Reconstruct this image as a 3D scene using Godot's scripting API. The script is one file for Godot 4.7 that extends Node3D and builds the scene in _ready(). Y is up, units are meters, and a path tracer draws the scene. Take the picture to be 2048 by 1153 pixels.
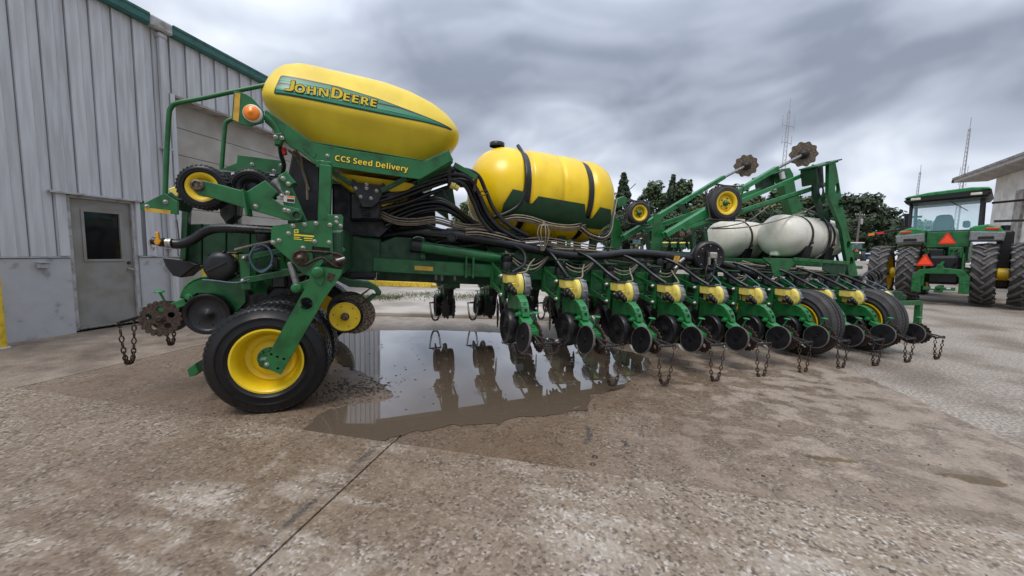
extends Node3D
# A folded row-crop planter parked on wet concrete beside a metal shop, tractors and trees behind.
# All lengths in metres. Planter axes: x forward along the folded wing, y up, z toward the photographer's side.

class MB:
	var v := PackedVector3Array()
	var n := PackedVector3Array()
	var uv := PackedVector2Array()
	var uv2 := PackedVector2Array()
	var c := PackedColorArray()
	var col := Color.WHITE
	func tri(a: Vector3, b: Vector3, d: Vector3, na: Vector3, nb: Vector3, nd: Vector3) -> void:
		if (b - a).cross(d - a).dot(na + nb + nd) > 0.0:
			v.append(a); v.append(d); v.append(b)
			n.append(na); n.append(nd); n.append(nb)
		else:
			v.append(a); v.append(b); v.append(d)
			n.append(na); n.append(nb); n.append(nd)
		c.append(col); c.append(col); c.append(col)
	func ftri(a: Vector3, b: Vector3, d: Vector3, nn: Vector3) -> void:
		tri(a, b, d, nn, nn, nn)
	func quad(a: Vector3, b: Vector3, d: Vector3, e: Vector3, nn: Vector3) -> void:
		tri(a, b, d, nn, nn, nn); tri(a, d, e, nn, nn, nn)
	func box(at: Vector3, size: Vector3, bas := Basis.IDENTITY, bv := 0.004) -> MB:
		var h := size * 0.5
		bv = minf(bv, minf(h.x, minf(h.y, h.z)) * 0.45)
		var ax := [Vector3.RIGHT, Vector3.UP, Vector3.BACK]
		for i in 3:
			var j := (i + 1) % 3
			var k := (i + 2) % 3
			for sg in [-1.0, 1.0]:
				var f: Vector3 = ax[i] * h[i] * sg
				var p: Vector3 = ax[j] * (h[j] - bv)
				var q: Vector3 = ax[k] * (h[k] - bv)
				var nn: Vector3 = bas * (ax[i] * sg)
				quad(at + bas * (f - p - q), at + bas * (f + p - q), at + bas * (f + p + q), at + bas * (f - p + q), nn.normalized())
				for sj in [-1.0, 1.0]:
					var e1: Vector3 = ax[i] * h[i] * sg + ax[j] * (h[j] - bv) * sj
					var e2: Vector3 = ax[i] * (h[i] - bv) * sg + ax[j] * h[j] * sj
					var n2: Vector3 = (bas * (ax[i] * sg + ax[j] * sj)).normalized()
					quad(at + bas * (e1 - q), at + bas * (e1 + q), at + bas * (e2 + q), at + bas * (e2 - q), n2)
		for sx in [-1.0, 1.0]:
			for sy in [-1.0, 1.0]:
				for sz in [-1.0, 1.0]:
					var s3 := Vector3(sx, sy, sz)
					var g := h - Vector3.ONE * bv
					ftri(at + bas * (Vector3(h.x, g.y, g.z) * s3), at + bas * (Vector3(g.x, h.y, g.z) * s3), at + bas * (Vector3(g.x, g.y, h.z) * s3), (bas * s3).normalized())
		return self
	func bar(a: Vector3, b: Vector3, w: float, hgt: float, up := Vector3.UP, bv := 0.004) -> MB:
		var d := (b - a)
		var x := d.normalized()
		var z := x.cross(up).normalized()
		var y := z.cross(x)
		return box((a + b) * 0.5, Vector3(d.length(), hgt, w), Basis(x, y, z), bv)
	# polygon prism between z0 and z1 with chamfered rims
	func plate(poly: PackedVector2Array, z0: float, z1: float, bv := 0.003, xf := Transform3D.IDENTITY) -> MB:
		var m := poly.size()
		if Geometry2D.is_polygon_clockwise(poly):
			poly.reverse()
		var inner := PackedVector2Array()
		for i in m:
			var p := poly[i]
			var d0 := (p - poly[(i + m - 1) % m]).normalized()
			var d1 := (poly[(i + 1) % m] - p).normalized()
			var n0 := Vector2(-d0.y, d0.x)
			var n1 := Vector2(-d1.y, d1.x)
			var mm := n0 + n1
			mm = mm / maxf(0.5, mm.dot(n0)) if mm.length() > 0.05 else n0
			inner.append(p + mm * bv)
		var idx := Geometry2D.triangulate_polygon(inner)
		if idx.is_empty():
			inner = poly.duplicate()
			idx = Geometry2D.triangulate_polygon(inner)
		var fw := (xf.basis * Vector3.BACK).normalized()
		for sd in 2:
			var z := z1 if sd == 1 else z0
			var zb := z1 - bv if sd == 1 else z0 + bv
			var nn := fw if sd == 1 else -fw
			for t in range(0, idx.size(), 3):
				var a := inner[idx[t]]
				var b := inner[idx[t + 1]]
				var d := inner[idx[t + 2]]
				ftri(xf * Vector3(a.x, a.y, z), xf * Vector3(b.x, b.y, z), xf * Vector3(d.x, d.y, z), nn)
			for i in m:
				var j := (i + 1) % m
				var e := poly[j] - poly[i]
				var on := (xf.basis * Vector3(e.y, -e.x, 0)).normalized()
				quad(xf * Vector3(inner[i].x, inner[i].y, z), xf * Vector3(inner[j].x, inner[j].y, z), xf * Vector3(poly[j].x, poly[j].y, zb), xf * Vector3(poly[i].x, poly[i].y, zb), (on + nn).normalized())
		for i in m:
			var j := (i + 1) % m
			var e := poly[j] - poly[i]
			var on := (xf.basis * Vector3(e.y, -e.x, 0)).normalized()
			quad(xf * Vector3(poly[i].x, poly[i].y, z0 + bv), xf * Vector3(poly[j].x, poly[j].y, z0 + bv), xf * Vector3(poly[j].x, poly[j].y, z1 - bv), xf * Vector3(poly[i].x, poly[i].y, z1 - bv), on)
		return self
	func tube(pts: PackedVector3Array, r: float, sides := 8, rib := 0.0) -> MB:
		var m := pts.size()
		var t0 := (pts[1] - pts[0]).normalized()
		var u := t0.cross(Vector3.UP if absf(t0.y) < 0.9 else Vector3.RIGHT).normalized()
		var rings := []
		var norms := []
		for i in m:
			var t := (pts[mini(i + 1, m - 1)] - pts[maxi(i - 1, 0)]).normalized()
			u = (u - t * u.dot(t)).normalized()
			var w := t.cross(u)
			var ring := PackedVector3Array()
			var nor := PackedVector3Array()
			var rr := r * (1.0 + (rib if i % 2 == 1 else 0.0))
			for k in sides:
				var a := TAU * k / sides
				var d := u * cos(a) + w * sin(a)
				nor.append(d)
				ring.append(pts[i] + d * rr)
			rings.append(ring)
			norms.append(nor)
		for i in m - 1:
			for k in sides:
				var l := (k + 1) % sides
				tri(rings[i][k], rings[i][l], rings[i + 1][l], norms[i][k], norms[i][l], norms[i + 1][l])
				tri(rings[i][k], rings[i + 1][l], rings[i + 1][k], norms[i][k], norms[i + 1][l], norms[i + 1][k])
		var tn := (pts[m - 1] - pts[m - 2]).normalized()
		for k in range(1, sides - 1):
			ftri(rings[0][0], rings[0][k], rings[0][k + 1], -t0)
			ftri(rings[m - 1][0], rings[m - 1][k], rings[m - 1][k + 1], tn)
		return self
	# profile: Vector2(radius, height) turned round the transform's y axis
	func lathe(prof: PackedVector2Array, xf: Transform3D, segs := 24, crease := 0.8) -> MB:
		var m := prof.size()
		var sn := PackedVector2Array()
		for i in m - 1:
			var d := (prof[i + 1] - prof[i]).normalized()
			sn.append(Vector2(d.y, -d.x))
		var cs := PackedVector2Array()
		for k in segs + 1:
			cs.append(Vector2(cos(TAU * k / segs), sin(TAU * k / segs)))
		for i in m - 1:
			var a := prof[i]
			var b := prof[i + 1]
			var na := sn[i]
			var nb := sn[i]
			if i > 0 and sn[i - 1].dot(sn[i]) > crease:
				na = (sn[i - 1] + sn[i]).normalized()
			if i < m - 2 and sn[i + 1].dot(sn[i]) > crease:
				nb = (sn[i + 1] + sn[i]).normalized()
			for k in segs:
				var p := cs[k]
				var q := cs[k + 1]
				var a0 := xf * Vector3(a.x * p.x, a.y, a.x * p.y)
				var a1 := xf * Vector3(a.x * q.x, a.y, a.x * q.y)
				var b0 := xf * Vector3(b.x * p.x, b.y, b.x * p.y)
				var b1 := xf * Vector3(b.x * q.x, b.y, b.x * q.y)
				var m0 := (xf.basis * Vector3(na.x * p.x, na.y, na.x * p.y)).normalized()
				var m1 := (xf.basis * Vector3(na.x * q.x, na.y, na.x * q.y)).normalized()
				var k0 := (xf.basis * Vector3(nb.x * p.x, nb.y, nb.x * p.y)).normalized()
				var k1 := (xf.basis * Vector3(nb.x * q.x, nb.y, nb.x * q.y)).normalized()
				if a.x > 0.00001:
					tri(a0, a1, b1, m0, m1, k1)
				if b.x > 0.00001:
					tri(a0, b1, b0, m0, k1, k0)
		return self
	# rings of equal length joined to a smooth skin, ends closed flat
	func loft(rings: Array, caps := true) -> MB:
		var m := rings.size()
		var k := (rings[0] as PackedVector3Array).size()
		var nor := []
		for i in m:
			var row := PackedVector3Array()
			for j in k:
				var du: Vector3 = rings[i][(j + 1) % k] - rings[i][(j + k - 1) % k]
				var dv: Vector3 = rings[mini(i + 1, m - 1)][j] - rings[maxi(i - 1, 0)][j]
				row.append(du.cross(dv).normalized())
			nor.append(row)
		var mid := Vector3.ZERO
		for j in k:
			mid += rings[m / 2][j] / k
		var sgn := 1.0 if (rings[m / 2][0] - mid).dot(nor[m / 2][0]) > 0.0 else -1.0
		for i in m - 1:
			for j in k:
				var l := (j + 1) % k
				tri(rings[i][j], rings[i][l], rings[i + 1][l], nor[i][j] * sgn, nor[i][l] * sgn, nor[i + 1][l] * sgn)
				tri(rings[i][j], rings[i + 1][l], rings[i + 1][j], nor[i][j] * sgn, nor[i + 1][l] * sgn, nor[i + 1][j] * sgn)
		if caps:
			for e in [0, m - 1]:
				var cc := Vector3.ZERO
				for j in k:
					cc += rings[e][j] / k
				var inn := Vector3.ZERO
				for j in k:
					inn += rings[1 if e == 0 else m - 2][j] / k
				var nn := (cc - inn).normalized()
				for j in k:
					ftri(cc, rings[e][j], rings[e][(j + 1) % k], nn)
		return self
	func link(xf: Transform3D, lw: float, lh: float, r: float) -> MB:
		var p := PackedVector3Array()
		for k in 11:
			var a := TAU * k / 10
			p.append(xf * Vector3(cos(a) * lw, sin(a) * lh, 0))
		return tube(p, r, 5)
	func mesh(m: Material = null) -> ArrayMesh:
		var am := ArrayMesh.new()
		add_to(am, m)
		return am
	func add_to(am: ArrayMesh, m: Material = null) -> void:
		var a := []
		a.resize(Mesh.ARRAY_MAX)
		a[Mesh.ARRAY_VERTEX] = v
		a[Mesh.ARRAY_NORMAL] = n
		a[Mesh.ARRAY_COLOR] = c
		if uv.size() == v.size():
			a[Mesh.ARRAY_TEX_UV] = uv
		if uv2.size() == v.size():
			a[Mesh.ARRAY_TEX_UV2] = uv2
		am.add_surface_from_arrays(Mesh.PRIMITIVE_TRIANGLES, a)
		if m:
			am.surface_set_material(am.get_surface_count() - 1, m)

var M := {}
var taken := {}
var rng := RandomNumberGenerator.new()
var X_AXIS := Basis(Vector3(0, 0, 1), -PI / 2)   # turns y to x
var Z_AXIS := Basis(Vector3(1, 0, 0), PI / 2)    # turns y to z

func pv(a: Array) -> PackedVector2Array:
	var p := PackedVector2Array()
	for i in range(0, a.size(), 2):
		p.append(Vector2(a[i], a[i + 1]))
	return p
func pt(a: Array) -> PackedVector3Array:
	var p := PackedVector3Array()
	for i in range(0, a.size(), 3):
		p.append(Vector3(a[i], a[i + 1], a[i + 2]))
	return p
func flow(p: PackedVector3Array, sub := 6) -> PackedVector3Array:
	var o := PackedVector3Array()
	for i in p.size() - 1:
		var a := p[maxi(i - 1, 0)]
		var d := p[mini(i + 2, p.size() - 1)]
		for k in sub:
			o.append(p[i].cubic_interpolate(p[i + 1], a, d, float(k) / sub))
	o.append(p[p.size() - 1])
	return o
func disc2(cx: float, cy: float, r: float, k := 16) -> PackedVector2Array:
	var p := PackedVector2Array()
	for i in k:
		p.append(Vector2(cx + r * cos(TAU * i / k), cy + r * sin(TAU * i / k)))
	return p
# plate with holes: cut into bands through the hole centres so that every band is a simple outline
func holed(mb: MB, poly: PackedVector2Array, holes: Array, z0: float, z1: float, xf := Transform3D.IDENTITY) -> MB:
	var cuts := [-1000.0]
	for h in holes:
		var y := 0.0
		for p in h: y += p.y / h.size()
		cuts.append(y)
	cuts.append(1000.0)
	cuts.sort()
	for i in cuts.size() - 1:
		if cuts[i + 1] - cuts[i] < 0.0005: continue
		var band := pv([-1000.0, cuts[i], 1000.0, cuts[i], 1000.0, cuts[i + 1], -1000.0, cuts[i + 1]])
		for a in Geometry2D.intersect_polygons(poly, band):
			var work := [a]
			for h in holes:
				var next := []
				for w in work:
					for c in Geometry2D.clip_polygons(w, h):
						next.append(c)
				work = next
			for w in work:
				if w.size() > 2: mb.plate(w, z0, z1, 0.0, xf)
	return mb
func numbered(called: String) -> String:
	taken[called] = taken.get(called, -1) + 1
	return called if taken[called] == 0 else "%s_%03d" % [called, taken[called]]
func tag(o: Node, label: String, category := "", group := "", kind := "") -> Node:
	if label: o.set_meta("label", label)
	if category: o.set_meta("category", category)
	if group: o.set_meta("group", group)
	if kind: o.set_meta("kind", kind)
	return o
func thing(called: String, at: Vector3, turn := 0.0) -> Node3D:
	var o := Node3D.new()
	o.name = numbered(called)
	add_child(o)
	o.position = at
	o.rotation.y = turn
	return o
func part(parent: Node, called: String, mesh: Mesh, mat: Material = null, xf := Transform3D.IDENTITY) -> MeshInstance3D:
	var o := MeshInstance3D.new()
	o.name = called
	o.mesh = mesh
	if mat: o.material_override = mat
	o.transform = xf
	parent.add_child(o, true)
	return o
func piece(parent: Node, called: String, mb: MB, mat: Material, xf := Transform3D.IDENTITY) -> MeshInstance3D:
	return part(parent, called, mb.mesh(mat), null, xf)
func holder(parent: Node, called: String, xf := Transform3D.IDENTITY) -> Node3D:
	var o := Node3D.new()
	o.name = called
	o.transform = xf
	parent.add_child(o, true)
	return o
func setting(called: String, mesh: Mesh, mat: Material) -> MeshInstance3D:
	var o := part(self, called, mesh, mat)
	o.set_meta("kind", "structure")
	return o

func noise_tex(seed_: int, freq: float, lo: Color, hi: Color, size := 512, oct := 4, kind := FastNoiseLite.TYPE_SIMPLEX_SMOOTH, a := 0.3, b := 0.7) -> NoiseTexture2D:
	var f := FastNoiseLite.new()
	f.noise_type = kind
	f.seed = seed_
	f.frequency = freq
	f.fractal_octaves = oct
	var t := NoiseTexture2D.new()
	t.width = size
	t.height = size
	t.seamless = true
	t.noise = f
	var g := Gradient.new()
	g.offsets = PackedFloat32Array([0.0, a, b, 1.0])
	g.colors = PackedColorArray([lo, lo.lerp(hi, 0.25), lo.lerp(hi, 0.85), hi])
	t.color_ramp = g
	return t
func flat_mat(called: String, col: Color, rough: float, metal := 0.0, spec := 0.5) -> StandardMaterial3D:
	var m := StandardMaterial3D.new()
	m.resource_name = called
	m.albedo_color = col
	m.roughness = rough
	m.metallic = metal
	m.metallic_specular = spec
	M[called] = m
	return m
# painted or moulded surface with grime in patches, worked over a triplanar pattern
func worn(called: String, col: Color, rough: float, dirt: Texture2D, scale := 1.0, metal := 0.0, spec := 0.5) -> StandardMaterial3D:
	var m := flat_mat(called, col, rough, metal, spec)
	m.albedo_texture = dirt
	m.roughness_texture = M.gloss_map
	m.roughness_texture_channel = BaseMaterial3D.TEXTURE_CHANNEL_RED
	m.roughness = minf(1.0, rough * 1.25)
	m.uv1_triplanar = true
	m.uv1_scale = Vector3.ONE * scale
	return m
func s(r: float, g: float, b: float) -> Color:   # real-world linear base colour
	return Color(r, g, b).linear_to_srgb()

var WALL0 := Vector3(-7.266, 0, -5.338)
var WALL_TURN := deg_to_rad(77.88)
var E1 := Vector3(0.978, 0, 0.21)     # away from the shop wall
var E2 := Vector3(0.21, 0, -0.978)    # along the shop wall

func gh(x: float, z: float) -> float:   # the yard climbs gently away from the concrete
	var d := sqrt(x * x + z * z)
	return clampf((d - 12.0) * 0.027, 0.0, 1.55)

func make_materials() -> void:
	M.gloss_map = noise_tex(5, 0.012, Color(0.55, 0.55, 0.55), Color(1, 1, 1), 512, 5)
	M.grime = noise_tex(11, 0.009, Color(0.7, 0.66, 0.6), Color(1, 1, 1), 512, 5, FastNoiseLite.TYPE_SIMPLEX_SMOOTH, 0.15, 0.5)
	M.grime_soft = noise_tex(12, 0.006, Color(0.88, 0.86, 0.82), Color(1, 1, 1), 512, 4)
	M.mud = noise_tex(13, 0.02, Color(0.45, 0.36, 0.28), Color(1, 1, 1), 512, 5, FastNoiseLite.TYPE_SIMPLEX_SMOOTH, 0.35, 0.6)
	worn("green", s(0.014, 0.135, 0.036), 0.36, M.grime, 0.8)
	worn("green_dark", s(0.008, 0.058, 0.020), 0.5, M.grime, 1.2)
	worn("green_bright", s(0.018, 0.20, 0.055), 0.4, M.grime, 1.0)
	worn("yellow", s(0.86, 0.60, 0.012), 0.38, M.grime_soft, 0.7)
	worn("liquid_yellow", s(0.90, 0.62, 0.006), 0.34, M.grime_soft, 0.5)
	worn("tank_yellow", s(0.82, 0.61, 0.03), 0.42, M.grime_soft, 0.5)
	worn("pale_yellow", s(0.76, 0.64, 0.14), 0.45, M.grime, 1.6)
	worn("rubber", s(0.008, 0.008, 0.009), 0.34, M.grime, 1.2, 0.0, 0.4)
	worn("dusty_rubber", s(0.040, 0.039, 0.041), 0.66, M.grime, 1.0)
	worn("lug_rubber", s(0.115, 0.108, 0.105), 0.8, M.grime, 2.0)
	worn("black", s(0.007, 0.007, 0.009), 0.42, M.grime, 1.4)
	worn("hose", s(0.008, 0.009, 0.011), 0.34, M.grime, 2.0)
	worn("iron", s(0.028, 0.024, 0.022), 0.62, M.mud, 2.5)
	worn("rust", s(0.062, 0.034, 0.022), 0.75, M.mud, 3.0)
	worn("zinc", s(0.45, 0.44, 0.40), 0.38, M.grime, 5.0, 0.75)
	worn("steel", s(0.30, 0.30, 0.31), 0.4, M.grime, 3.0, 0.7)
	worn("blade", s(0.22, 0.18, 0.14), 0.5, M.mud, 3.0, 0.5)
	worn("grey_plastic", s(0.22, 0.23, 0.24), 0.4, M.grime, 3.0)
	worn("poly_white", s(0.70, 0.69, 0.62), 0.42, M.grime_soft, 1.0)
	worn("cable", s(0.27, 0.23, 0.17), 0.5, M.grime, 3.0)
	worn("cable_blue", s(0.10, 0.16, 0.22), 0.5, M.grime, 3.0)
	worn("reflector", s(0.60, 0.36, 0.04), 0.4, M.grime, 1.5)
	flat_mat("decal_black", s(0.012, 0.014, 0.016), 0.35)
	flat_mat("decal_green", s(0.015, 0.17, 0.085), 0.35)
	flat_mat("decal_stripe", s(0.04, 0.27, 0.15), 0.35)
	flat_mat("decal_yellow", s(0.80, 0.60, 0.03), 0.4)
	flat_mat("amber", s(0.85, 0.22, 0.01), 0.2)
	flat_mat("red", s(0.6, 0.03, 0.02), 0.3)
	flat_mat("slow_red", s(0.95, 0.075, 0.012), 0.5)
	flat_mat("white_paint", s(0.62, 0.62, 0.60), 0.5)
	worn("orange_handle", s(0.75, 0.33, 0.01), 0.4, M.grime_soft, 2.0)
	worn("siding", s(0.55, 0.56, 0.585), 0.42, noise_tex(21, 0.02, Color(0.90, 0.89, 0.88), Color(1, 1, 1), 512, 4), 0.5).uv1_scale = Vector3(0.9, 0.07, 0.9)
	worn("siding_aged", s(0.53, 0.54, 0.565), 0.48, noise_tex(23, 0.02, Color(0.86, 0.85, 0.84), Color(1, 1, 1), 512, 4), 0.5).uv1_scale = Vector3(0.9, 0.07, 0.9)
	worn("wainscot", s(0.43, 0.435, 0.45), 0.72, noise_tex(22, 0.012, Color(0.74, 0.72, 0.70), Color(1, 1, 1), 512, 6, FastNoiseLite.TYPE_SIMPLEX_SMOOTH, 0.08, 0.32), 0.6)
	worn("door_grey", s(0.255, 0.25, 0.235), 0.45, M.grime_soft, 0.7)
	worn("overhead", s(0.42, 0.40, 0.375), 0.5, M.grime_soft, 0.4)
	worn("teal", s(0.018, 0.12, 0.105), 0.45, M.grime, 0.8)
	worn("trim", s(0.42, 0.42, 0.43), 0.45, M.grime, 1.0)
	worn("bollard_yellow", s(0.72, 0.50, 0.03), 0.5, M.grime, 1.5)
	worn("grime_stain", s(0.05, 0.045, 0.04), 0.9, M.mud, 6.0)
	var dg := flat_mat("dark_glass", s(0.006, 0.007, 0.008), 0.05)
	dg.metallic_specular = 0.6
	var cg := flat_mat("cab_glass", Color(0.55, 0.88, 0.92, 0.12), 0.03)
	cg.transparency = BaseMaterial3D.TRANSPARENCY_ALPHA
	var cd := flat_mat("clear_dome", Color(0.5, 0.5, 0.5, 0.55), 0.12)
	cd.transparency = BaseMaterial3D.TRANSPARENCY_ALPHA
	worn("barn_white", s(0.80, 0.79, 0.76), 0.6, M.grime_soft, 0.4)
	worn("barn_trim", s(0.40, 0.38, 0.36), 0.6, M.grime, 0.5)
	worn("bark", s(0.07, 0.055, 0.042), 0.9, M.mud, 1.0)
	worn("pole_wood", s(0.22, 0.21, 0.20), 0.85, M.mud, 1.0)
	worn("tower_steel", s(0.42, 0.43, 0.45), 0.5, M.grime_soft, 0.5, 0.3)
	for k in 4:
		var fm := flat_mat("leaves%d" % k, Color.WHITE, 0.75)
		fm.vertex_color_use_as_albedo = true
		fm.backlight_enabled = true
		fm.backlight = [s(0.02, 0.035, 0.012), s(0.03, 0.05, 0.015), s(0.045, 0.05, 0.015), s(0.06, 0.09, 0.03)][k]

func make_sky() -> Sky:
	var w := 1024
	var h := 512
	var im := Image.create(w, h, false, Image.FORMAT_RGBAF)
	var f := FastNoiseLite.new()
	f.noise_type = FastNoiseLite.TYPE_SIMPLEX_SMOOTH
	f.seed = 21
	f.frequency = 0.42
	f.fractal_octaves = 6
	f.fractal_gain = 0.54
	var f2 := FastNoiseLite.new()
	f2.seed = 8
	f2.noise_type = FastNoiseLite.TYPE_SIMPLEX_SMOOTH
	f2.frequency = 0.3
	f2.fractal_octaves = 4
	var dark := Vector3(0.215, 0.25, 0.32)
	var mid := Vector3(0.405, 0.45, 0.54)
	var pale := Vector3(0.74, 0.79, 0.875)
	for j in h:
		var th := PI * (j + 0.5) / h
		var y := cos(th)
		var sr := sin(th)
		for i in w:
			var col := Vector3(0.22, 0.215, 0.21)
			if y > -0.02:
				var a := TAU * (i + 0.5) / w
				var k := 1.0 / (maxf(y, 0.0) + 0.20)
				var px := sr * sin(a) * k
				var pz := -sr * cos(a) * k
				var wx := f2.get_noise_2d(px + 31.0, pz)
				var wz := f2.get_noise_2d(px, pz + 57.0)
				var t := 0.50 + 1.08 * f.get_noise_2d(px + wx * 1.2, pz * 1.5 + wz * 1.2)
				t += 0.14 * f.get_noise_2d(px * 4.0 + wx, pz * 6.0 + wz)
				t = clampf(t, 0.0, 1.0)
				col = dark.lerp(mid, minf(1.0, t * 2.0)).lerp(pale, maxf(0.0, t * 2.0 - 1.0))
				var veil := pow(1.0 - clampf(y, 0.0, 1.0), 7.0) * 0.72
				col = col.lerp(Vector3(0.575, 0.625, 0.715), veil)
				col *= 0.88 + 1.25 * smoothstep(0.32, 1.0, y)
			im.set_pixel(i, j, Color(col.x, col.y, col.z))
	var pm := PanoramaSkyMaterial.new()
	pm.panorama = ImageTexture.create_from_image(im)
	var sk := Sky.new()
	sk.sky_material = pm
	return sk

# --- the concrete: exposed aggregate under mud film, dry patches and tyre marks ---
func make_concrete() -> void:
	var big := 2048
	var span := 12.6
	var f := FastNoiseLite.new()
	f.noise_type = FastNoiseLite.TYPE_CELLULAR
	f.seed = 3
	f.frequency = 0.42
	f.fractal_type = FastNoiseLite.FRACTAL_NONE
	f.cellular_return_type = FastNoiseLite.RETURN_CELL_VALUE
	var cells := f.get_image(big, big, false, false, true)
	f.cellular_return_type = FastNoiseLite.RETURN_DISTANCE
	var dist := f.get_image(big, big, true, false, true)
	var f3 := FastNoiseLite.new()
	f3.noise_type = FastNoiseLite.TYPE_CELLULAR
	f3.seed = 31
	f3.frequency = 0.16
	f3.fractal_type = FastNoiseLite.FRACTAL_NONE
	f3.cellular_return_type = FastNoiseLite.RETURN_CELL_VALUE
	var cells2 := f3.get_image(big, big, false, false, true)
	# colour each stone by its cell value
	var lut := PackedByteArray()
	var stops := [[0.0, Vector3(78, 70, 62)], [0.2, Vector3(130, 113, 94)], [0.45, Vector3(154, 136, 114)], [0.65, Vector3(168, 152, 132)], [0.82, Vector3(180, 168, 150)], [1.0, Vector3(232, 226, 216)]]
	lut.resize(256 * 3)
	for i in 256:
		var t := i / 255.0
		for k in stops.size() - 1:
			if t >= stops[k][0] and t <= stops[k + 1][0]:
				var cc: Vector3 = stops[k][1].lerp(stops[k + 1][1], (t - stops[k][0]) / (stops[k + 1][0] - stops[k][0]))
				lut[i * 3] = int(cc.x * 0.83); lut[i * 3 + 1] = int(cc.y * 0.825); lut[i * 3 + 2] = int(cc.z * 0.83)
	cells.convert(Image.FORMAT_L8)
	cells2.convert(Image.FORMAT_L8)
	var cb := cells.get_data()
	var cb2 := cells2.get_data()
	var outb := PackedByteArray()
	outb.resize(big * big * 3)
	for i in big * big:
		var q := cb[i]
		if cb2[i] > 150: q = (q + cb2[i]) >> 1
		q *= 3
		outb[i * 3] = lut[q]; outb[i * 3 + 1] = lut[q + 1]; outb[i * 3 + 2] = lut[q + 2]
	var alb := Image.create_from_data(big, big, false, Image.FORMAT_RGB8, outb)
	alb.convert(Image.FORMAT_RGBA8)
	# film of mud, pale dry cement, marks; one pixel is about 16 mm
	var sm := 768
	var film := Image.create(sm, sm, false, Image.FORMAT_RGBA8)
	var rough := Image.create(sm, sm, false, Image.FORMAT_L8)
	var n1 := FastNoiseLite.new()
	n1.seed = 77
	n1.frequency = 0.55
	n1.fractal_octaves = 5
	var n2 := FastNoiseLite.new()
	n2.seed = 78
	n2.frequency = 2.6
	n2.fractal_octaves = 4
	for j in sm:
		var e2 := -6.3 + span * (j + 0.5) / sm
		for i in sm:
			var e1 := -0.4 + span * (i + 0.5) / sm
			var a := n1.get_noise_2d(e1, e2)
			var b := n2.get_noise_2d(e1, e2)
			var st := n2.get_noise_2d(e1 * 0.35 + 40.0, e2 * 1.6)       # streaks lying across the slab
			var far := e2 > -1.1                                        # the smoother slab behind the lip
			var brown := Vector3(104, 88, 74)
			var al := 0.0
			var ro := 0.62
			if far:
				al = 0.60 + 0.28 * a + 0.30 * b
				brown = Vector3(116, 97, 80)
				ro = 0.44 - 0.2 * a
				var wet := clampf(1.35 - Vector2(e1 - 7.6, (e2 - 0.6) * 0.8).length() / 2.6 + 0.5 * a, 0.0, 1.0)
				brown = brown.lerp(Vector3(92, 72, 54), wet * 0.8)
				ro = lerpf(ro, 0.26, wet)
				var dry := clampf((st * 0.6 + 0.5 * a + 0.9 * b + 0.08 * (e1 - 8.6)) * 3.2 - 0.2, 0.0, 1.0) * clampf((e1 - 8.3) * 0.6, 0.0, 1.0)
				brown = brown.lerp(Vector3(158, 146, 134), dry * 0.65)
				ro = lerpf(ro, 0.75, dry)
				if e1 < 2.55:
					brown = Vector3(146, 132, 118).lerp(Vector3(112, 98, 86), clampf(0.5 + a * 1.6, 0, 1))
					al = 0.8
					ro = 0.6
				if e2 > 2.2:
					var q := clampf((e2 - 2.2) * 0.7 + a, 0.0, 1.0)
					brown = brown.lerp(Vector3(160, 150, 138), q)
					ro = lerpf(ro, 0.7, q)
			else:
				var muddy := clampf(1.15 - (absf(e2 + 1.6) - 0.2) * 0.75 + a * 1.3, 0.0, 1.0) * clampf(1.2 - absf(e1 - 6.2) * 0.24 + 0.5 * b, 0.0, 1.0)
				al = muddy * 0.62
				brown = Vector3(112, 93, 75)
				ro = lerpf(0.68, 0.42, muddy)
				var left := clampf((5.4 - e1) * 0.45 + a * 1.6 + st * 0.9 - 0.35, 0.0, 1.0) * clampf((-e2 - 1.7) * 0.7, 0.0, 1.0)
				var right := clampf((e1 - 7.4) * 0.3 + a * 1.5 + st - 0.1 + (-e2 - 2.3) * 0.35, 0.0, 1.0)
				var dry := maxf(left, right)
				brown = brown.lerp(Vector3(186, 180, 172), dry)
				al = maxf(al * (1.0 - dry), dry * 0.42)
				ro = lerpf(ro, 0.8, dry)
				# scuffed pale streak and tar beside the joint
				var sx := e1 - 6.06 - (-e2 - 1.35) * 0.18
				var scuff := clampf(1.0 - absf(sx + 0.03 * a) / (0.03 + 0.05 * absf(b)), 0.0, 1.0) * clampf(0.35 + 1.6 * b + st, 0.0, 1.0)
				if e2 < -1.3 and e2 > -3.4 and scuff > 0.05:
					brown = brown.lerp(Vector3(172, 162, 152), scuff); al = maxf(al, scuff * 0.5)
				var tar := clampf(1.4 - absf(e1 - 6.64 - 0.05 * a) / (0.018 + 0.03 * absf(b)), 0.0, 1.0) * clampf(0.7 + 2.0 * b, 0.0, 1.0)
				if e2 < -1.15 and tar > 0.05:
					brown = brown.lerp(Vector3(60, 54, 50), tar); al = maxf(al, tar * 0.7)
			for spot in [[10.1, -0.45, 0.16, 0.05], [10.95, -0.5, 0.2, 0.06]]:
				var ds := Vector2((e1 - spot[0]) / spot[2], (e2 - spot[1]) / spot[3]).length() + b * 0.8
				if ds < 1.0:
					brown = Vector3(96, 76, 48); al = 0.85
			# black rubber arcs
			for arc in [[8.25, -0.55, 0.34], [8.55, -0.72, 0.30]]:
				var d := Vector2(e1 - arc[0] + 0.5, e2 - arc[1])
				if absf(d.length() - 0.5) < 0.022 and absf(d.angle()) < arc[2] and b > -0.25:
					brown = Vector3(70, 62, 57); al = 0.8
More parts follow.
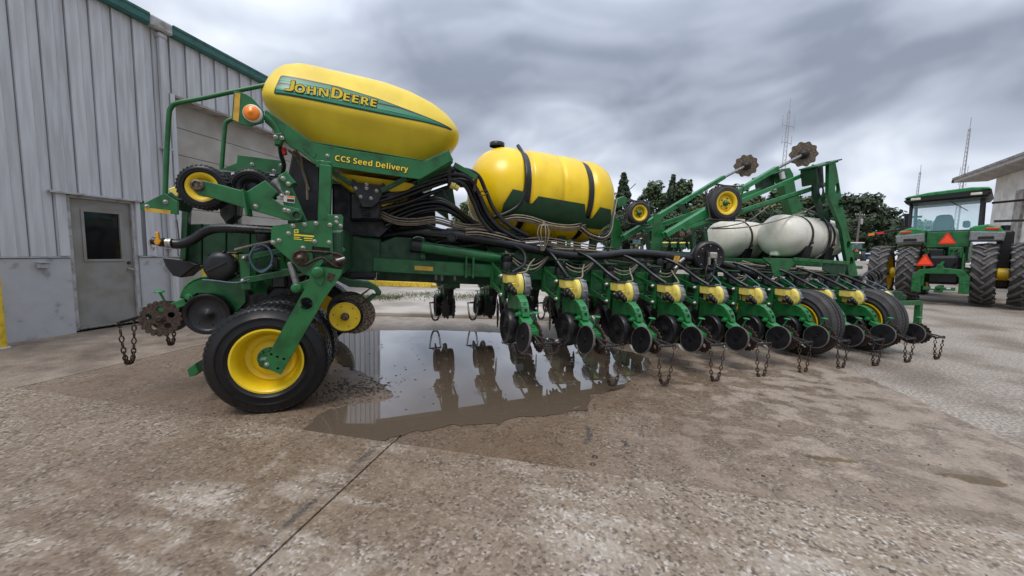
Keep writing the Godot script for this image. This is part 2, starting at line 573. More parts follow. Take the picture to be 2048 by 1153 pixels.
			film.set_pixel(i, j, Color8(int(clampf(brown.x * 0.90 + b * 26.0, 0, 255)), int(clampf(brown.y * 0.90 + b * 24.0, 0, 255)), int(clampf(brown.z * 0.90 + b * 22.0, 0, 255)), int(clampf(al, 0.0, 0.92) * 255)))
			ro = clampf(ro + b * 0.12, 0.1, 1.0)
			rough.set_pixel(i, j, Color(ro, ro, ro))
	film.resize(big, big, Image.INTERPOLATE_CUBIC)
	rough.resize(1024, 1024, Image.INTERPOLATE_BILINEAR)
	alb.blend_rect(film, Rect2i(0, 0, big, big), Vector2i.ZERO)
	var m := flat_mat("concrete", Color.WHITE, 1.0)
	m.albedo_texture = ImageTexture.create_from_image(alb)
	m.roughness_texture = ImageTexture.create_from_image(rough)
	m.heightmap_enabled = true
	m.heightmap_texture = ImageTexture.create_from_image(dist)
	m.heightmap_scale = 0.42
	# slabs, poured in bays along the shop wall
	var pave := thing("concrete_pavement", WALL0)
	pave.set_meta("kind", "structure")
	tag(pave, "wet stained concrete slabs in front of the metal shop")
	var bays := [[0.0, 2.54, -6.2, -1.75], [0.0, 2.54, -1.74, 2.6], [0.0, 2.54, 2.615, 6.2], [2.555, 6.74, -6.2, -1.11], [6.755, 11.8, -6.2, -1.11], [2.555, 6.74, -1.1, 5.2], [6.755, 11.8, -1.1, 5.2], [2.555, 6.74, 5.215, 6.2], [6.755, 11.8, 5.215, 6.2]]
	for bi in bays.size():
		var b: Array = bays[bi]
		var top := 0.006 if b[3] < -1.0 else 0.0
		var mb := MB.new()
		var stp := 0.5
		var nx := int(ceil((b[1] - b[0]) / stp))
		var nz := int(ceil((b[3] - b[2]) / stp))
		var rr := RandomNumberGenerator.new()
		rr.seed = 900 + bi
		var edge := func(p: Vector3) -> Vector3: return p
		for iz in nz:
			for ix in nx:
				var q := []
				for c in [[0, 0], [1, 0], [1, 1], [0, 1]]:
					var e1: float = lerpf(b[0], b[1], float(ix + c[0]) / nx)
					var e2: float = lerpf(b[2], b[3], float(iz + c[1]) / nz)
					q.append([e1, e2, E1 * e1 + E2 * e2 + Vector3.UP * top])
				for t in [[0, 1, 2], [0, 2, 3]]:
					var before := mb.v.size()
					mb.ftri(q[t[0]][2], q[t[1]][2], q[t[2]][2], Vector3.UP)
					for vi in range(before, mb.v.size()):
						var p := mb.v[vi]
						mb.uv.append(Vector2((p.dot(E1) + 0.4) / span, (p.dot(E2) + 6.3) / span))
		for sd in 4:
			var ca := [[0, 2], [1, 2], [1, 3], [0, 3]]
			var p0: Vector3 = E1 * b[ca[sd][0]] + E2 * b[ca[sd][1]]
			var p1: Vector3 = E1 * b[ca[(sd + 1) % 4][0]] + E2 * b[ca[(sd + 1) % 4][1]]
			var nn := (p1 - p0).cross(Vector3.UP).normalized()
			if nn.dot(p0 - (E1 * (b[0] + b[1]) + E2 * (b[2] + b[3])) * 0.5) < 0: nn = -nn
			var before := mb.v.size()
			mb.quad(p0 + Vector3.UP * top, p1 + Vector3.UP * top, p1 + Vector3.DOWN * 0.1, p0 + Vector3.DOWN * 0.1, nn)
			for vi in range(before, mb.v.size()):
				var p := mb.v[vi]
				mb.uv.append(Vector2((p.dot(E1) + 0.4) / span, (p.dot(E2) + 6.3) / span))
		piece(pave, "slab", mb, m)

func make_ground() -> void:
	var m := flat_mat("gravel", s(0.40, 0.36, 0.315), 0.85)
	m.albedo_texture = noise_tex(51, 0.09, Color(0.66, 0.64, 0.62), Color(1, 1, 1), 1024, 3, FastNoiseLite.TYPE_CELLULAR, 0.3, 0.6)
	m.uv1_scale = Vector3(0.35, 0.35, 1)
	m.detail_enabled = true
	m.detail_blend_mode = BaseMaterial3D.BLEND_MODE_MUL
	m.detail_uv_layer = BaseMaterial3D.DETAIL_UV_2
	m.detail_albedo = noise_tex(52, 0.011, Color(0.72, 0.68, 0.64), Color(1, 1, 1), 1024, 6, FastNoiseLite.TYPE_SIMPLEX_SMOOTH, 0.25, 0.55)
	m.uv2_scale = Vector3(0.045, 0.045, 1)
	m.heightmap_enabled = true
	m.heightmap_texture = noise_tex(53, 0.08, Color.BLACK, Color.WHITE, 512, 3)
	m.heightmap_scale = 0.8
	var mb := MB.new()
	var rad := [0.0, 1.5, 3.0, 4.5, 6.0, 8.0, 10.0, 12.0, 14.0, 17.0, 20.0, 25.0, 32.0, 42.0, 55.0, 70.0, 100.0, 160.0, 300.0, 900.0]
	var seg := 72
	var pnt := func(r: float, k: int) -> Vector3:
		var a := TAU * k / seg
		var x := r * sin(a)
		var z := -r * cos(a)
		return Vector3(x, gh(x, z) - 0.018, z)
	for i in rad.size() - 1:
		for k in seg:
			var p: Array = [pnt.call(rad[i], k), pnt.call(rad[i], k + 1), pnt.call(rad[i + 1], k + 1), pnt.call(rad[i + 1], k)]
			mb.ftri(p[0], p[1], p[2], Vector3.UP)
			mb.ftri(p[0], p[2], p[3], Vector3.UP)
	for p in mb.v:
		mb.uv.append(Vector2(p.x, p.z))
		mb.uv2.append(Vector2(p.x, p.z))
	setting("ground", mb.mesh(), m)
	# puddle: a skin of muddy water standing 3 mm deep on the slab, ruffled where rain falls
	var rim := pv([-2.95, -6.55, -2.4, -6.86, -1.75, -6.98, -1.1, -7.04, -0.5, -6.98, -0.05, -6.9, 0.5, -6.7, 1.1, -6.4, 1.76, -5.97, 2.05, -5.5, 1.85, -4.98, 1.5, -4.6, 1.28, -4.2, 0.9, -3.95, 0.75, -3.6, 0.4, -3.45, 0.1, -3.36, -0.1, -3.22, -0.38, -3.2, -0.6, -3.1, -0.86, -2.98, -0.98, -2.9, -1.3, -2.92, -1.5, -2.96, -1.66, -3.02, -1.72, -3.2, -1.66, -3.42, -1.42, -3.55, -1.2, -3.72, -1.3, -3.98, -1.5, -4.2, -1.75, -4.45, -2.2, -4.8, -2.7, -5.2, -3.1, -5.6, -3.2, -6.1])
	var fine := PackedVector2Array()
	var nz := FastNoiseLite.new()
	nz.seed = 5
	nz.frequency = 1.6
	nz.fractal_octaves = 4
	for i in rim.size():
		for k in 6:
			var p := rim[i].cubic_interpolate(rim[(i + 1) % rim.size()], rim[(i + rim.size() - 1) % rim.size()], rim[(i + 2) % rim.size()], k / 6.0)
			fine.append(p + Vector2(nz.get_noise_2d(p.x * 3.0, p.y * 3.0), nz.get_noise_2d(p.x * 3.0 + 40.0, p.y * 3.0)) * 0.07)
	# islands of clods that stand out of the water beside the wheel
	var water := MB.new()
	var idx := Geometry2D.triangulate_polygon(fine)
	if idx.is_empty(): print("puddle outline crosses itself")
	for t in range(0, idx.size(), 3):
		water.ftri(Vector3(fine[idx[t]].x, 0.0045, fine[idx[t]].y), Vector3(fine[idx[t + 1]].x, 0.0045, fine[idx[t + 1]].y), Vector3(fine[idx[t + 2]].x, 0.0045, fine[idx[t + 2]].y), Vector3.UP)
	for p in water.v:
		water.uv.append(Vector2((p.x + 3.5) / 6.0, (p.z + 7.5) / 6.0))
	var hm := Image.create(1024, 1024, false, Image.FORMAT_RF)
	var rings := []
	var r2 := RandomNumberGenerator.new()
	r2.seed = 17
	for i in 42:
		rings.append([r2.randf_range(80, 1000), r2.randf_range(80, 800), r2.randf_range(5, 24)])
	hm.fill(Color(0.5, 0, 0))
	for rg in rings:
		var rr: int = int(rg[2]) + 12
		for y in range(-rr, rr + 1):
			for x in range(-rr, rr + 1):
				var px: int = int(rg[0]) + x
				var py: int = int(rg[1]) + y
				if px < 0 or py < 0 or px > 1023 or py > 1023: continue
				var d: float = sqrt(float(x * x + y * y)) - rg[2]
				if absf(d) < 10.0:
					var hh: float = 0.5 + 0.5 * cos(d * 1.05) * exp(-d * d / 26.0)
					var o := hm.get_pixel(px, py).r
					hm.set_pixel(px, py, Color(o + hh - 0.5, 0, 0))
	var wm := flat_mat("muddy_water", s(0.11, 0.082, 0.058), 0.02, 0.0, 0.72)
	wm.clearcoat_enabled = true
	wm.clearcoat = 1.0
	wm.clearcoat_roughness = 0.0
	wm.heightmap_enabled = true
	wm.heightmap_texture = ImageTexture.create_from_image(hm)
	wm.heightmap_scale = 0.12
	setting("puddle", water.mesh(), wm)
	tag(get_node("puddle"), "muddy rain puddle mirroring the sky under the planter")

# --- the shop on the left: ribbed steel over a concrete wainscot ---
func make_shop() -> void:
	var b := thing("metal_shop_building", WALL0, WALL_TURN)
	tag(b, "pale grey ribbed metal shop building with teal gutter and walk door", "building")
	var u0 := -3.9
	var u1 := 9.9
	var eave := 5.46
	# core walls (behind the sheets), floor to eave
	var core := func(x0: float, x1: float, y0: float, y1: float) -> void:
		piece(b, "wall", MB.new().box(Vector3((x0 + x1) * 0.5, (y0 + y1) * 0.5, -0.13), Vector3(x1 - x0, y1 - y0, 0.12), Basis.IDENTITY, 0.002), M.siding_aged)
	core.call(u0, 0.79, 1.24, eave); core.call(0.79, 1.70, 2.21, eave); core.call(1.70, 2.47, 1.24, eave); core.call(2.47, 6.9, 4.41, eave); core.call(6.9, u1, 1.24, eave)
	var footing := func(x0: float, x1: float) -> void:
		var w := piece(b, "concrete_base", MB.new().box(Vector3((x0 + x1) * 0.5, 0.57, -0.07), Vector3(x1 - x0, 1.30, 0.16), Basis.IDENTITY, 0.012), M.wainscot)
		piece(w, "drip_flashing", MB.new().box(Vector3((x0 + x1) * 0.5, 1.232, 0.0), Vector3(x1 - x0, 0.018, 0.055), Basis.IDENTITY, 0.003), M.trim)
	footing.call(u0, 0.785); footing.call(1.735, 2.47); footing.call(6.9, u1)
	piece(b, "end_wall", MB.new().box(Vector3(u1 - 0.08, 2.7, -6.2), Vector3(0.16, 5.5, 12.0), Basis.IDENTITY, 0.01), M.siding_aged)
	piece(b, "end_wall", MB.new().box(Vector3(u0 + 0.08, 2.7, -6.2), Vector3(0.16, 5.5, 12.0), Basis.IDENTITY, 0.01), M.siding_aged)
	piece(b, "rear_wall", MB.new().box(Vector3((u0 + u1) * 0.5, 2.7, -12.2), Vector3(u1 - u0, 5.5, 0.16), Basis.IDENTITY, 0.01), M.siding_aged)
	piece(b, "floor", MB.new().box(Vector3((u0 + u1) * 0.5, 0.02, -6.2), Vector3(u1 - u0, 0.06, 11.8), Basis.IDENTITY, 0.01), M.wainscot)
	# siding sheets, one per rib
	var prof := [[0.0, 0.0], [0.15, 0.0], [0.175, -0.03], [0.283, -0.03], [0.283, -0.062], [0.2965, -0.062], [0.2965, 0.0], [0.3015, 0.0]]
	var sheet := func(y0: float, y1: float) -> ArrayMesh:
		var mb := MB.new()
		for i in prof.size() - 1:
			var p: Array = prof[i]
			var q: Array = prof[i + 1]
			var nn := Vector3(-(q[1] - p[1]), 0, q[0] - p[0]).normalized()
			if q[0] == p[0] and q[1] < p[1]: nn = Vector3.RIGHT
			mb.quad(Vector3(p[0], y0, p[1]), Vector3(q[0], y0, q[1]), Vector3(q[0], y1, q[1]), Vector3(p[0], y1, p[1]), nn)
		# thin returns at top and bottom
		for y in [y0, y1]:
			mb.quad(Vector3(0, y, 0), Vector3(0.303, y, 0), Vector3(0.303, y, -0.05), Vector3(0, y, -0.05), Vector3.DOWN if y == y0 else Vector3.UP)
		# a pair of pencil ribs on the flat
		for x in [0.05, 0.24]:
			var zz := 0.0 if x < 0.15 else -0.03
			mb.bar(Vector3(x, y0 + 0.01, zz), Vector3(x, y1 - 0.01, zz), 0.008, 0.003, Vector3.BACK, 0.001)
		return mb.mesh()
	var full: ArrayMesh = sheet.call(1.245, eave)
	var over_door: ArrayMesh = sheet.call(2.26, eave)
	var over_big: ArrayMesh = sheet.call(4.40, eave)
	var k := 0
	for i in range(-14, 33):
		var x := 0.057 + 0.3015 * i
		if x < u0 or x > u1 - 0.3: continue
		var me := full
		if x > 0.55 and x < 1.70: me = over_door
		if x > 2.42 and x < 6.75: me = over_big
		part(b, "siding_sheet", me, M.siding if k % 3 else M.siding_aged, Transform3D(Basis.IDENTITY, Vector3(x, 0, 0)))
		k += 1
	piece(b, "jamb_trim", MB.new().box(Vector3(0.725, 1.745, -0.012), Vector3(0.12, 0.99, 0.04)), M.siding)
	piece(b, "jamb_trim", MB.new().box(Vector3(1.755, 1.745, -0.012), Vector3(0.07, 0.99, 0.04)), M.siding)
	piece(b, "door_flashing", MB.new().box(Vector3(1.19, 2.245, 0.02), Vector3(1.22, 0.035, 0.07)), M.trim)
	# walk door
	var d := holder(b, "walk_door")
	piece(d, "frame", MB.new().box(Vector3(0.815, 1.12, -0.07), Vector3(0.05, 2.2, 0.1)).box(Vector3(1.70, 1.12, -0.07), Vector3(0.06, 2.2, 0.1)).box(Vector3(1.255, 2.21, -0.07), Vector3(0.83, 0.05, 0.1)), M.trim)
	piece(d, "leaf", holed(MB.new(), pv([0.842, 0.065, 1.668, 0.065, 1.668, 2.183, 0.842, 2.183]), [pv([1.02, 1.19, 1.50, 1.19, 1.50, 1.98, 1.02, 1.98])], -0.11, -0.065), M.door_grey)
	piece(d, "window_frame", MB.new().box(Vector3(1.0, 1.585, -0.06), Vector3(0.04, 0.87, 0.02)).box(Vector3(1.52, 1.585, -0.06), Vector3(0.04, 0.87, 0.02)).box(Vector3(1.26, 1.17, -0.06), Vector3(0.48, 0.04, 0.02)).box(Vector3(1.26, 2.0, -0.06), Vector3(0.48, 0.04, 0.02)), M.door_grey)
	piece(d, "pane", MB.new().box(Vector3(1.26, 1.585, -0.085), Vector3(0.478, 0.788, 0.006), Basis.IDENTITY, 0.001), M.dark_glass)
	piece(d, "threshold", MB.new().box(Vector3(1.26, 0.05, -0.05), Vector3(0.86, 0.03, 0.13)), M.steel)
	piece(d, "knob", MB.new().lathe(pv([0, 0.085, 0.018, 0.082, 0.027, 0.068, 0.027, 0.055, 0.016, 0.045, 0.014, 0.012, 0.032, 0.010, 0.032, 0.0]), Transform3D(Z_AXIS, Vector3(1.60, 1.0, -0.064)), 16), M.zinc)
	piece(d, "deadbolt", MB.new().lathe(pv([0, 0.02, 0.024, 0.018, 0.028, 0.0]), Transform3D(Z_AXIS, Vector3(1.60, 1.12, -0.064)), 14), M.iron)
	for hy in [0.35, 1.15, 1.95]:
		piece(d, "hinge", MB.new().lathe(pv([0, 0.055, 0.009, 0.055, 0.009, -0.055, 0, -0.055]), Transform3D(Basis.IDENTITY, Vector3(0.844, hy, -0.055)), 8), M.rust)
	# small light box and stains on the wainscot
	piece(b, "outlet_box", MB.new().box(Vector3(0.44, 1.11, 0.045), Vector3(0.11, 0.075, 0.07)).box(Vector3(0.44, 1.158, 0.055), Vector3(0.13, 0.012, 0.1)), M.wainscot)
	# overhead door in its recess
	var o := holder(b, "overhead_door")
	for i in 8:
		piece(o, "door_section", MB.new().box(Vector3(4.69, 0.03 + 0.55 * i + 0.27, -0.36), Vector3(4.5, 0.542, 0.05), Basis.IDENTITY, 0.008), M.overhead)
	piece(b, "opening_liner", MB.new().box(Vector3(4.69, 4.385, -0.18), Vector3(4.44, 0.045, 0.34)).box(Vector3(2.478, 2.2, -0.19), Vector3(0.02, 4.33, 0.32)).box(Vector3(6.90, 2.2, -0.19), Vector3(0.02, 4.33, 0.32)), M.barn_trim)
	piece(b, "corner_trim", MB.new().box(Vector3(2.45, 2.82, 0.004), Vector3(0.09, 3.15, 0.03)), M.siding)
	# gutter, outlet and downspout
	var g := MB.new()
	g.plate(pv([0.0, eave - 0.01, 0.085, eave - 0.01, 0.12, eave + 0.03, 0.12, eave + 0.13, 0.135, eave + 0.15, 0.135, eave + 0.19, 0.10, eave + 0.19, 0.10, eave + 0.06, 0.0, eave + 0.02]), u0, 2.06, 0.002, Transform3D(Basis(Vector3(0, 0, 1), Vector3(0, 1, 0), Vector3(1, 0, 0)), Vector3.ZERO))
	piece(b, "gutter", g, M.teal)
	var g2 := MB.new()
	g2.plate(pv([0.0, eave - 0.01, 0.085, eave - 0.01, 0.12, eave + 0.03, 0.12, eave + 0.13, 0.135, eave + 0.15, 0.135, eave + 0.19, 0.10, eave + 0.19, 0.10, eave + 0.06, 0.0, eave + 0.02]), 2.45, u1, 0.002, Transform3D(Basis(Vector3(0, 0, 1), Vector3(0, 1, 0), Vector3(1, 0, 0)), Vector3.ZERO))
	piece(b, "gutter", g2, M.teal)
	piece(b, "gutter_outlet", MB.new().box(Vector3(2.255, eave + 0.08, 0.075), Vector3(0.38, 0.21, 0.14), Basis.IDENTITY, 0.03), M.trim)
	var ds := holder(b, "downspout")
	piece(ds, "pipe", MB.new().box(Vector3(2.27, 2.75, 0.06), Vector3(0.115, 5.3, 0.085), Basis.IDENTITY, 0.015), M.siding_aged)
	piece(ds, "collar", MB.new().box(Vector3(2.27, 5.36, 0.06), Vector3(0.16, 0.09, 0.12), Basis.IDENTITY, 0.02), M.trim)
	for y in [1.4, 3.3]:
		piece(ds, "strap", MB.new().box(Vector3(2.27, y, 0.055), Vector3(0.19, 0.04, 0.1)), M.trim)
	# low roof
	var roof := MB.new()
	roof.box(Vector3((u0 + u1) * 0.5, eave + 0.42, -3.05), Vector3(u1 - u0 + 0.3, 0.05, 6.35), Basis(Vector3.RIGHT, 0.085), 0.005)
	roof.box(Vector3((u0 + u1) * 0.5, eave + 0.42, -9.2), Vector3(u1 - u0 + 0.3, 0.05, 6.35), Basis(Vector3.RIGHT, -0.085), 0.005)
	var rf := piece(b, "roof", roof, M.teal)
	for i in 22:
		piece(rf, "roof_rib", MB.new().box(Vector3(u0 + 0.3 + 0.61 * i, eave + 0.455, -3.05), Vector3(0.05, 0.03, 6.3), Basis(Vector3.RIGHT, 0.085), 0.008), M.teal)

func bollard(called_label: String, at: Vector3, h: float, r := 0.058) -> void:
	var o := thing("bollard", at)
	tag(o, called_label, "bollard", "yellow bollards by the shop wall")
	piece(o, "post", MB.new().lathe(pv([r, -0.05, r, h - 0.04, r * 0.86, h - 0.012, r * 0.5, h, 0, h + 0.004]), Transform3D.IDENTITY, 20, 0.7), M.bollard_yellow)
	piece(o, "footing", MB.new().lathe(pv([r + 0.035, -0.02, r + 0.03, 0.012, r + 0.004, 0.016]), Transform3D.IDENTITY, 16), M.wainscot)

# --- the white building at the right edge ---
func make_barn() -> void:
	var b := thing("white_building", Vector3(24.2, 0.2, -20.9), deg_to_rad(-120.6))
	tag(b, "white building with wide tan eave behind the green tractor", "building")
	# x runs toward the camera side, wall face looks along +z turned
	var L := 16.0
	var e := 5.75
	for i in 27:
		piece(b, "siding_panel", MB.new().box(Vector3(0.9 + 0.6 * i, e * 0.5, -0.9), Vector3(0.594, e, 0.12), Basis.IDENTITY, 0.01), M.barn_white)
	piece(b, "end_wall", MB.new().box(Vector3(0.55, e * 0.5, -6.0), Vector3(0.12, e, 10.2), Basis.IDENTITY, 0.01), M.barn_white)
	piece(b, "rear_wall", MB.new().box(Vector3(8.6, e * 0.5, -11.0), Vector3(16.2, e, 0.12), Basis.IDENTITY, 0.01), M.barn_white)
	piece(b, "pilaster", MB.new().box(Vector3(3.0, 2.4, -0.8), Vector3(0.55, 4.8, 0.16), Basis.IDENTITY, 0.01), M.barn_trim)
	piece(b, "soffit", MB.new().box(Vector3(L * 0.5 - 0.2, e + 0.03, -0.35), Vector3(L + 0.6, 0.05, 1.2)), M.barn_trim)
	piece(b, "fascia", MB.new().box(Vector3(L * 0.5 - 0.2, e + 0.14, 0.27), Vector3(L + 0.8, 0.26, 0.05)), M.barn_trim)
	piece(b, "roof", MB.new().box(Vector3(L * 0.5 - 0.2, e + 1.05, -5.3), Vector3(L + 0.9, 0.12, 11.4), Basis(Vector3.RIGHT, 0.145), 0.01), M.barn_trim)
	piece(b, "gutter_end", MB.new().box(Vector3(-0.62, e + 0.1, 0.27), Vector3(0.12, 0.16, 0.14)), M.iron)

# --- things along the yard ---
func make_curb() -> void:
	var o := thing("parking_curb", Vector3(-4.75, 0.10, -14.3), 0.02)
	tag(o, "yellow painted curb block lying on pale concrete beyond the planter", "curb")
	piece(o, "block", MB.new().plate(pv([-0.16, 0, 0.16, 0, 0.12, 0.16, 0.09, 0.19, -0.09, 0.19, -0.12, 0.16]), -1.9, 1.7, 0.01, Transform3D(Basis(Vector3(0, 0, 1), Vector3(0, 1, 0), Vector3(1, 0, 0)), Vector3.ZERO)), M.bollard_yellow)
	piece(o, "end_cap", MB.new().box(Vector3(1.84, 0.05, 0), Vector3(0.3, 0.1, 0.26), Basis(Vector3(0, 0, 1), -0.25), 0.02), M.bollard_yellow)
	var sl := MB.new()
	sl.box(Vector3(-3.2, 0.04, -13.2), Vector3(12.0, 0.1, 9.6), Basis.IDENTITY, 0.02)
	var pm := worn("pale_slab", s(0.44, 0.415, 0.38), 0.8, noise_tex(61, 0.01, Color(0.75, 0.72, 0.68), Color(1, 1, 1), 512, 5), 0.12)
	var st := setting("far_pavement", sl.mesh(), pm)
	tag(st, "pale worn concrete behind the planter")

func make_grass() -> void:
	var r := RandomNumberGenerator.new()
	r.seed = 44
	var mb := MB.new()
	for i in 3000:
		var t := r.randf()
		var cx := lerpf(-4.9, -1.0, t)
		var cz := lerpf(-10.4, -12.2, t) + sin(t * 9.0) * 0.4 + r.randfn() * 0.5
		if r.randf() < 0.35:
			cx = r.randf_range(-4.6, -3.2); cz = -10.9 + r.randfn() * 0.3
		var gy := maxf(gh(cx, cz) - 0.018, 0.09)
		var a := r.randf() * TAU
		var h := r.randf_range(0.02, 0.07)
		var wv := Vector3(cos(a), 0, sin(a)) * 0.012
		var tip := Vector3(cx, gy + h, cz) + Vector3(r.randfn(), 0, r.randfn()) * 0.02
		var g := r.randf_range(0.7, 1.3)
		mb.col = Color(0.10 * g, 0.115 * g, 0.045 * g)
		mb.ftri(Vector3(cx, gy - 0.01, cz) - wv, Vector3(cx, gy - 0.01, cz) + wv, tip, Vector3(wv.z, 0.4, -wv.x).normalized())
	var o := setting("grass", mb.mesh(), M.leaves1)
	o.set_meta("kind", "stuff")
	tag(o, "sparse grass growing in the pavement cracks behind the planter", "grass")

func make_debris() -> void:
	# mud clods and wet leaves around the wheel and in the puddle
	var r := RandomNumberGenerator.new()
	r.seed = 12
	var mb := MB.new()
	var lump := func(p: Vector3, z: float) -> void:
		var ring := []
		var k := 6
		for lv in [[1.0, 0.0], [0.8, 0.45], [0.35, 0.75]]:
			var row := PackedVector3Array()
			for i in k:
				var a := TAU * i / k
				row.append(p + Vector3(cos(a) * z * lv[0] * r.randf_range(0.7, 1.3), z * lv[1] * 0.6, sin(a) * z * lv[0] * r.randf_range(0.7, 1.3)))
			ring.append(row)
		mb.loft(ring)
	for i in 520:
		var p := Vector3(-1.62 + r.randfn() * 0.24, 0.0, -3.95 + r.randfn() * 0.22)
		lump.call(p, absf(r.randfn()) * 0.009 + 0.003)
	for i in 240:
		var p := Vector3(r.randf_range(-2.3, 0.6), 0.002, r.randf_range(-6.4, -3.4))
		lump.call(p, absf(r.randfn()) * 0.007 + 0.002)
	for i in 380:
		var p := Vector3(r.randf_range(-3.0, 5.2), 0.004, r.randf_range(-5.0, -1.5))
		lump.call(p, absf(r.randfn()) * 0.004 + 0.002)
	for q in [[-0.82, -4.72, 0.035], [-0.95, -4.98, 0.028], [0.62, -2.62, 0.02], [0.66, -2.72, 0.024]]:
		lump.call(Vector3(q[0], 0.003, q[1]), q[2])
	var wet := worn("wet_mud", s(0.085, 0.062, 0.045), 0.4, M.mud, 4.0)
	var o := setting("mud_clods", mb.mesh(), wet)
	o.set_meta("kind", "stuff")
	tag(o, "wet mud clods scattered round the wheel and puddle", "mud")

# --- wheels ---
func tyre_mesh(R: float, W: float, rr: float, blocks: int, flat_y := 0.0) -> MB:
	var h := W * 0.5
	var d := R - rr
	var p := pv([rr - 0.012, h * 0.80, rr + 0.012, h * 0.90, rr + d * 0.20, h * 0.96, rr + d * 0.22, h * 1.0, rr + d * 0.25, h * 1.0, rr + d * 0.27, h * 0.975, rr + d * 0.48, h * 0.995, rr + d * 0.495, h * 1.03, rr + d * 0.54, h * 1.03, rr + d * 0.555, h * 0.995, R - d * 0.17, h * 0.93, R - d * 0.07, h * 0.83, R - 0.008, h * 0.70,
		R - 0.004, h * 0.46, R - 0.018, h * 0.45, R - 0.018, h * 0.39, R - 0.002, h * 0.38, R, h * 0.10, R - 0.018, h * 0.09])
	var n := p.size()
	for i in range(n - 1, -1, -1):
		p.append(Vector2(p[i].x, -p[i].y))
	var mb := MB.new()
	mb.lathe(p, Transform3D.IDENTITY, 56, 0.6)
	for i in blocks:
		var a := TAU * i / blocks
		for sd in [-1.0, 1.0]:
			var aa: float = a + (0.5 * TAU / blocks if sd > 0 else 0.0)
			var dirv := Vector3(cos(aa), 0, sin(aa))
			var bs := Basis(dirv, Vector3.UP, dirv.cross(Vector3.UP)) * Basis(Vector3.FORWARD, sd * -0.62)
			mb.box(dirv * (R - d * 0.11) + Vector3.UP * sd * h * 0.795, Vector3(0.016, h * 0.30, TAU * R / blocks * 0.62), bs, 0.003)
			mb.box(dirv * (R - 0.004) + Vector3.UP * sd * h * 0.24, Vector3(0.014, h * 0.22, TAU * R / blocks * 0.6), Basis(dirv, Vector3.UP, dirv.cross(Vector3.UP)) * Basis(Vector3.RIGHT, 0.35), 0.003)
	if flat_y > 0.0:
		for i in mb.v.size():
			var q := mb.v[i]
			if q.z > flat_y:
				mb.v[i] = Vector3(q.x * (1.0 + (q.z - flat_y) * 1.2), q.y * (1.0 + (q.z - flat_y) * 1.6), flat_y)
	return mb
func rim_mesh(rr: float, W: float, dish: float) -> MB:
	var h := W * 0.5
	var mb := MB.new()
	mb.lathe(pv([rr - 0.004, h * 0.70, rr + 0.014, h * 0.86, rr + 0.016, h * 0.92, rr, h * 0.93, rr - 0.022, h * 0.80, rr - 0.035, h * 0.55, rr * 0.86, h * 0.30, rr * 0.80, h * 0.05, rr * 0.74, h * dish, rr * 0.60, h * (dish - 0.05), rr * 0.53, h * (dish + 0.10), rr * 0.36, h * (dish + 0.16), 0.0, h * (dish + 0.16)]), Transform3D.IDENTITY, 48, 0.75)
	mb.lathe(pv([0.0, h * (dish - 0.1), rr * 0.74, h * (dish - 0.12), rr * 0.82, -h * 0.3, rr - 0.02, -h * 0.8, rr + 0.014, -h * 0.9]), Transform3D.IDENTITY, 40, 0.75)
	return mb
func bolt_mesh() -> ArrayMesh:
	return MB.new().lathe(pv([0.021, 0.0, 0.021, 0.004, 0.013, 0.005, 0.013, 0.014, 0.009, 0.018, 0, 0.019]), Transform3D(Z_AXIS, Vector3.ZERO), 6, 0.2).mesh(M.zinc)

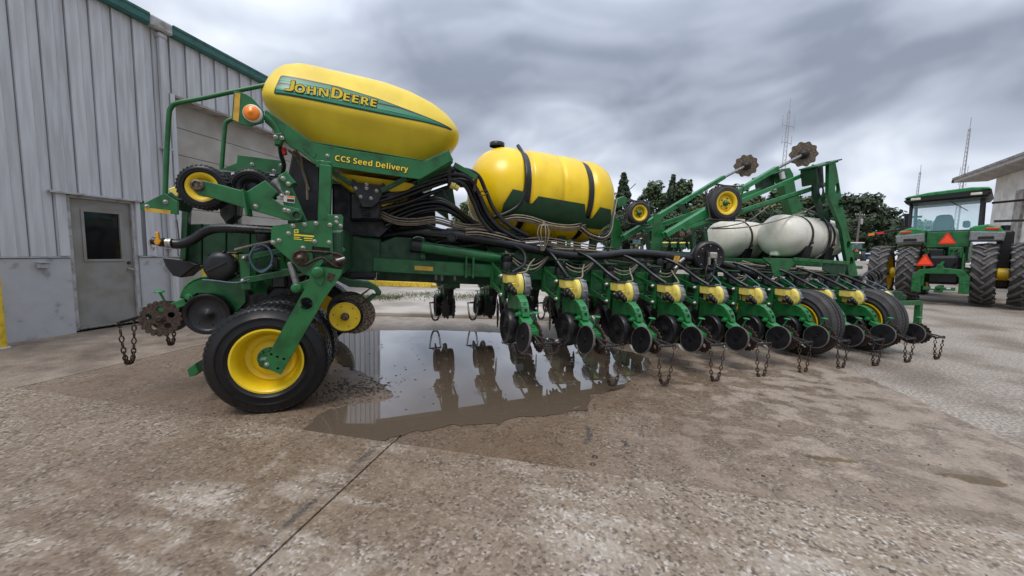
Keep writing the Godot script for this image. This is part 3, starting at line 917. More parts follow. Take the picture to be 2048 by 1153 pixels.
# --- one row unit: a across, y up, z to the rear; origin at the gauge wheel's axle ---
func row_unit(dome_mat: Material, drop: float) -> Node3D:
	var u := Node3D.new()
	u.name = "row_unit"
	for sd in [-1.0, 1.0]:
		piece(u, "parallel_arm", MB.new().bar(Vector3(0.115 * sd, 0.69, -0.80), Vector3(0.115 * sd, 0.565, -0.33), 0.02, 0.055), M.green)
		piece(u, "parallel_arm", MB.new().bar(Vector3(0.115 * sd, 0.43, -0.78), Vector3(0.115 * sd, 0.335, -0.31), 0.022, 0.062), M.green)
		piece(u, "head_plate", MB.new().plate(pv([-0.365, 0.24, -0.285, 0.24, -0.275, 0.60, -0.345, 0.60, -0.37, 0.55]), 0.095 * sd - 0.012, 0.095 * sd + 0.012, 0.003, Transform3D(Basis(Vector3(0, 0, 1), Vector3(0, 1, 0), Vector3(1, 0, 0)), Vector3.ZERO)), M.green)
		for b in [[0.565, -0.33], [0.335, -0.31]]:
			piece(u, "pivot_bolt", MB.new().lathe(pv([0.026, -0.01, 0.026, 0.018, 0.016, 0.022, 0.014, 0.034, 0, 0.036]), Transform3D(X_AXIS if sd > 0 else Basis(Vector3(0, 0, 1), PI / 2), Vector3(0.125 * sd, b[0], b[1])), 10, 0.3), M.zinc)
	piece(u, "mount_head", MB.new().box(Vector3(0, 0.56, -0.81), Vector3(0.27, 0.36, 0.03)).box(Vector3(-0.115, 0.56, -0.785), Vector3(0.03, 0.36, 0.06)).box(Vector3(0.115, 0.56, -0.785), Vector3(0.03, 0.36, 0.06)), M.green)
	# shank body with its arched tail
	var yz := Transform3D(Basis(Vector3(0, 0, 1), Vector3(0, 1, 0), Vector3(1, 0, 0)), Vector3.ZERO)
	piece(u, "shank", MB.new().plate(pv([0.253, 0.165, 0.245, 0.205, 0.226, 0.245, 0.19, 0.287, 0.14, 0.325, 0.07, 0.353, -0.05, 0.362, -0.30, 0.365, -0.30, 0.10, -0.20, -0.02, -0.10, -0.10, -0.06, -0.02, -0.02, 0.12, 0.06, 0.20, 0.12, 0.20, 0.165, 0.16, 0.2, 0.14]), -0.045, 0.045, 0.006, yz), M.green)
	var arch := MB.new()
	var ar := [[0.02, 0.366], [0.075, 0.362], [0.14, 0.335], [0.19, 0.298], [0.228, 0.25], [0.25, 0.20], [0.262, 0.15]]
	for i in ar.size() - 1:
		arch.bar(Vector3(0, ar[i][1], ar[i][0]), Vector3(0, ar[i + 1][1], ar[i + 1][0]), 0.105 - 0.004 * i, 0.014, Vector3(0, 0.7, 0.7), 0.003)
	piece(u, "arched_tail", arch, M.green_bright)
	for hcl in [[0.205, 0.288, 0.85], [0.247, 0.225, 1.2]]:
		piece(u, "tail_socket", MB.new().lathe(pv([0.019, -0.006, 0.019, 0.0075, 0.0135, 0.0085, 0.0125, 0.001, 0, 0.0]), Transform3D(Basis(Vector3.RIGHT, hcl[2]), Vector3(0, hcl[1], hcl[0])), 14, 0.3), M.black)
	piece(u, "tail_pivot", MB.new().lathe(pv([0, 0.10, 0.022, 0.098, 0.022, 0.075, 0.034, 0.07, 0.034, -0.07, 0.022, -0.075, 0.022, -0.098, 0, -0.10]), Transform3D(X_AXIS, Vector3(0, 0.165, 0.18)), 12, 0.4), M.green_bright)
	# closing frame: open channel tapering to the rear
	var cf := MB.new()
	cf.bar(Vector3(0, 0.145, 0.22), Vector3(0, 0.03, 0.50), 0.13, 0.012, Vector3.UP, 0.003)
	for sd in [-1.0, 1.0]:
		cf.bar(Vector3(0.062 * sd, 0.115, 0.21), Vector3(0.056 * sd, 0.0, 0.50), 0.012, 0.065, Vector3.UP, 0.003)
	cf.box(Vector3(0, 0.015, 0.505), Vector3(0.125, 0.06, 0.012))
	piece(u, "closing_frame", cf, M.green_bright)
	for i in 3:
		piece(u, "spring_notch", MB.new().box(Vector3(0.0 + 0.012 * (i % 2), 0.083 - 0.017 * i, 0.395 + 0.036 * i), Vector3(0.05, 0.007, 0.011), Basis(Vector3.RIGHT, 0.4), 0.001), M.black)
	piece(u, "lever", MB.new().bar(Vector3(0.035, 0.07, 0.37), Vector3(0.05, 0.215, 0.42), 0.012, 0.02).lathe(pv([0, 0.016, 0.03, 0.013, 0.042, 0.004, 0.042, -0.004, 0, -0.006]), Transform3D(Basis(Vector3(0, 0, 1), -0.1), Vector3(0.05, 0.218, 0.422)), 14), M.green_bright)
	# gauge wheels either side of the opener blades
	for sd in [-1.0, 1.0]:
		var gw := ArrayMesh.new()
		MB.new().lathe(pv([0.155, 0.038, 0.17, 0.052, 0.196, 0.054, 0.206, 0.044, 0.209, 0.0, 0.205, -0.044, 0.19, -0.055, 0.15, -0.05]), Transform3D(X_AXIS if sd > 0 else Basis(Vector3(0, 0, 1), PI / 2), Vector3(0.115 * sd, 0, 0)), 36, 0.7).add_to(gw, M.rubber)
		MB.new().lathe(pv([0.158, 0.040, 0.140, 0.030, 0.09, 0.026, 0.05, 0.030, 0.045, 0.036, 0.03, 0.038, 0.018, 0.052, 0, 0.054]), Transform3D(X_AXIS if sd > 0 else Basis(Vector3(0, 0, 1), PI / 2), Vector3(0.115 * sd, 0, 0)), 36, 0.7).add_to(gw, M.black)
		part(u, "gauge_wheel", gw)
		for kk in 6:
			var a := TAU * kk / 6 + 0.3
			piece(u, "wheel_rivet", MB.new().lathe(pv([0.011, 0.0, 0.009, 0.006, 0, 0.007]), Transform3D(X_AXIS if sd > 0 else Basis(Vector3(0, 0, 1), PI / 2), Vector3((0.115 + 0.027) * sd, cos(a) * 0.115, sin(a) * 0.115)), 8), M.iron)
		piece(u, "gauge_arm", MB.new().bar(Vector3(0.06 * sd, 0.0, 0.0), Vector3(0.055 * sd, 0.16, 0.10), 0.025, 0.05), M.iron)
		piece(u, "opener_disc", MB.new().lathe(pv([0, 0.004, 0.12, 0.003, 0.185, 0.0015, 0.187, 0, 0.185, -0.0015, 0, -0.004]), Transform3D(Basis(Vector3.UP, 0.06 * sd) * X_AXIS, Vector3(0.028 * sd, -0.025, -0.075)), 32, 0.9), M.blade)
	# closing wheels: smooth one on the near side of the wing, toothed iron one opposite
	var cw := ArrayMesh.new()
	var t1 := Transform3D(Basis(Vector3(0, 0, 1), -0.14) * Basis(Vector3.UP, 0.08) * X_AXIS, Vector3(-0.075, -0.045, 0.41))
	MB.new().lathe(pv([0.0, -0.012, 0.160, -0.012, 0.160, 0.008, 0.03, 0.010, 0.028, 0.02, 0, 0.022]), t1, 32, 0.6).lathe(pv([0.0, -0.014, 0.024, -0.016, 0.022, -0.026, 0, -0.027]), t1, 12).add_to(cw, M.black)
	MB.new().lathe(pv([0.159, 0.011, 0.166, 0.010, 0.170, 0.0, 0.166, -0.0135, 0.159, -0.0145]), t1, 36, 0.6).add_to(cw, M.lug_rubber)
	part(u, "closing_wheel", cw)
	var outl := PackedVector2Array()
	for i in 60:
		var a := TAU * i / 60
		var rr: float = [0.176, 0.176, 0.160][i % 3]
		outl.append(Vector2(cos(a) * rr, sin(a) * rr))
	var wh := []
	for i in 5:
		var a := TAU * i / 5 + 0.25
		wh.append(disc2(cos(a) * 0.092, sin(a) * 0.092, 0.030, 10))
	var t2 := Transform3D(Basis(Vector3(0, 0, 1), 0.12) * Basis(Vector3(0, 0, 1), Vector3(0, 1, 0), Vector3(1, 0, 0)), Vector3(0.08, -0.045, 0.41))
	piece(u, "toothed_closing_wheel", holed(MB.new(), outl, wh, -0.008, 0.008, t2).lathe(pv([0.04, -0.02, 0.04, 0.02, 0.022, 0.026, 0.02, 0.036, 0, 0.037]), Transform3D(X_AXIS, Vector3(0.08, -0.045, 0.41)), 14, 0.4), M.rust)
	piece(u, "closing_axle", MB.new().tube(pt([-0.075, -0.045, 0.41, 0.0, 0.0, 0.42, 0.08, -0.045, 0.41]), 0.014, 8), M.iron)
	# seed meter: hopper box, curved housing, clear dome, gear case
	var ho := MB.new()
	ho.plate(pv([-0.135, 0.50, 0.035, 0.50, 0.045, 0.605, -0.14, 0.605]), -0.235, -0.055, 0.012)
	ho.plate(pv([-0.065, 0.40, 0.03, 0.37, 0.04, 0.505, -0.075, 0.505]), -0.22, -0.045, 0.01)
	piece(u, "meter_hopper", ho, M.pale_yellow)
	piece(u, "meter_lid", MB.new().box(Vector3(-0.048, 0.613, -0.145), Vector3(0.195, 0.018, 0.195), Basis.IDENTITY, 0.006), M.black)
	piece(u, "meter_housing", MB.new().lathe(pv([0.0, -0.05, 0.125, -0.048, 0.146, -0.035, 0.149, 0.02, 0.135, 0.03, 0, 0.03]), Transform3D(X_AXIS, Vector3(0.02, 0.475, -0.10)), 28, 0.6), M.pale_yellow)
	var dm := MB.new()
	dm.lathe(pv([0.145, -0.035, 0.152, -0.02, 0.150, 0.015, 0.135, 0.05, 0.09, 0.068, 0.03, 0.072, 0, 0.072]), Transform3D(X_AXIS, Vector3(0.095, 0.475, -0.115)), 32, 0.7)
	for i in 7:
		var a := TAU * i / 7
		dm.box(Vector3(0.105, 0.475 + sin(a) * 0.15, -0.115 + cos(a) * 0.15), Vector3(0.06, 0.022, 0.022), Basis(Vector3.RIGHT, -a), 0.004)
	dm.box(Vector3(0.17, 0.475, -0.10), Vector3(0.014, 0.02, 0.19), Basis(Vector3.RIGHT, 0.5), 0.004)
	piece(u, "vacuum_dome", dm, dome_mat)
	var gb := MB.new()
	for q in [[-0.10, 0.455, -0.045, 0.044], [-0.075, 0.425, -0.03, 0.04], [-0.045, 0.40, -0.02, 0.034], [-0.12, 0.43, -0.07, 0.04]]:
		gb.lathe(pv([0, -0.03, q[3] * 0.8, -0.028, q[3], -0.01, q[3], 0.014, q[3] * 0.7, 0.03, 0, 0.032]), Transform3D(Basis(Vector3.UP, 0.5) * Z_AXIS, Vector3(q[0], q[1], q[2])), 14, 0.5)
	piece(u, "drive_case", gb, M.black)
	piece(u, "downforce_bag", MB.new().lathe(pv([0, 0.10, 0.03, 0.098, 0.032, 0.088, 0.076, 0.084, 0.078, 0.03, 0.066, 0.012, 0.066, 0.0, 0.078, -0.018, 0.076, -0.095, 0, -0.10]), Transform3D(Basis.IDENTITY, Vector3(-0.01, 0.735, -0.48)), 20, 0.5), M.black)
	piece(u, "bag_mount", MB.new().box(Vector3(-0.01, 0.842, -0.53), Vector3(0.17, 0.02, 0.24)), M.green_dark)
	# row cleaner and coulter ahead of the openers
	var rc := MB.new()
	for sd in [-1.0, 1.0]:
		var star := PackedVector2Array()
		for i in 36:
			var a := TAU * i / 36
			var r3: float = [0.165, 0.165, 0.12][i % 3]
			star.append(Vector2(cos(a) * r3, sin(a) * r3))
		rc.plate(star, -0.005, 0.005, 0.001, Transform3D(Basis(Vector3.UP, 0.35 * sd) * Basis(Vector3(0, 0, 1), Vector3(0, 1, 0), Vector3(1, 0, 0)), Vector3(0.07 * sd, 0.02, -0.62)))
	rc.bar(Vector3(0, 0.36, -0.72), Vector3(0, 0.05, -0.62), 0.08, 0.05, Vector3.BACK)
	piece(u, "row_cleaner", rc, M.iron)
	piece(u, "coulter", MB.new().lathe(pv([0.05, 0.02, 0.05, 0.006, 0.195, 0.002, 0.195, -0.002, 0.05, -0.006, 0.05, -0.02]), Transform3D(X_AXIS, Vector3(0.0, 0.0, -0.42)), 28, 0.6), M.iron)
	piece(u, "front_bracket", MB.new().bar(Vector3(0, 0.40, -0.75), Vector3(0, 0.0, -0.42), 0.06, 0.09, Vector3.BACK).box(Vector3(0.02, 0.33, -0.62), Vector3(0.16, 0.16, 0.14), Basis.IDENTITY, 0.02), M.black)
	piece(u, "seed_flap", MB.new().box(Vector3(-0.03, -0.21, 0.19), Vector3(0.035, 0.008, 0.14), Basis(Vector3.RIGHT, 0.55), 0.002), M.poly_white)
	# drag bracket and chain
	piece(u, "drag_bracket", MB.new().bar(Vector3(0.0, -0.01, 0.50), Vector3(0.0, -0.06, 0.68), 0.02, 0.03).bar(Vector3(-0.045, -0.06, 0.68), Vector3(0.19, -0.055, 0.68), 0.02, 0.025).bar(Vector3(0.0, 0.0, 0.52), Vector3(0.14, -0.05, 0.67), 0.012, 0.02), M.iron)
	var ch := MB.new()
	var nl := 21
	for i in nl:
		var t := float(i) / (nl - 1)
		var p := _chain_at(t, drop)
		var q := _chain_at(t + 0.01, drop)
		var dirv := (q - p).normalized()
		var sidev := dirv.cross(Vector3.BACK).normalized()
		var bs := Basis(sidev, dirv, sidev.cross(dirv)) * Basis(Vector3.UP, 0.75 if i % 2 else -0.75)
		ch.link(Transform3D(bs, p), 0.0165, 0.031, 0.0062)
	piece(u, "drag_chain", ch, M.rust)
	return u
func _chain_at(t: float, drop: float) -> Vector3:
	var x := t * 2.0 - 1.0
	return Vector3(0.07 + 0.108 * signf(x) * pow(absf(x), 0.62), -0.075 - drop * (1.0 - pow(absf(x), 2.0)), 0.68)

var TANK := [  # height, x from, x to, half depth
	[2.445, -0.66, 0.36, 0.86], [2.47, -0.735, 0.43, 0.95], [2.52, -0.80, 0.485, 1.00], [2.62, -0.91, 0.585, 1.06], [2.74, -1.045, 0.705, 1.135], [2.84, -1.155, 0.80, 1.20], [2.90, -1.21, 0.85, 1.225], [2.97, -1.225, 0.86, 1.22], [3.06, -1.21, 0.82, 1.18], [3.15, -1.18, 0.74, 1.13], [3.24, -1.135, 0.60, 1.075], [3.32, -1.07, 0.40, 1.0], [3.385, -0.98, 0.17, 0.9], [3.425, -0.89, -0.08, 0.77], [3.445, -0.78, -0.32, 0.5]]
var TILT := -0.075
func tank_near(x: float, y: float) -> float:   # depth of the near skin of the seed tank
	var yy := y - TILT * (x + 0.2)
	for i in TANK.size() - 1:
		var a: Array = TANK[i]
		var b: Array = TANK[i + 1]
		if yy >= a[0] and yy <= b[0]:
			var t: float = (yy - a[0]) / (b[0] - a[0])
			var x0: float = lerpf(a[1], b[1], t)
			var x1: float = lerpf(a[2], b[2], t)
			var hs: float = lerpf(a[3], b[3], t)
			var e := pow(clampf(absf((x - (x0 + x1) * 0.5) / ((x1 - x0) * 0.5)), 0.0, 1.0), 7.0)
			return hs * pow(maxf(0.0, 1.0 - e), 1.0 / 7.0)
	return 1.0
func text_on(parent: Node, called: String, words: String, p0: Vector2, p1: Vector2, hgt: float, mat: Material, depth: Callable, proud: float) -> void:
	var tm := TextMesh.new()
	var fo := SystemFont.new()
	fo.font_names = PackedStringArray(["Droid Sans"])
	fo.font_weight = 700
	var fv := FontVariation.new()
	fv.base_font = fo
	tm.font = fv
	tm.text = words
	tm.font_size = 64
	tm.pixel_size = 0.01
	tm.depth = 0.02
	tm.curve_step = 2.0
	var box := tm.get_aabb()
	var ar := tm.get_mesh_arrays()
	var dirv := p1 - p0
	var ux := dirv / box.size.x
	var uy := dirv.normalized().orthogonal() * -1.0
	if uy.y < 0: uy = -uy
	var vs: PackedVector3Array = ar[Mesh.ARRAY_VERTEX]
	for i in vs.size():
		var q := vs[i]
		var pos := p0 + ux * (q.x - box.position.x) + uy * (q.y - box.position.y) / box.size.y * hgt
		vs[i] = Vector3(pos.x, pos.y, depth.call(pos.x, pos.y) + proud + (0.002 if q.z > 0 else 0.0))
	ar[Mesh.ARRAY_VERTEX] = vs
	var nn := PackedVector3Array()
	nn.resize(vs.size())
	nn.fill(Vector3.BACK)
	ar[Mesh.ARRAY_NORMAL] = nn
	ar[Mesh.ARRAY_TANGENT] = null
	ar[Mesh.ARRAY_TEX_UV] = null
	ar[Mesh.ARRAY_TEX_UV2] = null
	var am := ArrayMesh.new()
	am.add_surface_from_arrays(Mesh.PRIMITIVE_TRIANGLES, ar)
	am.surface_set_material(0, mat)
	part(parent, called, am)
# thin film draped on the tank's near skin
func drape(parent: Node, called: String, poly: PackedVector2Array, mat: Material, proud: float) -> void:
	var mb := MB.new()
	var lo := poly[0]
	var hi := poly[0]
	for p in poly:
		lo = lo.min(p); hi = hi.max(p)
	var nx := int((hi.x - lo.x) / 0.03) + 1
	var ny := int((hi.y - lo.y) / 0.03) + 1
	for i in nx:
		for j in ny:
			var c0 := Vector2(lerpf(lo.x, hi.x, float(i) / nx), lerpf(lo.y, hi.y, float(j) / ny))
			var c1 := Vector2(lerpf(lo.x, hi.x, float(i + 1) / nx), lerpf(lo.y, hi.y, float(j + 1) / ny))
			for cell in Geometry2D.intersect_polygons(poly, PackedVector2Array([c0, Vector2(c1.x, c0.y), c1, Vector2(c0.x, c1.y)])):
				var idx := Geometry2D.triangulate_polygon(cell)
				for t in range(0, idx.size(), 3):
					var q := []
					var nn := []
					for k in 3:
						var p: Vector2 = cell[idx[t + k]]
						q.append(Vector3(p.x, p.y, tank_near(p.x, p.y) + proud))
						nn.append(Vector3(-(tank_near(p.x + 0.02, p.y) - tank_near(p.x - 0.02, p.y)) / 0.04, -(tank_near(p.x, p.y + 0.02) - tank_near(p.x, p.y - 0.02)) / 0.04, 1.0).normalized())
					mb.tri(q[0], q[1], q[2], nn[0], nn[1], nn[2])
	piece(parent, called, mb, mat)

func hose(parent: Node, pts: Array, r: float, mat := "hose", called := "hose", rib := 0.0, sub := 7) -> void:
	piece(parent, called, MB.new().tube(flow(pt(pts), sub), r, 8, rib), M[mat])

func wing_y(x: float) -> float:   # the folded wing droops toward the hitch
	return 1.31 - 0.041 * (x + 0.16)

func make_planter() -> void:
	var P := thing("row_crop_planter", Vector3(-1.7676, 0.0, -5.3137), 0.3211)
	tag(P, "green folded row crop planter with yellow seed tank and long wing of row units", "planter")
	var bolt := bolt_mesh()
	var bolts := func(parent: Node, a: Array, z: float) -> void:
		for i in range(0, a.size(), 2):
			part(parent, "bolt", bolt, null, Transform3D(Basis.IDENTITY, Vector3(a[i], a[i + 1], z)))

	# ---------- carrying wheels under the centre section ----------
	var tmesh := tyre_mesh(0.498, 0.34, 0.28, 58, 0.478).mesh(M.rubber)
	var rmesh := rim_mesh(0.28, 0.34, 0.12).mesh(M.yellow)
	for z in [1.625, 1.14, -1.14]:
		var w := holder(P, "carrying_wheel", Transform3D(Z_AXIS if z > 0 else Basis(Vector3.UP, PI) * Z_AXIS, Vector3(-1.012, 0.482, z)))
		part(w, "tyre", tmesh, null, Transform3D(Basis(Vector3.UP, 0.0 if z > 0 else 0.0), Vector3.ZERO))
		part(w, "rim", rmesh)
		piece(w, "hub", MB.new().lathe(pv([0.105, 0.03, 0.105, 0.055, 0.07, 0.06, 0.062, 0.12, 0.03, 0.13, 0, 0.13]), Transform3D.IDENTITY, 20, 0.5), M.green)
		for i in 8:
			piece(w, "lug_nut", MB.new().lathe(pv([0.013, 0.05, 0.013, 0.078, 0, 0.08]), Transform3D(Basis.IDENTITY, Vector3(cos(TAU * i / 8) * 0.088, 0, sin(TAU * i / 8) * 0.088)), 6, 0.2), M.green)
	# swing arm outside the near wheel
	var wa := piece(P, "wheel_arm", holed(MB.new(), pv([-0.6183, 1.2963, -0.5697, 1.3368, -0.3789, 1.3078, -0.3835, 1.2716, -0.535, 1.0367, -0.883, 0.3856, -1.0149, 0.463, -1.0019, 0.5157, -0.6727, 1.1544]), [disc2(-0.6718, 1.0118, 0.0627), disc2(-0.9038, 0.4432, 0.0117), disc2(-0.9498, 0.5715, 0.0115), disc2(-0.9048, 0.5464, 0.0116), disc2(-0.8554, 0.5254, 0.0117)], 1.795, 1.885), M.green)
	var hc: Vector3 = Vector3(-0.6718, 1.0118, 1.86)
	piece(wa, "bushing_ring", MB.new().lathe(pv([0.056, 0.0, 0.062, 0.0, 0.062, 0.1, 0.056, 0.1, 0.056, 0.0]), Transform3D(Z_AXIS, Vector3(hc.x, hc.y, 1.79)), 24, 0.3), M.green)
	bolts.call(wa, [-0.9864, 0.4848], 1.885)
	var pv0: Vector3 = Vector3(-0.5707, 1.2879, 1.86)
	piece(wa, "pivot_pin", MB.new().lathe(pv([0.05, 0.0, 0.05, 0.035, 0.035, 0.045, 0, 0.047]), Transform3D(Z_AXIS, Vector3(pv0.x, pv0.y, 1.885)), 18, 0.4), M.green)
	piece(wa, "gusset", MB.new().plate(pv([-0.5743, 1.3101, -0.5186, 1.275, -0.5197, 1.2123, -0.5488, 1.1674, -0.5843, 1.2032, -0.5951, 1.2655]), 1.885, 1.905, 0.004), M.green)
	piece(wa, "worn_patch", MB.new().plate(pv([-0.49, 1.2887, -0.4289, 1.2712, -0.463, 1.1944, -0.4993, 1.2213]), 1.885, 1.888, 0.001), M.rust)
	var lk: Vector3 = Vector3(-0.7593, 1.1398, 1.8)
	piece(P, "arm_link", MB.new().bar(Vector3(lk.x, lk.y, 1.76), Vector3(-0.5872, 1.2131, 1.76), 0.03, 0.07).lathe(pv([0.045, -0.03, 0.045, 0.04, 0.03, 0.05, 0, 0.052]), Transform3D(Z_AXIS, Vector3(lk.x, lk.y, 1.77)), 16, 0.4), M.green)
	piece(P, "lift_cylinder", MB.new().bar(Vector3(-0.83, 1.3702, 1.68), Vector3(-0.7785, 1.1601, 1.68), 0.05, 0.055, Vector3.BACK, 0.012), M.steel)
	piece(P, "wheel_spindle", MB.new().box(Vector3(-1.012, 0.496, 1.4), Vector3(0.09, 0.09, 0.95), Basis.IDENTITY, 0.02), M.green_dark)
	piece(P, "toe_bracket", MB.new().plate(pv([-1.7599, 0.3463, -1.6947, 0.3957, -1.6662, 0.3151, -1.6915, 0.2824, -1.7474, 0.2719]), 1.1, 1.4, 0.006), M.green)

	# ---------- big side plate with chain drive ----------
	var side := piece(P, "side_plate", holed(MB.new(), pv([-0.9582, 1.6641, -0.9422, 1.6867, -0.6363, 1.7459, -0.4712, 1.7498, -0.4684, 1.3966, -0.5784, 1.3393, -0.6793, 1.2464, -0.7197, 1.2644, -0.8211, 1.3897, -0.9658, 1.5324]), [pv([-0.641, 1.516, -0.4877, 1.5069, -0.4888, 1.4424, -0.5936, 1.417, -0.6354, 1.3842])], 1.70, 1.725), M.green)
	bolts.call(side, [-0.7888, 1.6936, -0.6968, 1.7113, -0.6033, 1.7248, -0.4878, 1.7169, -0.826, 1.6257, -0.902, 1.561, -0.9489, 1.5417, -0.6188, 1.562, -0.4988, 1.557, -0.7135, 1.5003], 1.725)
	piece(P, "rear_side_plate", MB.new().plate(pv([-0.5209, 1.8142, -0.4002, 1.8209, -0.3831, 1.7984, -0.3992, 1.5855, -0.4699, 1.5169, -0.526, 1.5152]), 1.61, 1.632, 0.004), M.green)
	bolts.call(P, [-0.4429, 1.7898, -0.4436, 1.7478, -0.4094, 1.7167], 1.632)
	piece(P, "hook_lug", MB.new().plate(pv([-0.4825, 1.5024, -0.3874, 1.5146, -0.3659, 1.4916, -0.3749, 1.4725, -0.4273, 1.457, -0.4414, 1.3765, -0.4845, 1.3757]), 1.645, 1.67, 0.004), M.green)
	piece(P, "chain_guard_bracket", MB.new().plate(pv([-0.6876, 1.2659, -0.5532, 1.4275, -0.5416, 1.3774, -0.6517, 1.2296]), 1.74, 1.755, 0.003), M.green)
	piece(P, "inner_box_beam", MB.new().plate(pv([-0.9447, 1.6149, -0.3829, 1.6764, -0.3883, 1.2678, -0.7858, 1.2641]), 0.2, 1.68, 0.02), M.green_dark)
	for q in [[[-0.733, 1.4105], 0.064], [[-0.4217, 1.3895], 0.058]]:
		var teeth := PackedVector2Array()
		for i in 44:
			var a := TAU * i / 44
			var rr: float = q[1] * (1.0 if i % 2 else 0.9)
			teeth.append(Vector2(q[0][0] + cos(a) * rr, q[0][1] + sin(a) * rr))
		var sk := piece(P, "sprocket", MB.new().plate(teeth, 1.745, 1.757, 0.002), M.rust)
		piece(sk, "sprocket_hub", MB.new().lathe(pv([0.03, 0.0, 0.03, 0.025, 0.016, 0.03, 0.013, 0.05, 0, 0.052]), Transform3D(Z_AXIS, Vector3(q[0][0], q[0][1], 1.755)), 6, 0.2), M.blade)
	piece(P, "lock_pin", MB.new().tube(pt([[-0.4173, 1.3908][0] - 0.01, [-0.4173, 1.3908][1], 1.80, [-0.3583, 1.4057][0], [-0.3583, 1.4057][1] + 0.01, 1.80]), 0.016, 8), M.steel)
	var loop := pt([-0.7331, 1.4729, 1.752, -0.5713, 1.4682, 1.752, -0.4217, 1.4491, 1.752, -0.3714, 1.3994, 1.752, -0.3936, 1.3388, 1.752, -0.4403, 1.3335, 1.752, -0.5107, 1.3875, 1.752, -0.5517, 1.4141, 1.752, -0.6137, 1.3947, 1.752, -0.6876, 1.3527, 1.752, -0.732, 1.3475, 1.752, -0.7827, 1.3914, 1.752, -0.7775, 1.445, 1.752, -0.7331, 1.4729, 1.752])
	piece(P, "drive_chain", MB.new().tube(flow(loop, 5), 0.011, 5, 0.35), M.rust)
	# small printed maker's mark and operating notes (too small to read)
	var dec := holder(P, "notice_decal")
	piece(dec, "emblem", MB.new().plate(pv([-0.7812, 1.6629, -0.7455, 1.6645, -0.7463, 1.6289, -0.7821, 1.6274]), 1.7255, 1.728, 0.001), M.decal_yellow)
	piece(dec, "emblem_mark", MB.new().plate(pv([-0.7729, 1.6543, -0.7531, 1.6551, -0.7532, 1.6485, -0.7613, 1.6415, -0.7575, 1.635, -0.7734, 1.6365]), 1.728, 1.7295, 0.0004), M.decal_green)
	piece(dec, "print_line", MB.new().plate(pv([-0.73, 1.6429, -0.6252, 1.6339, -0.6254, 1.6248, -0.7302, 1.634]), 1.7255, 1.7275, 0.0005), M.green_dark)
	for i in 2:
		piece(dec, "print_line", MB.new().plate([pv([-0.7823, 1.6207, -0.6216, 1.6115, -0.6218, 1.5979, -0.7826, 1.6074]), pv([-0.7829, 1.5963, -0.7351, 1.5936, -0.7353, 1.5869, -0.783, 1.5896])][i], 1.7255, 1.7275, 0.0005), M.decal_yellow)
	for i in 3:
		piece(dec, "print_line", MB.new().plate([pv([-0.7031, 1.5904, -0.6343, 1.5885, -0.6344, 1.5794, -0.7033, 1.5814]), pv([-0.7832, 1.5807, -0.7195, 1.5763, -0.7196, 1.5696, -0.7834, 1.574]), pv([-0.6995, 1.5703, -0.6387, 1.568, -0.6389, 1.5612, -0.6996, 1.5636])][i], 1.7255, 1.7275, 0.0005), M.decal_yellow)

	# ---------- lift arm with small pneumatic wheel, upper left ----------
	var la := piece(P, "lift_arm", MB.new().plate(pv([-1.482, 2.0303, -1.4577, 2.0363, -1.361, 2.0198, -1.1366, 1.9665, -0.9918, 2.0752, -0.8995, 1.9798, -0.9431, 1.925, -0.8791, 1.8774, -0.7268, 1.8431, -0.7165, 1.7685, -0.7573, 1.7264, -0.8515, 1.7437, -1.1158, 1.8153, -1.3661, 1.8916, -1.4767, 1.9126, -1.5029, 1.9433, -1.504, 1.996]), 1.69, 1.73, 0.006), M.green)
	piece(la, "arm_rib", MB.new().plate(pv([-1.1523, 1.9751, -1.1377, 1.9762, -1.1117, 1.7628, -1.1267, 1.7577]), 1.66, 1.80, 0.003), M.green)
	var pr: Vector3 = Vector3(-0.7521, 1.7827, 1.74)
	piece(la, "pivot_ring", MB.new().lathe(pv([0.028, 0.0, 0.05, 0.0, 0.05, 0.03, 0.045, 0.034, 0.032, 0.034, 0.028, 0.028, 0.026, -0.005, 0, -0.006]), Transform3D(Z_AXIS, Vector3(pr.x, pr.y, 1.73)), 24, 0.3), M.green_dark)
	bolts.call(la, [-1.0711, 1.8469, -0.847, 1.8306, -0.8199, 1.8234], 1.73)
	piece(P, "latch_plate", MB.new().plate(pv([-0.9094, 2.1311, -0.8378, 2.1766, -0.7688, 2.0817, -0.7977, 2.0397, -0.6874, 1.7428, -0.8135, 1.7229, -0.8763, 1.9061, -0.8475, 1.9521, -0.8853, 2.0109]), 1.645, 1.672, 0.005), M.green)
	piece(P, "latch_cap", MB.new().plate(pv([-0.9045, 2.1073, -0.8371, 2.1693, -0.761, 2.076, -0.8211, 2.0319]), 1.60, 1.715, 0.006), M.green)
	bolts.call(P, [-0.8587, 2.1044, -0.8172, 2.0604, -0.827, 1.9815, -0.8705, 1.9523], 1.715)
	var wl := piece(P, "warning_label", MB.new().plate(pv([-0.8676, 1.962, -0.7767, 1.9597, -0.7822, 1.8973, -0.8691, 1.9048]), 1.672, 1.6745, 0.0006), M.white_paint)
	piece(wl, "label_header", MB.new().plate(pv([-0.8399, 1.9595, -0.7785, 1.9577, -0.7797, 1.9417, -0.8403, 1.9436]), 1.6745, 1.6755, 0.0003), M.amber)
	piece(wl, "label_print", MB.new().plate(pv([-0.8406, 1.933, -0.7827, 1.9317, -0.7841, 1.906, -0.8412, 1.9084]), 1.6745, 1.6755, 0.0003), M.decal_black)
	piece(P, "latch_cylinder", MB.new().tube(pt([-0.9513, 2.0907, 1.62, -0.9057, 2.0327, 1.62, -0.8599, 1.9652, 1.62]), 0.045, 14), M.steel)
	var stm := tyre_mesh(0.186, 0.17, 0.115, 34).mesh(M.rubber)
	var srm := rim_mesh(0.115, 0.16, 0.25).mesh(M.yellow)
	var hub0: Vector3 = Vector3(-1.479, 1.9907, 1.66)
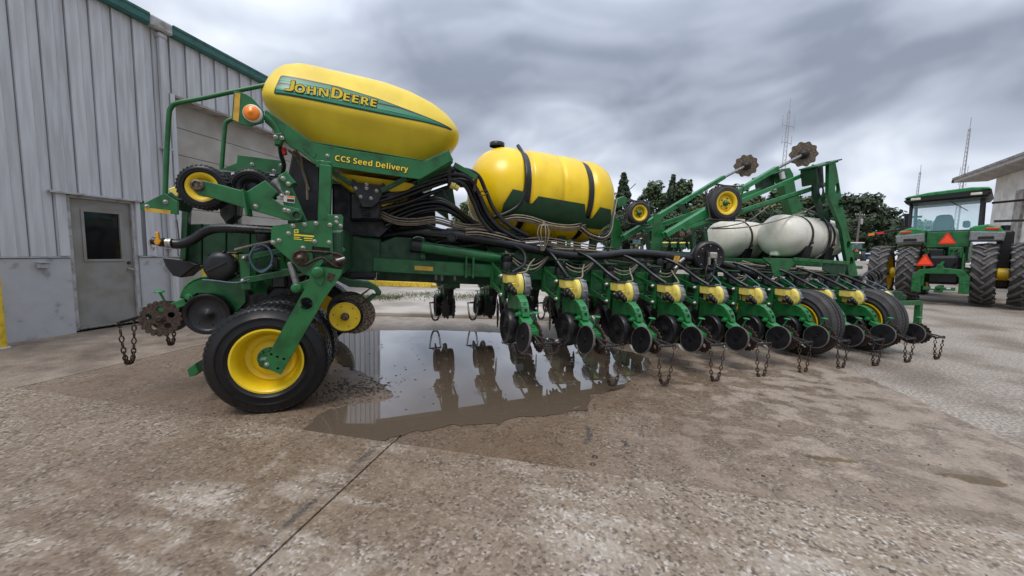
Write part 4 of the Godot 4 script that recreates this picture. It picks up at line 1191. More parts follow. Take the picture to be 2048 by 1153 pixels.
	for z in [1.58, 1.30]:
		var w := holder(P, "lift_wheel", Transform3D(Z_AXIS, Vector3(hub0.x + (0.0 if z > 1.4 else 0.28), hub0.y + (0.0 if z > 1.4 else 0.05), z)))
		part(w, "tyre", stm)
		part(w, "rim", srm, null if z > 1.4 else M.black)
	piece(P, "hub_bearing", MB.new().lathe(pv([0.048, 0.0, 0.048, 0.02, 0.036, 0.026, 0.03, 0.026, 0.026, 0.012, 0, 0.012]), Transform3D(Z_AXIS, Vector3(hub0.x, hub0.y, 1.73)), 18, 0.3), M.blade)
	piece(P, "wheel_yoke", MB.new().plate(pv([-1.4847, 1.9458, -1.3381, 1.9272, -1.351, 1.7921, -1.4367, 1.706, -1.4827, 1.7848]), 1.12, 1.3, 0.01), M.black)

	# ---------- tail: walkway plates, rails, lamp ----------
	var tp := piece(P, "tail_plate", MB.new().plate(pv([-2.0964, 1.8402, -1.9123, 1.9597, -1.8551, 1.9143, -1.815, 1.8899, -1.8204, 1.7714, -2.0985, 1.8002]), 1.235, 1.26, 0.004), M.green)
	piece(tp, "reflector_strip", MB.new().plate(pv([-2.0614, 1.821, -1.8723, 1.8056, -1.8739, 1.7717, -2.0632, 1.7876]), 1.26, 1.264, 0.001), M.reflector)
	bolts.call(tp, [-2.0452, 1.8336, -1.9079, 1.8826], 1.26)
	piece(P, "tail_bracket", MB.new().plate(pv([-1.951, 1.9273, -1.8774, 1.978, -1.8159, 1.9139, -1.8659, 1.8189, -1.9205, 1.8612]), 0.9, 1.23, 0.006), M.green_dark)
	piece(P, "cream_block", MB.new().plate(pv([-1.9011, 2.0051, -1.8319, 2.0421, -1.825, 1.9473, -1.8756, 1.912]), 1.05, 1.22, 0.008), M.pale_yellow)
	piece(P, "handrail", MB.new().tube(flow(pt([-2.0242, 1.9422, 1.0, -1.9868, 2.3961, 1.0, -1.9562, 2.7135, 1.0, -1.9371, 2.7893, 1.0, -1.8884, 2.8374, 1.0, -1.7038, 2.9056, 1.0, -1.4123, 3.0194, 1.0, -1.0185, 3.167, 1.0]), 6), 0.021, 10), M.green)
	piece(P, "handrail", MB.new().tube(flow(pt([-1.6891, 2.3125, 0.6, -1.6608, 2.5782, 0.6, -1.6404, 2.7579, 0.6, -1.6246, 2.817, 0.6, -1.5731, 2.8548, 0.6, -1.4517, 2.9022, 0.6]), 6), 0.021, 10), M.green)
	piece(P, "walkway_plate", MB.new().plate(pv([-1.6347, 2.2796, -1.4861, 2.3648, -1.4742, 2.4476, -1.0466, 2.4287, -1.0504, 2.2801, -1.1844, 2.2263, -1.3687, 2.2418, -1.3903, 2.2761]), 0.78, 0.80, 0.004), M.green)
	bolts.call(P, [-1.3465, 2.3629, -1.1443, 2.314, -1.0764, 2.3783], 0.80)
	piece(P, "walkway", MB.new().plate(pv([-1.6351, 2.2694, -1.0507, 2.2695, -1.0516, 2.2375, -1.6363, 2.2388]), -0.9, 0.78, 0.004), M.green_dark)
	piece(P, "control_module", MB.new().plate(pv([-1.5082, 2.2248, -1.3499, 2.2295, -1.3343, 2.1922, -1.4109, 2.1663, -1.5021, 2.1681]), 0.95, 1.1, 0.008), M.black)
	piece(P, "control_module", MB.new().plate(pv([-1.1478, 2.2478, -1.038, 2.2428, -1.0348, 2.1985, -1.1491, 2.2034]), 0.95, 1.1, 0.008), M.black)
	piece(P, "module_label", MB.new().plate(pv([-1.4408, 2.2156, -1.3909, 2.2153, -1.3917, 2.1912, -1.4417, 2.1916]), 1.1, 1.103, 0.0005), M.white_paint)
	piece(P, "module_label", MB.new().plate(pv([-1.1121, 2.2304, -1.0682, 2.2293, -1.0686, 2.2145, -1.1125, 2.2156]), 1.1, 1.103, 0.0005), M.white_paint)
	piece(P, "valve_block", MB.new().plate(pv([-1.3489, 2.139, -1.2479, 2.1472, -1.2361, 2.0979, -1.3376, 2.0851]), 0.85, 1.0, 0.006), M.zinc)
	var lb := piece(P, "lamp_bracket", MB.new().plate(pv([-1.3097, 2.8965, -1.263, 2.9014, -1.2165, 2.8887, -1.1699, 2.8647, -1.1199, 2.8097, -1.0772, 2.7575, -1.0803, 2.6535, -1.1944, 2.6031, -1.2729, 2.6155, -1.3342, 2.6475]), 1.35, 1.37, 0.004), M.green)
	piece(lb, "reflector_strip", MB.new().plate(pv([-1.2987, 2.8829, -1.256, 2.8849, -1.2785, 2.629, -1.3234, 2.6452]), 1.37, 1.374, 0.001), M.reflector)
	var lamp: Vector3 = Vector3(-1.16, 2.7162, 1.37)
	piece(lb, "lamp_housing", MB.new().lathe(pv([0.078, 0.0, 0.078, 0.03, 0.068, 0.035]), Transform3D(Basis(Vector3.UP, -0.1) * Z_AXIS, Vector3(lamp.x, lamp.y, 1.37)), 24, 0.4), M.white_paint)
	piece(lb, "amber_lens", MB.new().lathe(pv([0.07, 0.03, 0.066, 0.05, 0.045, 0.062, 0.02, 0.066, 0.012, 0.074, 0, 0.074]), Transform3D(Basis(Vector3.UP, -0.1) * Z_AXIS, Vector3(lamp.x, lamp.y, 1.37)), 24, 0.6), M.amber)
	piece(P, "lamp_arm", MB.new().tube(flow(pt([-1.0835, 2.7225, 1.34, -1.0406, 2.6844, 1.32, -0.9973, 2.6267, 1.3, -0.9817, 2.5822, 1.3]), 5), 0.03, 8), M.green)
	piece(P, "clamp_block", MB.new().plate(pv([-0.9993, 2.571, -0.9366, 2.5831, -0.9297, 2.5286, -0.9523, 2.466, -1.0023, 2.465]), 1.28, 1.36, 0.01), M.green)
	bolts.call(P, [-0.9895, 2.5374, -0.9356, 2.5345], 1.36)
	piece(P, "red_switch", MB.new().plate(pv([-0.9822, 2.4758, -0.9471, 2.4892, -0.9357, 2.423, -0.9709, 2.4097]), 1.15, 1.2, 0.006), M.red)
	hose(P, [-0.9901, 2.5037, 1.2, -0.9952, 2.4184, 1.15, -0.9822, 2.3322, 1.1, -1.0048, 2.2397, 1.05, -0.9771, 2.1488, 1.0], 0.02)
	hose(P, [-0.9259, 2.4626, 1.2, -0.8807, 2.4316, 1.1, -0.8558, 2.3644, 1.0, -0.8202, 2.2297, 0.9, -0.8102, 2.0176, 0.9], 0.012, "cable", "wire")
	hose(P, [-0.8598, 2.4697, 1.2, -0.8267, 2.4072, 1.1, -0.8294, 2.2898, 1.0, -0.7848, 2.1192, 0.95], 0.012, "cable", "wire")
	# black plates behind the side plate, most standing in for shade under the tank
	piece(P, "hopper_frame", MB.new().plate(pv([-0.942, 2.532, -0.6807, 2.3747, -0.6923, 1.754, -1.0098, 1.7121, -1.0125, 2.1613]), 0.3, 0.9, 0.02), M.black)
	piece(P, "hopper_shade_filler", MB.new().plate(pv([-0.6182, 2.2738, 0.1105, 2.3078, 0.1712, 1.8846, -0.0729, 1.6333, -0.6281, 1.6616]), -0.6, 0.45, 0.02), M.black)  # added black block, paints the deep shade below the funnels
	piece(P, "gap_shade_filler", MB.new().plate(pv([-0.5428, 2.3696, 0.1964, 2.4709, 0.7018, 2.2985, 0.7203, 1.8751, 0.196, 1.5571, -0.4889, 1.4791]), -0.4, -0.3, 0.02), M.black)  # added black sheet, closes the bright gap with painted shade
	piece(P, "tank_end_bracket", MB.new().plate(pv([3.7505, 2.4573, 3.9172, 2.5285, 3.9616, 2.4716, 3.948, 2.3677, 3.8089, 2.3247]), -0.25, -0.15, 0.004).bar(Vector3(3.727, 2.3537, -0.2), Vector3(3.7205, 1.8045, -0.2), 0.05, 0.05, Vector3.BACK), M.green)
	piece(P, "rear_shade_filler", MB.new().plate(pv([-0.6373, 1.8495, -0.0127, 1.6894, -0.1992, 1.1803, -0.6489, 1.1262]), -0.4, 0.35, 0.02), M.black)  # black filler panel, its colour stands in for shade behind the leg

	# ---------- left rear: beam, valve, hoses ----------
	for i in 4:
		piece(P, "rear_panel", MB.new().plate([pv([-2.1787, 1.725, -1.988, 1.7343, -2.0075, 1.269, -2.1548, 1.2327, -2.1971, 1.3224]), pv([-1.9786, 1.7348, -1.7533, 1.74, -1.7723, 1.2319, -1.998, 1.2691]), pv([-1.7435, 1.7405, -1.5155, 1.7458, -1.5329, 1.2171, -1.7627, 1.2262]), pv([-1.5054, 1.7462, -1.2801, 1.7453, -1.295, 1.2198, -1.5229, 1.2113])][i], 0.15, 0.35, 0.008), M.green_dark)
	piece(P, "rear_foot", MB.new().plate(pv([-2.3464, 1.3485, -2.1303, 1.3252, -2.026, 1.2708, -2.1227, 1.185, -2.1853, 1.1226, -2.2618, 1.1446, -2.3241, 1.2551]), 0.1, 0.4, 0.01), M.black)
	piece(P, "rear_post", MB.new().plate(pv([-2.1038, 2.063, -2.0407, 2.0677, -2.1098, 1.3271, -2.1643, 1.326]), 0.38, 0.46, 0.006), M.green_dark)
	piece(P, "rear_post", MB.new().plate(pv([-1.7682, 2.0514, -1.6449, 2.06, -1.6561, 1.7418, -1.7801, 1.7359]), 0.15, 0.3, 0.01), M.black)
	piece(P, "link_rod", MB.new().tube(pt([-2.1589, 1.7599, 0.5, -2.1467, 1.5453, 0.5]), 0.012, 6), M.steel)
	hose(P, [-2.0724, 1.5013, 0.8, -2.0013, 1.5036, 0.8, -1.9019, 1.548, 0.8, -1.7908, 1.6348, 0.8, -1.6579, 1.6769, 0.8, -1.3727, 1.6769, 0.85, -1.082, 1.6662, 0.9], 0.045, "hose", "corrugated_hose", 0.14, 12)
	var val := holder(P, "drain_valve")
	piece(val, "valve_body", MB.new().tube(pt([-2.2299, 1.5259, 0.82, -2.1737, 1.5178, 0.82, -2.1169, 1.5097, 0.82]), 0.038, 12).lathe(pv([0.045, -0.02, 0.045, 0.02]), Transform3D(X_AXIS, Vector3(-2.1495, 1.5137, 0.82)), 14), M.black)
	for q in [Vector3(-2.1007, 1.5052, 0.82), Vector3(-2.076, 1.506, 0.82)]:
		piece(val, "hose_clamp", MB.new().lathe(pv([0.047, -0.012, 0.05, -0.01, 0.05, 0.01, 0.047, 0.012]), Transform3D(X_AXIS, q), 18), M.zinc)
	piece(val, "valve_handle", MB.new().plate(pv([-2.1741, 1.6158, -2.1463, 1.612, -2.1414, 1.5479, -2.1305, 1.5235, -2.1484, 1.4882, -2.1765, 1.4873, -2.1871, 1.5166, -2.1696, 1.5469]), 0.862, 0.885, 0.004), M.orange_handle)
	piece(val, "hook", MB.new().tube(flow(pt([-2.2229, 1.5454, 0.85, -2.2364, 1.5152, 0.85, -2.2277, 1.4511, 0.85, -2.2124, 1.4366, 0.85, -2.2071, 1.4616, 0.85]), 4), 0.008, 6), M.zinc)
	hose(P, [-1.1922, 1.4814, 1.2, -1.2522, 1.4355, 1.22, -1.2679, 1.3416, 1.22, -1.215, 1.263, 1.22, -1.1282, 1.279, 1.22, -1.0819, 1.3699, 1.22, -1.1009, 1.4692, 1.22, -1.1643, 1.5168, 1.22, -1.2264, 1.4854, 1.2], 0.011, "cable_blue", "blue_hose")
	hose(P, [-1.2118, 1.5053, 1.25, -1.2656, 1.4062, 1.25, -1.2355, 1.294, 1.25, -1.1645, 1.2454, 1.25, -1.0759, 1.3211, 1.25], 0.011, "cable_blue", "blue_hose")
	hose(P, [-1.4202, 1.46, 1.15, -1.2769, 1.5036, 1.2, -1.1473, 1.5373, 1.2, -1.0505, 1.5706, 1.2], 0.012, "cable", "wire")
	hose(P, [-1.7111, 1.1588, 1.12, -1.5981, 1.1517, 1.15, -1.4319, 1.132, 1.15, -1.3026, 1.1624, 1.15], 0.008, "cable_blue", "wire")
	# cross pipe and centre beam seen through the gaps
	piece(P, "centre_frame_beam", MB.new().box(Vector3(-0.75, 1.38, 0.0), Vector3(0.18, 0.18, 3.0), Basis.IDENTITY, 0.015), M.green_dark)

	# ---------- spring-loaded fertiliser opener with yellow wheel ----------
	piece(P, "opener_arm", MB.new().plate(pv([-0.4979, 1.2339, -0.3648, 1.1825, -0.1787, 1.1618, -0.0888, 1.1082, -0.0486, 1.0486, -0.0538, 1.0162, -0.0894, 1.0057, -0.1243, 1.0707, -0.1942, 1.0924, -0.3658, 1.1036, -0.4752, 1.1665]), 1.26, 1.33, 0.008), M.green_dark)
	piece(P, "opener_strut", MB.new().plate(pv([-0.1454, 1.0255, -0.0795, 1.0249, -0.1763, 0.9285, -0.2263, 0.9455]), 1.24, 1.29, 0.006), M.green_dark)
	var spg := PackedVector3Array()
	var sa: Vector3 = Vector3(-0.3032, 0.9825, 1.31)
	var sb: Vector3 = Vector3(-0.174, 1.072, 1.31)
	for i in 90:
		var t := i / 89.0
		spg.append(sa.lerp(sb, t) + Vector3(cos(t * TAU * 9) * 0.018, cos(t * TAU * 9) * 0.018, sin(t * TAU * 9) * 0.025))
	piece(P, "coil_spring", MB.new().tube(spg, 0.006, 5), M.green_dark)
	var yw: Vector3 = Vector3(-0.4076, 0.7965, 1.36)
	var ow := holder(P, "opener_wheel", Transform3D(Z_AXIS, Vector3(yw.x, yw.y, 1.33)))
	piece(ow, "tyre", MB.new().lathe(pv([0.150, 0.028, 0.162, 0.034, 0.172, 0.028, 0.176, 0.0, 0.172, -0.03, 0.15, -0.03]), Transform3D.IDENTITY, 40, 0.6), M.rubber)
	piece(ow, "rim", MB.new().lathe(pv([0.152, 0.02, 0.150, 0.03, 0.142, 0.031, 0.138, 0.022, 0.06, 0.014, 0.05, 0.018, 0.0, 0.018]), Transform3D.IDENTITY, 40, 0.6), M.yellow)
	piece(ow, "hub", MB.new().lathe(pv([0.042, 0.016, 0.042, 0.03, 0.03, 0.036, 0.012, 0.037, 0.01, 0.03, 0, 0.03]), Transform3D.IDENTITY, 20, 0.4), M.blade)
	for i in 6:
		piece(ow, "rim_bolt", MB.new().lathe(pv([0.006, 0.015, 0.006, 0.024, 0, 0.025]), Transform3D(Basis.IDENTITY, Vector3(cos(TAU * i / 6 + 0.2) * 0.112, 0, sin(TAU * i / 6 + 0.2) * 0.112)), 8), M.iron)
	piece(ow, "blade", MB.new().lathe(pv([0.0, 0.003, 0.208, 0.002, 0.21, 0.0, 0.208, -0.002, 0.0, -0.003]), Transform3D(Basis.IDENTITY, Vector3(0.085, -0.10, 0.0)), 44, 0.9), M.blade)
	piece(ow, "blade_shield", MB.new().lathe(pv([0.06, 0.02, 0.21, 0.02, 0.22, 0.0, 0.21, -0.03, 0.06, -0.03]), Transform3D(Basis.IDENTITY, Vector3(0.03, -0.12, -0.03)), 30, 0.6), M.iron)

	# ---------- seed tank ----------
	var tank := holder(P, "seed_tank")
	var rings := []
	for lv in TANK:
		var ring := PackedVector3Array()
		for k in 96:
			var a: float = TAU * k / 96
			var cx: float = signf(cos(a)) * pow(absf(cos(a)), 2.0 / 7.0)
			var sx: float = signf(sin(a)) * pow(absf(sin(a)), 2.0 / 7.0)
			var x: float = (lv[1] + lv[2]) * 0.5 + (lv[2] - lv[1]) * 0.5 * cx
			ring.append(Vector3(x, lv[0] + TILT * (x + 0.2), lv[3] * sx))
		rings.append(ring)
	piece(tank, "shell", MB.new().loft(rings), M.tank_yellow)
	for x in [-0.45, 0.15]:
		piece(tank, "lid_latch", MB.new().box(Vector3(x, 3.39 + TILT * (x + 0.2), 0.62), Vector3(0.10, 0.03, 0.06), Basis.IDENTITY, 0.01), M.zinc)
		piece(tank, "fill_lid", MB.new().lathe(pv([0.32, 0.0, 0.33, 0.03, 0.28, 0.06, 0, 0.075]), Transform3D(Basis.IDENTITY, Vector3(x * 0.6 - 0.35, 3.37 + TILT * (x * 0.6 - 0.15), 0.0)), 28), M.tank_yellow)
	drape(tank, "decal", pv([-0.9871, 3.1892, -0.9655, 3.1974, -0.4554, 3.1604, -0.0849, 3.0924, 0.4114, 2.9601, 0.7151, 2.8755, 0.704, 2.8578, 0.4118, 2.8859, -0.056, 2.9135, -0.5841, 2.9507, -1.0185, 2.9832, -1.0353, 2.9947]), M.decal_black, 0.004)
	drape(tank, "decal_band", pv([-0.9789, 3.1765, -0.4557, 3.1432, -0.1048, 3.0844, 0.1478, 3.0184, -0.1051, 3.0389, -0.348, 3.0685, -0.6275, 3.0851, -0.9894, 3.1048]), M.decal_green, 0.007)
	drape(tank, "decal_band", pv([-1.0073, 3.0786, -0.8073, 3.0719, -0.443, 3.0446, -0.0554, 3.0155, 0.1478, 3.0029, 0.4115, 2.9442, 0.6701, 2.8754, 0.4118, 2.8965, -0.0559, 2.9263, -0.5838, 2.9654, -1.0181, 2.9973]), M.decal_green, 0.007)
	drape(tank, "decal_stripe", pv([-1.0126, 3.0403, -0.583, 3.0118, -0.0556, 2.9799, 0.4657, 2.9141, -0.0557, 2.9671, -0.5832, 2.9996, -1.013, 3.0262]), M.decal_stripe, 0.009)
	drape(tank, "decal_stripe", pv([-0.984, 3.1454, -0.4561, 3.1113, -0.1543, 3.0721, -0.4562, 3.104, -0.9844, 3.1336]), M.decal_stripe, 0.009)
	drape(tank, "decal_stripe", pv([-1.0134, 3.0121, -0.5836, 2.98, -0.0558, 2.9416, 0.5754, 2.8905, -0.0559, 2.934, -0.5837, 2.9703, -1.0137, 3.0027]), M.decal_stripe, 0.009)
	var near := func(x: float, y: float) -> float: return tank_near(x, y)
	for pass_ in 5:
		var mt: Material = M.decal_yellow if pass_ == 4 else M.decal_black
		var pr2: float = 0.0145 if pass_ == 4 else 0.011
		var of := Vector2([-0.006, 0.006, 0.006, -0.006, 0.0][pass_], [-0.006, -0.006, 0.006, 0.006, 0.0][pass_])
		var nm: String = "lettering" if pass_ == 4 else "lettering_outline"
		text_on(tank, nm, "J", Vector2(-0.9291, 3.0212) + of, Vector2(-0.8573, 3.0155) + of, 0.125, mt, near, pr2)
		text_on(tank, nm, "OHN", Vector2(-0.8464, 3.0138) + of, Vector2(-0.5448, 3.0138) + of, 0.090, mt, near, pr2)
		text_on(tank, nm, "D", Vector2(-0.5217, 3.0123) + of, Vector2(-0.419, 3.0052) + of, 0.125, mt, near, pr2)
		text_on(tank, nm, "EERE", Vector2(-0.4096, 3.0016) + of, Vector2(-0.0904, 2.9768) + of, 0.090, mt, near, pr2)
	# base frame carrying the tank, with its lettering
	var rail := piece(P, "tank_frame", MB.new().plate(pv([-1.088, 2.7847, -1.0634, 2.7836, -0.694, 2.5356, -0.3441, 2.5014, 0.3914, 2.4601, 0.6587, 2.6037, 0.7093, 2.5075, 0.3502, 2.2669, -0.1795, 2.2931, -0.6626, 2.3273, -0.7971, 2.4385, -0.8827, 2.4719, -0.9941, 2.59, -1.0912, 2.6793]), 1.265, 1.295, 0.004), M.green)
	piece(rail, "top_flange", MB.new().bar(Vector3(-0.7038, 2.545, 1.24), Vector3(0.3969, 2.4679, 1.24), 0.10, 0.012).bar(Vector3(0.3969, 2.4679, 1.24), Vector3(0.6679, 2.6135, 1.24), 0.1, 0.012).bar(Vector3(-1.0785, 2.7919, 1.24), Vector3(-0.7038, 2.545, 1.24), 0.10, 0.012), M.green)
	piece(rail, "rear_rail", MB.new().plate(pv([-1.088, 2.7847, -1.0634, 2.7836, -0.694, 2.5356, -0.3441, 2.5014, 0.3914, 2.4601, 0.6587, 2.6037, 0.7093, 2.5075, 0.3502, 2.2669, -0.1795, 2.2931, -0.6626, 2.3273, -0.7971, 2.4385, -0.8827, 2.4719, -0.9941, 2.59, -1.0912, 2.6793]), -1.295, -1.265, 0.004), M.green)
	piece(rail, "end_plate", MB.new().bar(Vector3(0.3518, 2.281, 1.28) - Vector3(0, 0, 1.28) , Vector3(0.7128, 2.5013, 1.28) - Vector3(0, 0, 1.28), 2.5, 0.02), M.green)
	bolts.call(rail, [-0.5535, 2.4218, -0.6, 2.3538, -0.541, 2.3498], 1.295)
	piece(rail, "frame_seam", MB.new().plate(pv([-0.7787, 2.4786, -0.7433, 2.4967, -0.6472, 2.4303, -0.6749, 2.3841]), 1.295, 1.300, 0.002), M.green)
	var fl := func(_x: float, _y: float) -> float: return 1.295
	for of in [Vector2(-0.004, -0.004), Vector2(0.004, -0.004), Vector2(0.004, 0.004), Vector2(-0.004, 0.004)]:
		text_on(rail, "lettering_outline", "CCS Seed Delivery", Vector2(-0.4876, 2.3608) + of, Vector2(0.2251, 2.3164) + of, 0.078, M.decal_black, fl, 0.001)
	text_on(rail, "lettering", "CCS Seed Delivery", Vector2(-0.4876, 2.3608), Vector2(0.2251, 2.3164), 0.078, M.decal_yellow, fl, 0.004)
	piece(P, "tank_leg", MB.new().plate(pv([-0.5861, 2.2795, -0.4836, 2.2754, -0.5052, 1.745, -0.6132, 1.749]), 1.50, 1.58, 0.006), M.green)
	piece(P, "leg_gusset", MB.new().box(Vector3(-0.5566, 2.3037, 1.42) + Vector3(0, -0.02, 0), Vector3(0.12, 0.06, 0.3)), M.green)
	piece(P, "tank_leg", MB.new().plate(pv([-0.5861, 2.2795, -0.4836, 2.2754, -0.5052, 1.745, -0.6132, 1.749]), -1.58, -1.50, 0.006), M.green)
	piece(P, "tank_leg", MB.new().plate(pv([0.7558, 2.4983, 0.9371, 2.4712, 1.0092, 2.0215, 0.7748, 2.1736]), -1.0, -0.9, 0.006), M.green_dark)
	piece(P, "frame_bracket", MB.new().plate(pv([0.5612, 2.2269, 0.8815, 2.4067, 0.9344, 2.1151, 0.8162, 2.0389]), 0.1, 0.2, 0.006), M.green_dark)
	# funnels below the tank
	for z in [0.55, -0.55]:
		var fr := []
		for lv in [[2.30, 0.46, 0.40], [2.24, 0.40, 0.36], [2.02, 0.10, 0.14]]:
			var ring := PackedVector3Array()
			for k in 32:
				var a: float = TAU * k / 32
				ring.append(Vector3(-0.12 + lv[1] * signf(cos(a)) * pow(absf(cos(a)), 0.35), lv[0] - 0.06 * (signf(cos(a)) * pow(absf(cos(a)), 0.35)) * lv[1], z + lv[2] * signf(sin(a)) * pow(absf(sin(a)), 0.35)))
			fr.append(ring)
		piece(tank, "funnel", MB.new().loft(fr), M.tank_yellow)
	piece(P, "funnel_rail", MB.new().bar(Vector3(-0.5306, 2.3166, 1.0), Vector3(-0.3625, 2.1979, 1.0), 0.04, 0.05), M.green_dark)
	piece(P, "funnel_rail", MB.new().bar(Vector3(0.2189, 2.3115, 1.0), Vector3(-0.0518, 2.1513, 1.0), 0.04, 0.05), M.green_dark)
	var mp := piece(P, "meter_plate", MB.new().plate(pv([-0.3764, 2.2262, -0.3452, 2.2667, -0.3044, 2.2375, -0.052, 2.2249, -0.0304, 2.2544, 0.0018, 2.2124, -0.0798, 2.0335, -0.1442, 1.9735, -0.2498, 1.967, -0.2959, 2.0577]), 0.90, 0.95, 0.005), M.black)
	bolts.call(mp, [-0.2057, 2.2236, -0.206, 2.1796, -0.3206, 2.1708, -0.1004, 2.1601, -0.2696, 2.0815, -0.1595, 2.0726], 0.95)
	piece(P, "seed_meter_box", MB.new().plate(pv([-0.3898, 2.1424, -0.0375, 2.1512, -0.0668, 1.8481, -0.3936, 1.8311]), 0.1, 0.8, 0.02), M.black)
	for i in 6:
		piece(P, "meter_rib", MB.new().plate([pv([-0.2709, 2.0151, -0.1688, 2.0104, -0.1689, 1.999, -0.271, 2.0038]), pv([-0.2711, 1.9869, -0.169, 1.9819, -0.1691, 1.9705, -0.2713, 1.9756]), pv([-0.2714, 1.9586, -0.1693, 1.9535, -0.1693, 1.9421, -0.2715, 1.9473]), pv([-0.2717, 1.9303, -0.1695, 1.9249, -0.1696, 1.9135, -0.2718, 1.919]), pv([-0.2666, 1.9023, -0.1751, 1.8961, -0.1752, 1.8847, -0.2667, 1.891]), pv([-0.2615, 1.8742, -0.1807, 1.8673, -0.1808, 1.8558, -0.2616, 1.8629])][i], 0.79, 0.85, 0.002), M.black)
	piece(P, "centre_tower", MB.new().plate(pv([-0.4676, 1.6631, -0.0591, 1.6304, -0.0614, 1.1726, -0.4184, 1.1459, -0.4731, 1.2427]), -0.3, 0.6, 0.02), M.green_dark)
	piece(P, "tower_base", MB.new().plate(pv([-0.4076, 1.2203, -0.117, 1.2169, -0.1173, 1.1562, -0.1572, 1.1561, -0.4085, 1.1429]), 0.4, 0.72, 0.01), M.black)
	piece(P, "sensor_tab", MB.new().plate(pv([-0.1403, 1.2155, -0.106, 1.2158, -0.1123, 1.1181, -0.1352, 1.1181]), 0.66, 0.70, 0.003), M.zinc)

	# ---------- near wing: bar, cylinder, brackets ----------
	for sd in [1.0, -1.0]:
		var z0: float = 0.52 * sd
		var wb := piece(P, "wing_bar", MB.new().bar(Vector3(-0.16, wing_y(-0.16), z0), Vector3(9.15, wing_y(9.15), z0), 0.18, 0.185, Vector3.UP, 0.012), M.green)
		if sd > 0:
			piece(wb, "reflector_strip", MB.new().plate(pv([0.3426, 1.3069, 0.5748, 1.291, 0.5752, 1.236, 0.3428, 1.2496]), 0.610, 0.616, 0.001), M.reflector)
			piece(wb, "bar_seam", MB.new().bar(Vector3(-0.14, wing_y(-0.14) - 0.07, 0.612), Vector3(0.75, wing_y(0.75) - 0.075, 0.612), 0.008, 0.02), M.green)
		piece(P, "upper_wing_bar", MB.new().bar(Vector3(1.35, wing_y(1.35) + 0.26, 0.30 * sd), Vector3(9.1, wing_y(9.1) + 0.24, 0.30 * sd), 0.13, 0.14, Vector3.UP, 0.01), M.green_dark)
		for i in 7:
			var x := 1.7 + 1.1 * i
			piece(P, "wing_gusset", MB.new().plate(pv([x, wing_y(x) + 0.08, x + 0.3, wing_y(x) + 0.08, x + 0.26, wing_y(x) + 0.33, x + 0.06, wing_y(x) + 0.33]), 0.42 * sd - 0.015, 0.42 * sd + 0.015, 0.004), M.green)
	piece(P, "pivot_bracket", MB.new().plate(pv([-0.2188, 1.392, -0.1186, 1.5675, 0.1071, 1.6624, 0.4766, 1.6574, 0.491, 1.3683]), 0.42, 0.56, 0.008), M.green_dark)
	var cyl := holder(P, "fold_cylinder")
	piece(cyl, "barrel", MB.new().tube(pt([0.4172, 1.5465, 0.6, 1.5217, 1.4094, 0.6]), 0.072, 20), M.green)
	piece(cyl, "end_cap", MB.new().tube(pt([0.2998, 1.5619, 0.6, 0.4235, 1.5467, 0.6]), 0.085, 18), M.black)
	piece(cyl, "port", MB.new().lathe(pv([0.03, 0.0, 0.03, 0.06, 0, 0.062]), Transform3D(Z_AXIS, Vector3(0.4411, 1.4202, 0.62)), 12), M.green_dark)
	hose(P, [0.3228, 1.6503, 0.62, 0.378, 1.6711, 0.62, 0.4585, 1.6553, 0.62], 0.008, "steel", "grease_line")
	var cap: Vector3 = Vector3(0.8018, 1.6799, 0.66)
	piece(P, "hose_cap", MB.new().lathe(pv([0.06, -0.06, 0.065, 0.0, 0.065, 0.04, 0.05, 0.045, 0.045, 0.03, 0, 0.03]), Transform3D(Z_AXIS, cap), 22, 0.4), M.black)
	for q in [Vector2(1.0016, 1.2947), Vector2(1.0959, 1.2893)]:
		piece(P, "bar_clamp", MB.new().box(Vector3(q.x, q.y - 0.02, 0.64), Vector3(0.03, 0.24, 0.05)).box(Vector3(q.x, q.y + 0.12, 0.62), Vector3(0.03, 0.05, 0.1)), M.green)
	piece(P, "clamp_stay", MB.new().box(Vector3(1.0523, 1.321, 0.62), Vector3(0.1, 0.03, 0.03)), M.green_dark)
	for q in [Vector3(0.6284, 1.1434, 0.5), Vector3(0.7077, 1.1371, 0.5), Vector3(0.8819, 1.1378, 0.5)]:
		piece(P, "bar_nut", MB.new().lathe(pv([0.022, 0.04, 0.022, -0.02, 0.014, -0.035, 0, -0.036]), Transform3D(Basis.IDENTITY, q), 8, 0.3), M.steel)

	# row units of the near wing
	var gauge_y := [0.645, 0.580, 0.540, 0.515, 0.490, 0.465, 0.448, 0.430, 0.412, 0.398]
	var proto := row_unit(M.grey_plastic, 0.43)
	for k in 10:
		var u: Node3D = proto.duplicate()
		u.name = "row_unit"
		u.position = Vector3(1.485 + 0.76 * k, gauge_y[k], 1.40)
		P.add_child(u, true)
		var chn: Node3D = u.get_node("drag_chain")
		if k == 0:
			chn.scale = Vector3(1, 0.35, 1)
		elif k > 5:
			chn.scale = Vector3(1, lerpf(0.95, 0.80, (k - 5) / 4.0), 1)
		if k in [0, 1]:
			chn.rotation.y = 0.1
	# far wing, its units turned outward the other way
	var proto2 := row_unit(M.grey_plastic, 0.33)
	for k in 9:
		var u: Node3D = proto2.duplicate()
		u.name = "row_unit"
		u.transform = Transform3D(Basis(Vector3.UP, PI), Vector3(1.0 + 0.76 * k, 0.52 - 0.015 * k, -1.30))
		P.add_child(u, true)
	# units of the centre section
	var proto3 := row_unit(M.black, 0.40)
	for k in 4:
		var u: Node3D = proto3.duplicate()
		u.name = "row_unit"
		u.transform = Transform3D(Basis(Vector3.UP, -PI / 2), Vector3(-1.70, 0.81, 0.93 - 0.76 * k))
		P.add_child(u, true)
	for pr3 in [proto, proto2, proto3]:
		pr3.free()
	# carrying wheels of the wing, turned with the row units
	var wt := tyre_mesh(0.53, 0.30, 0.285, 64, 0.515).mesh(M.dusty_rubber)
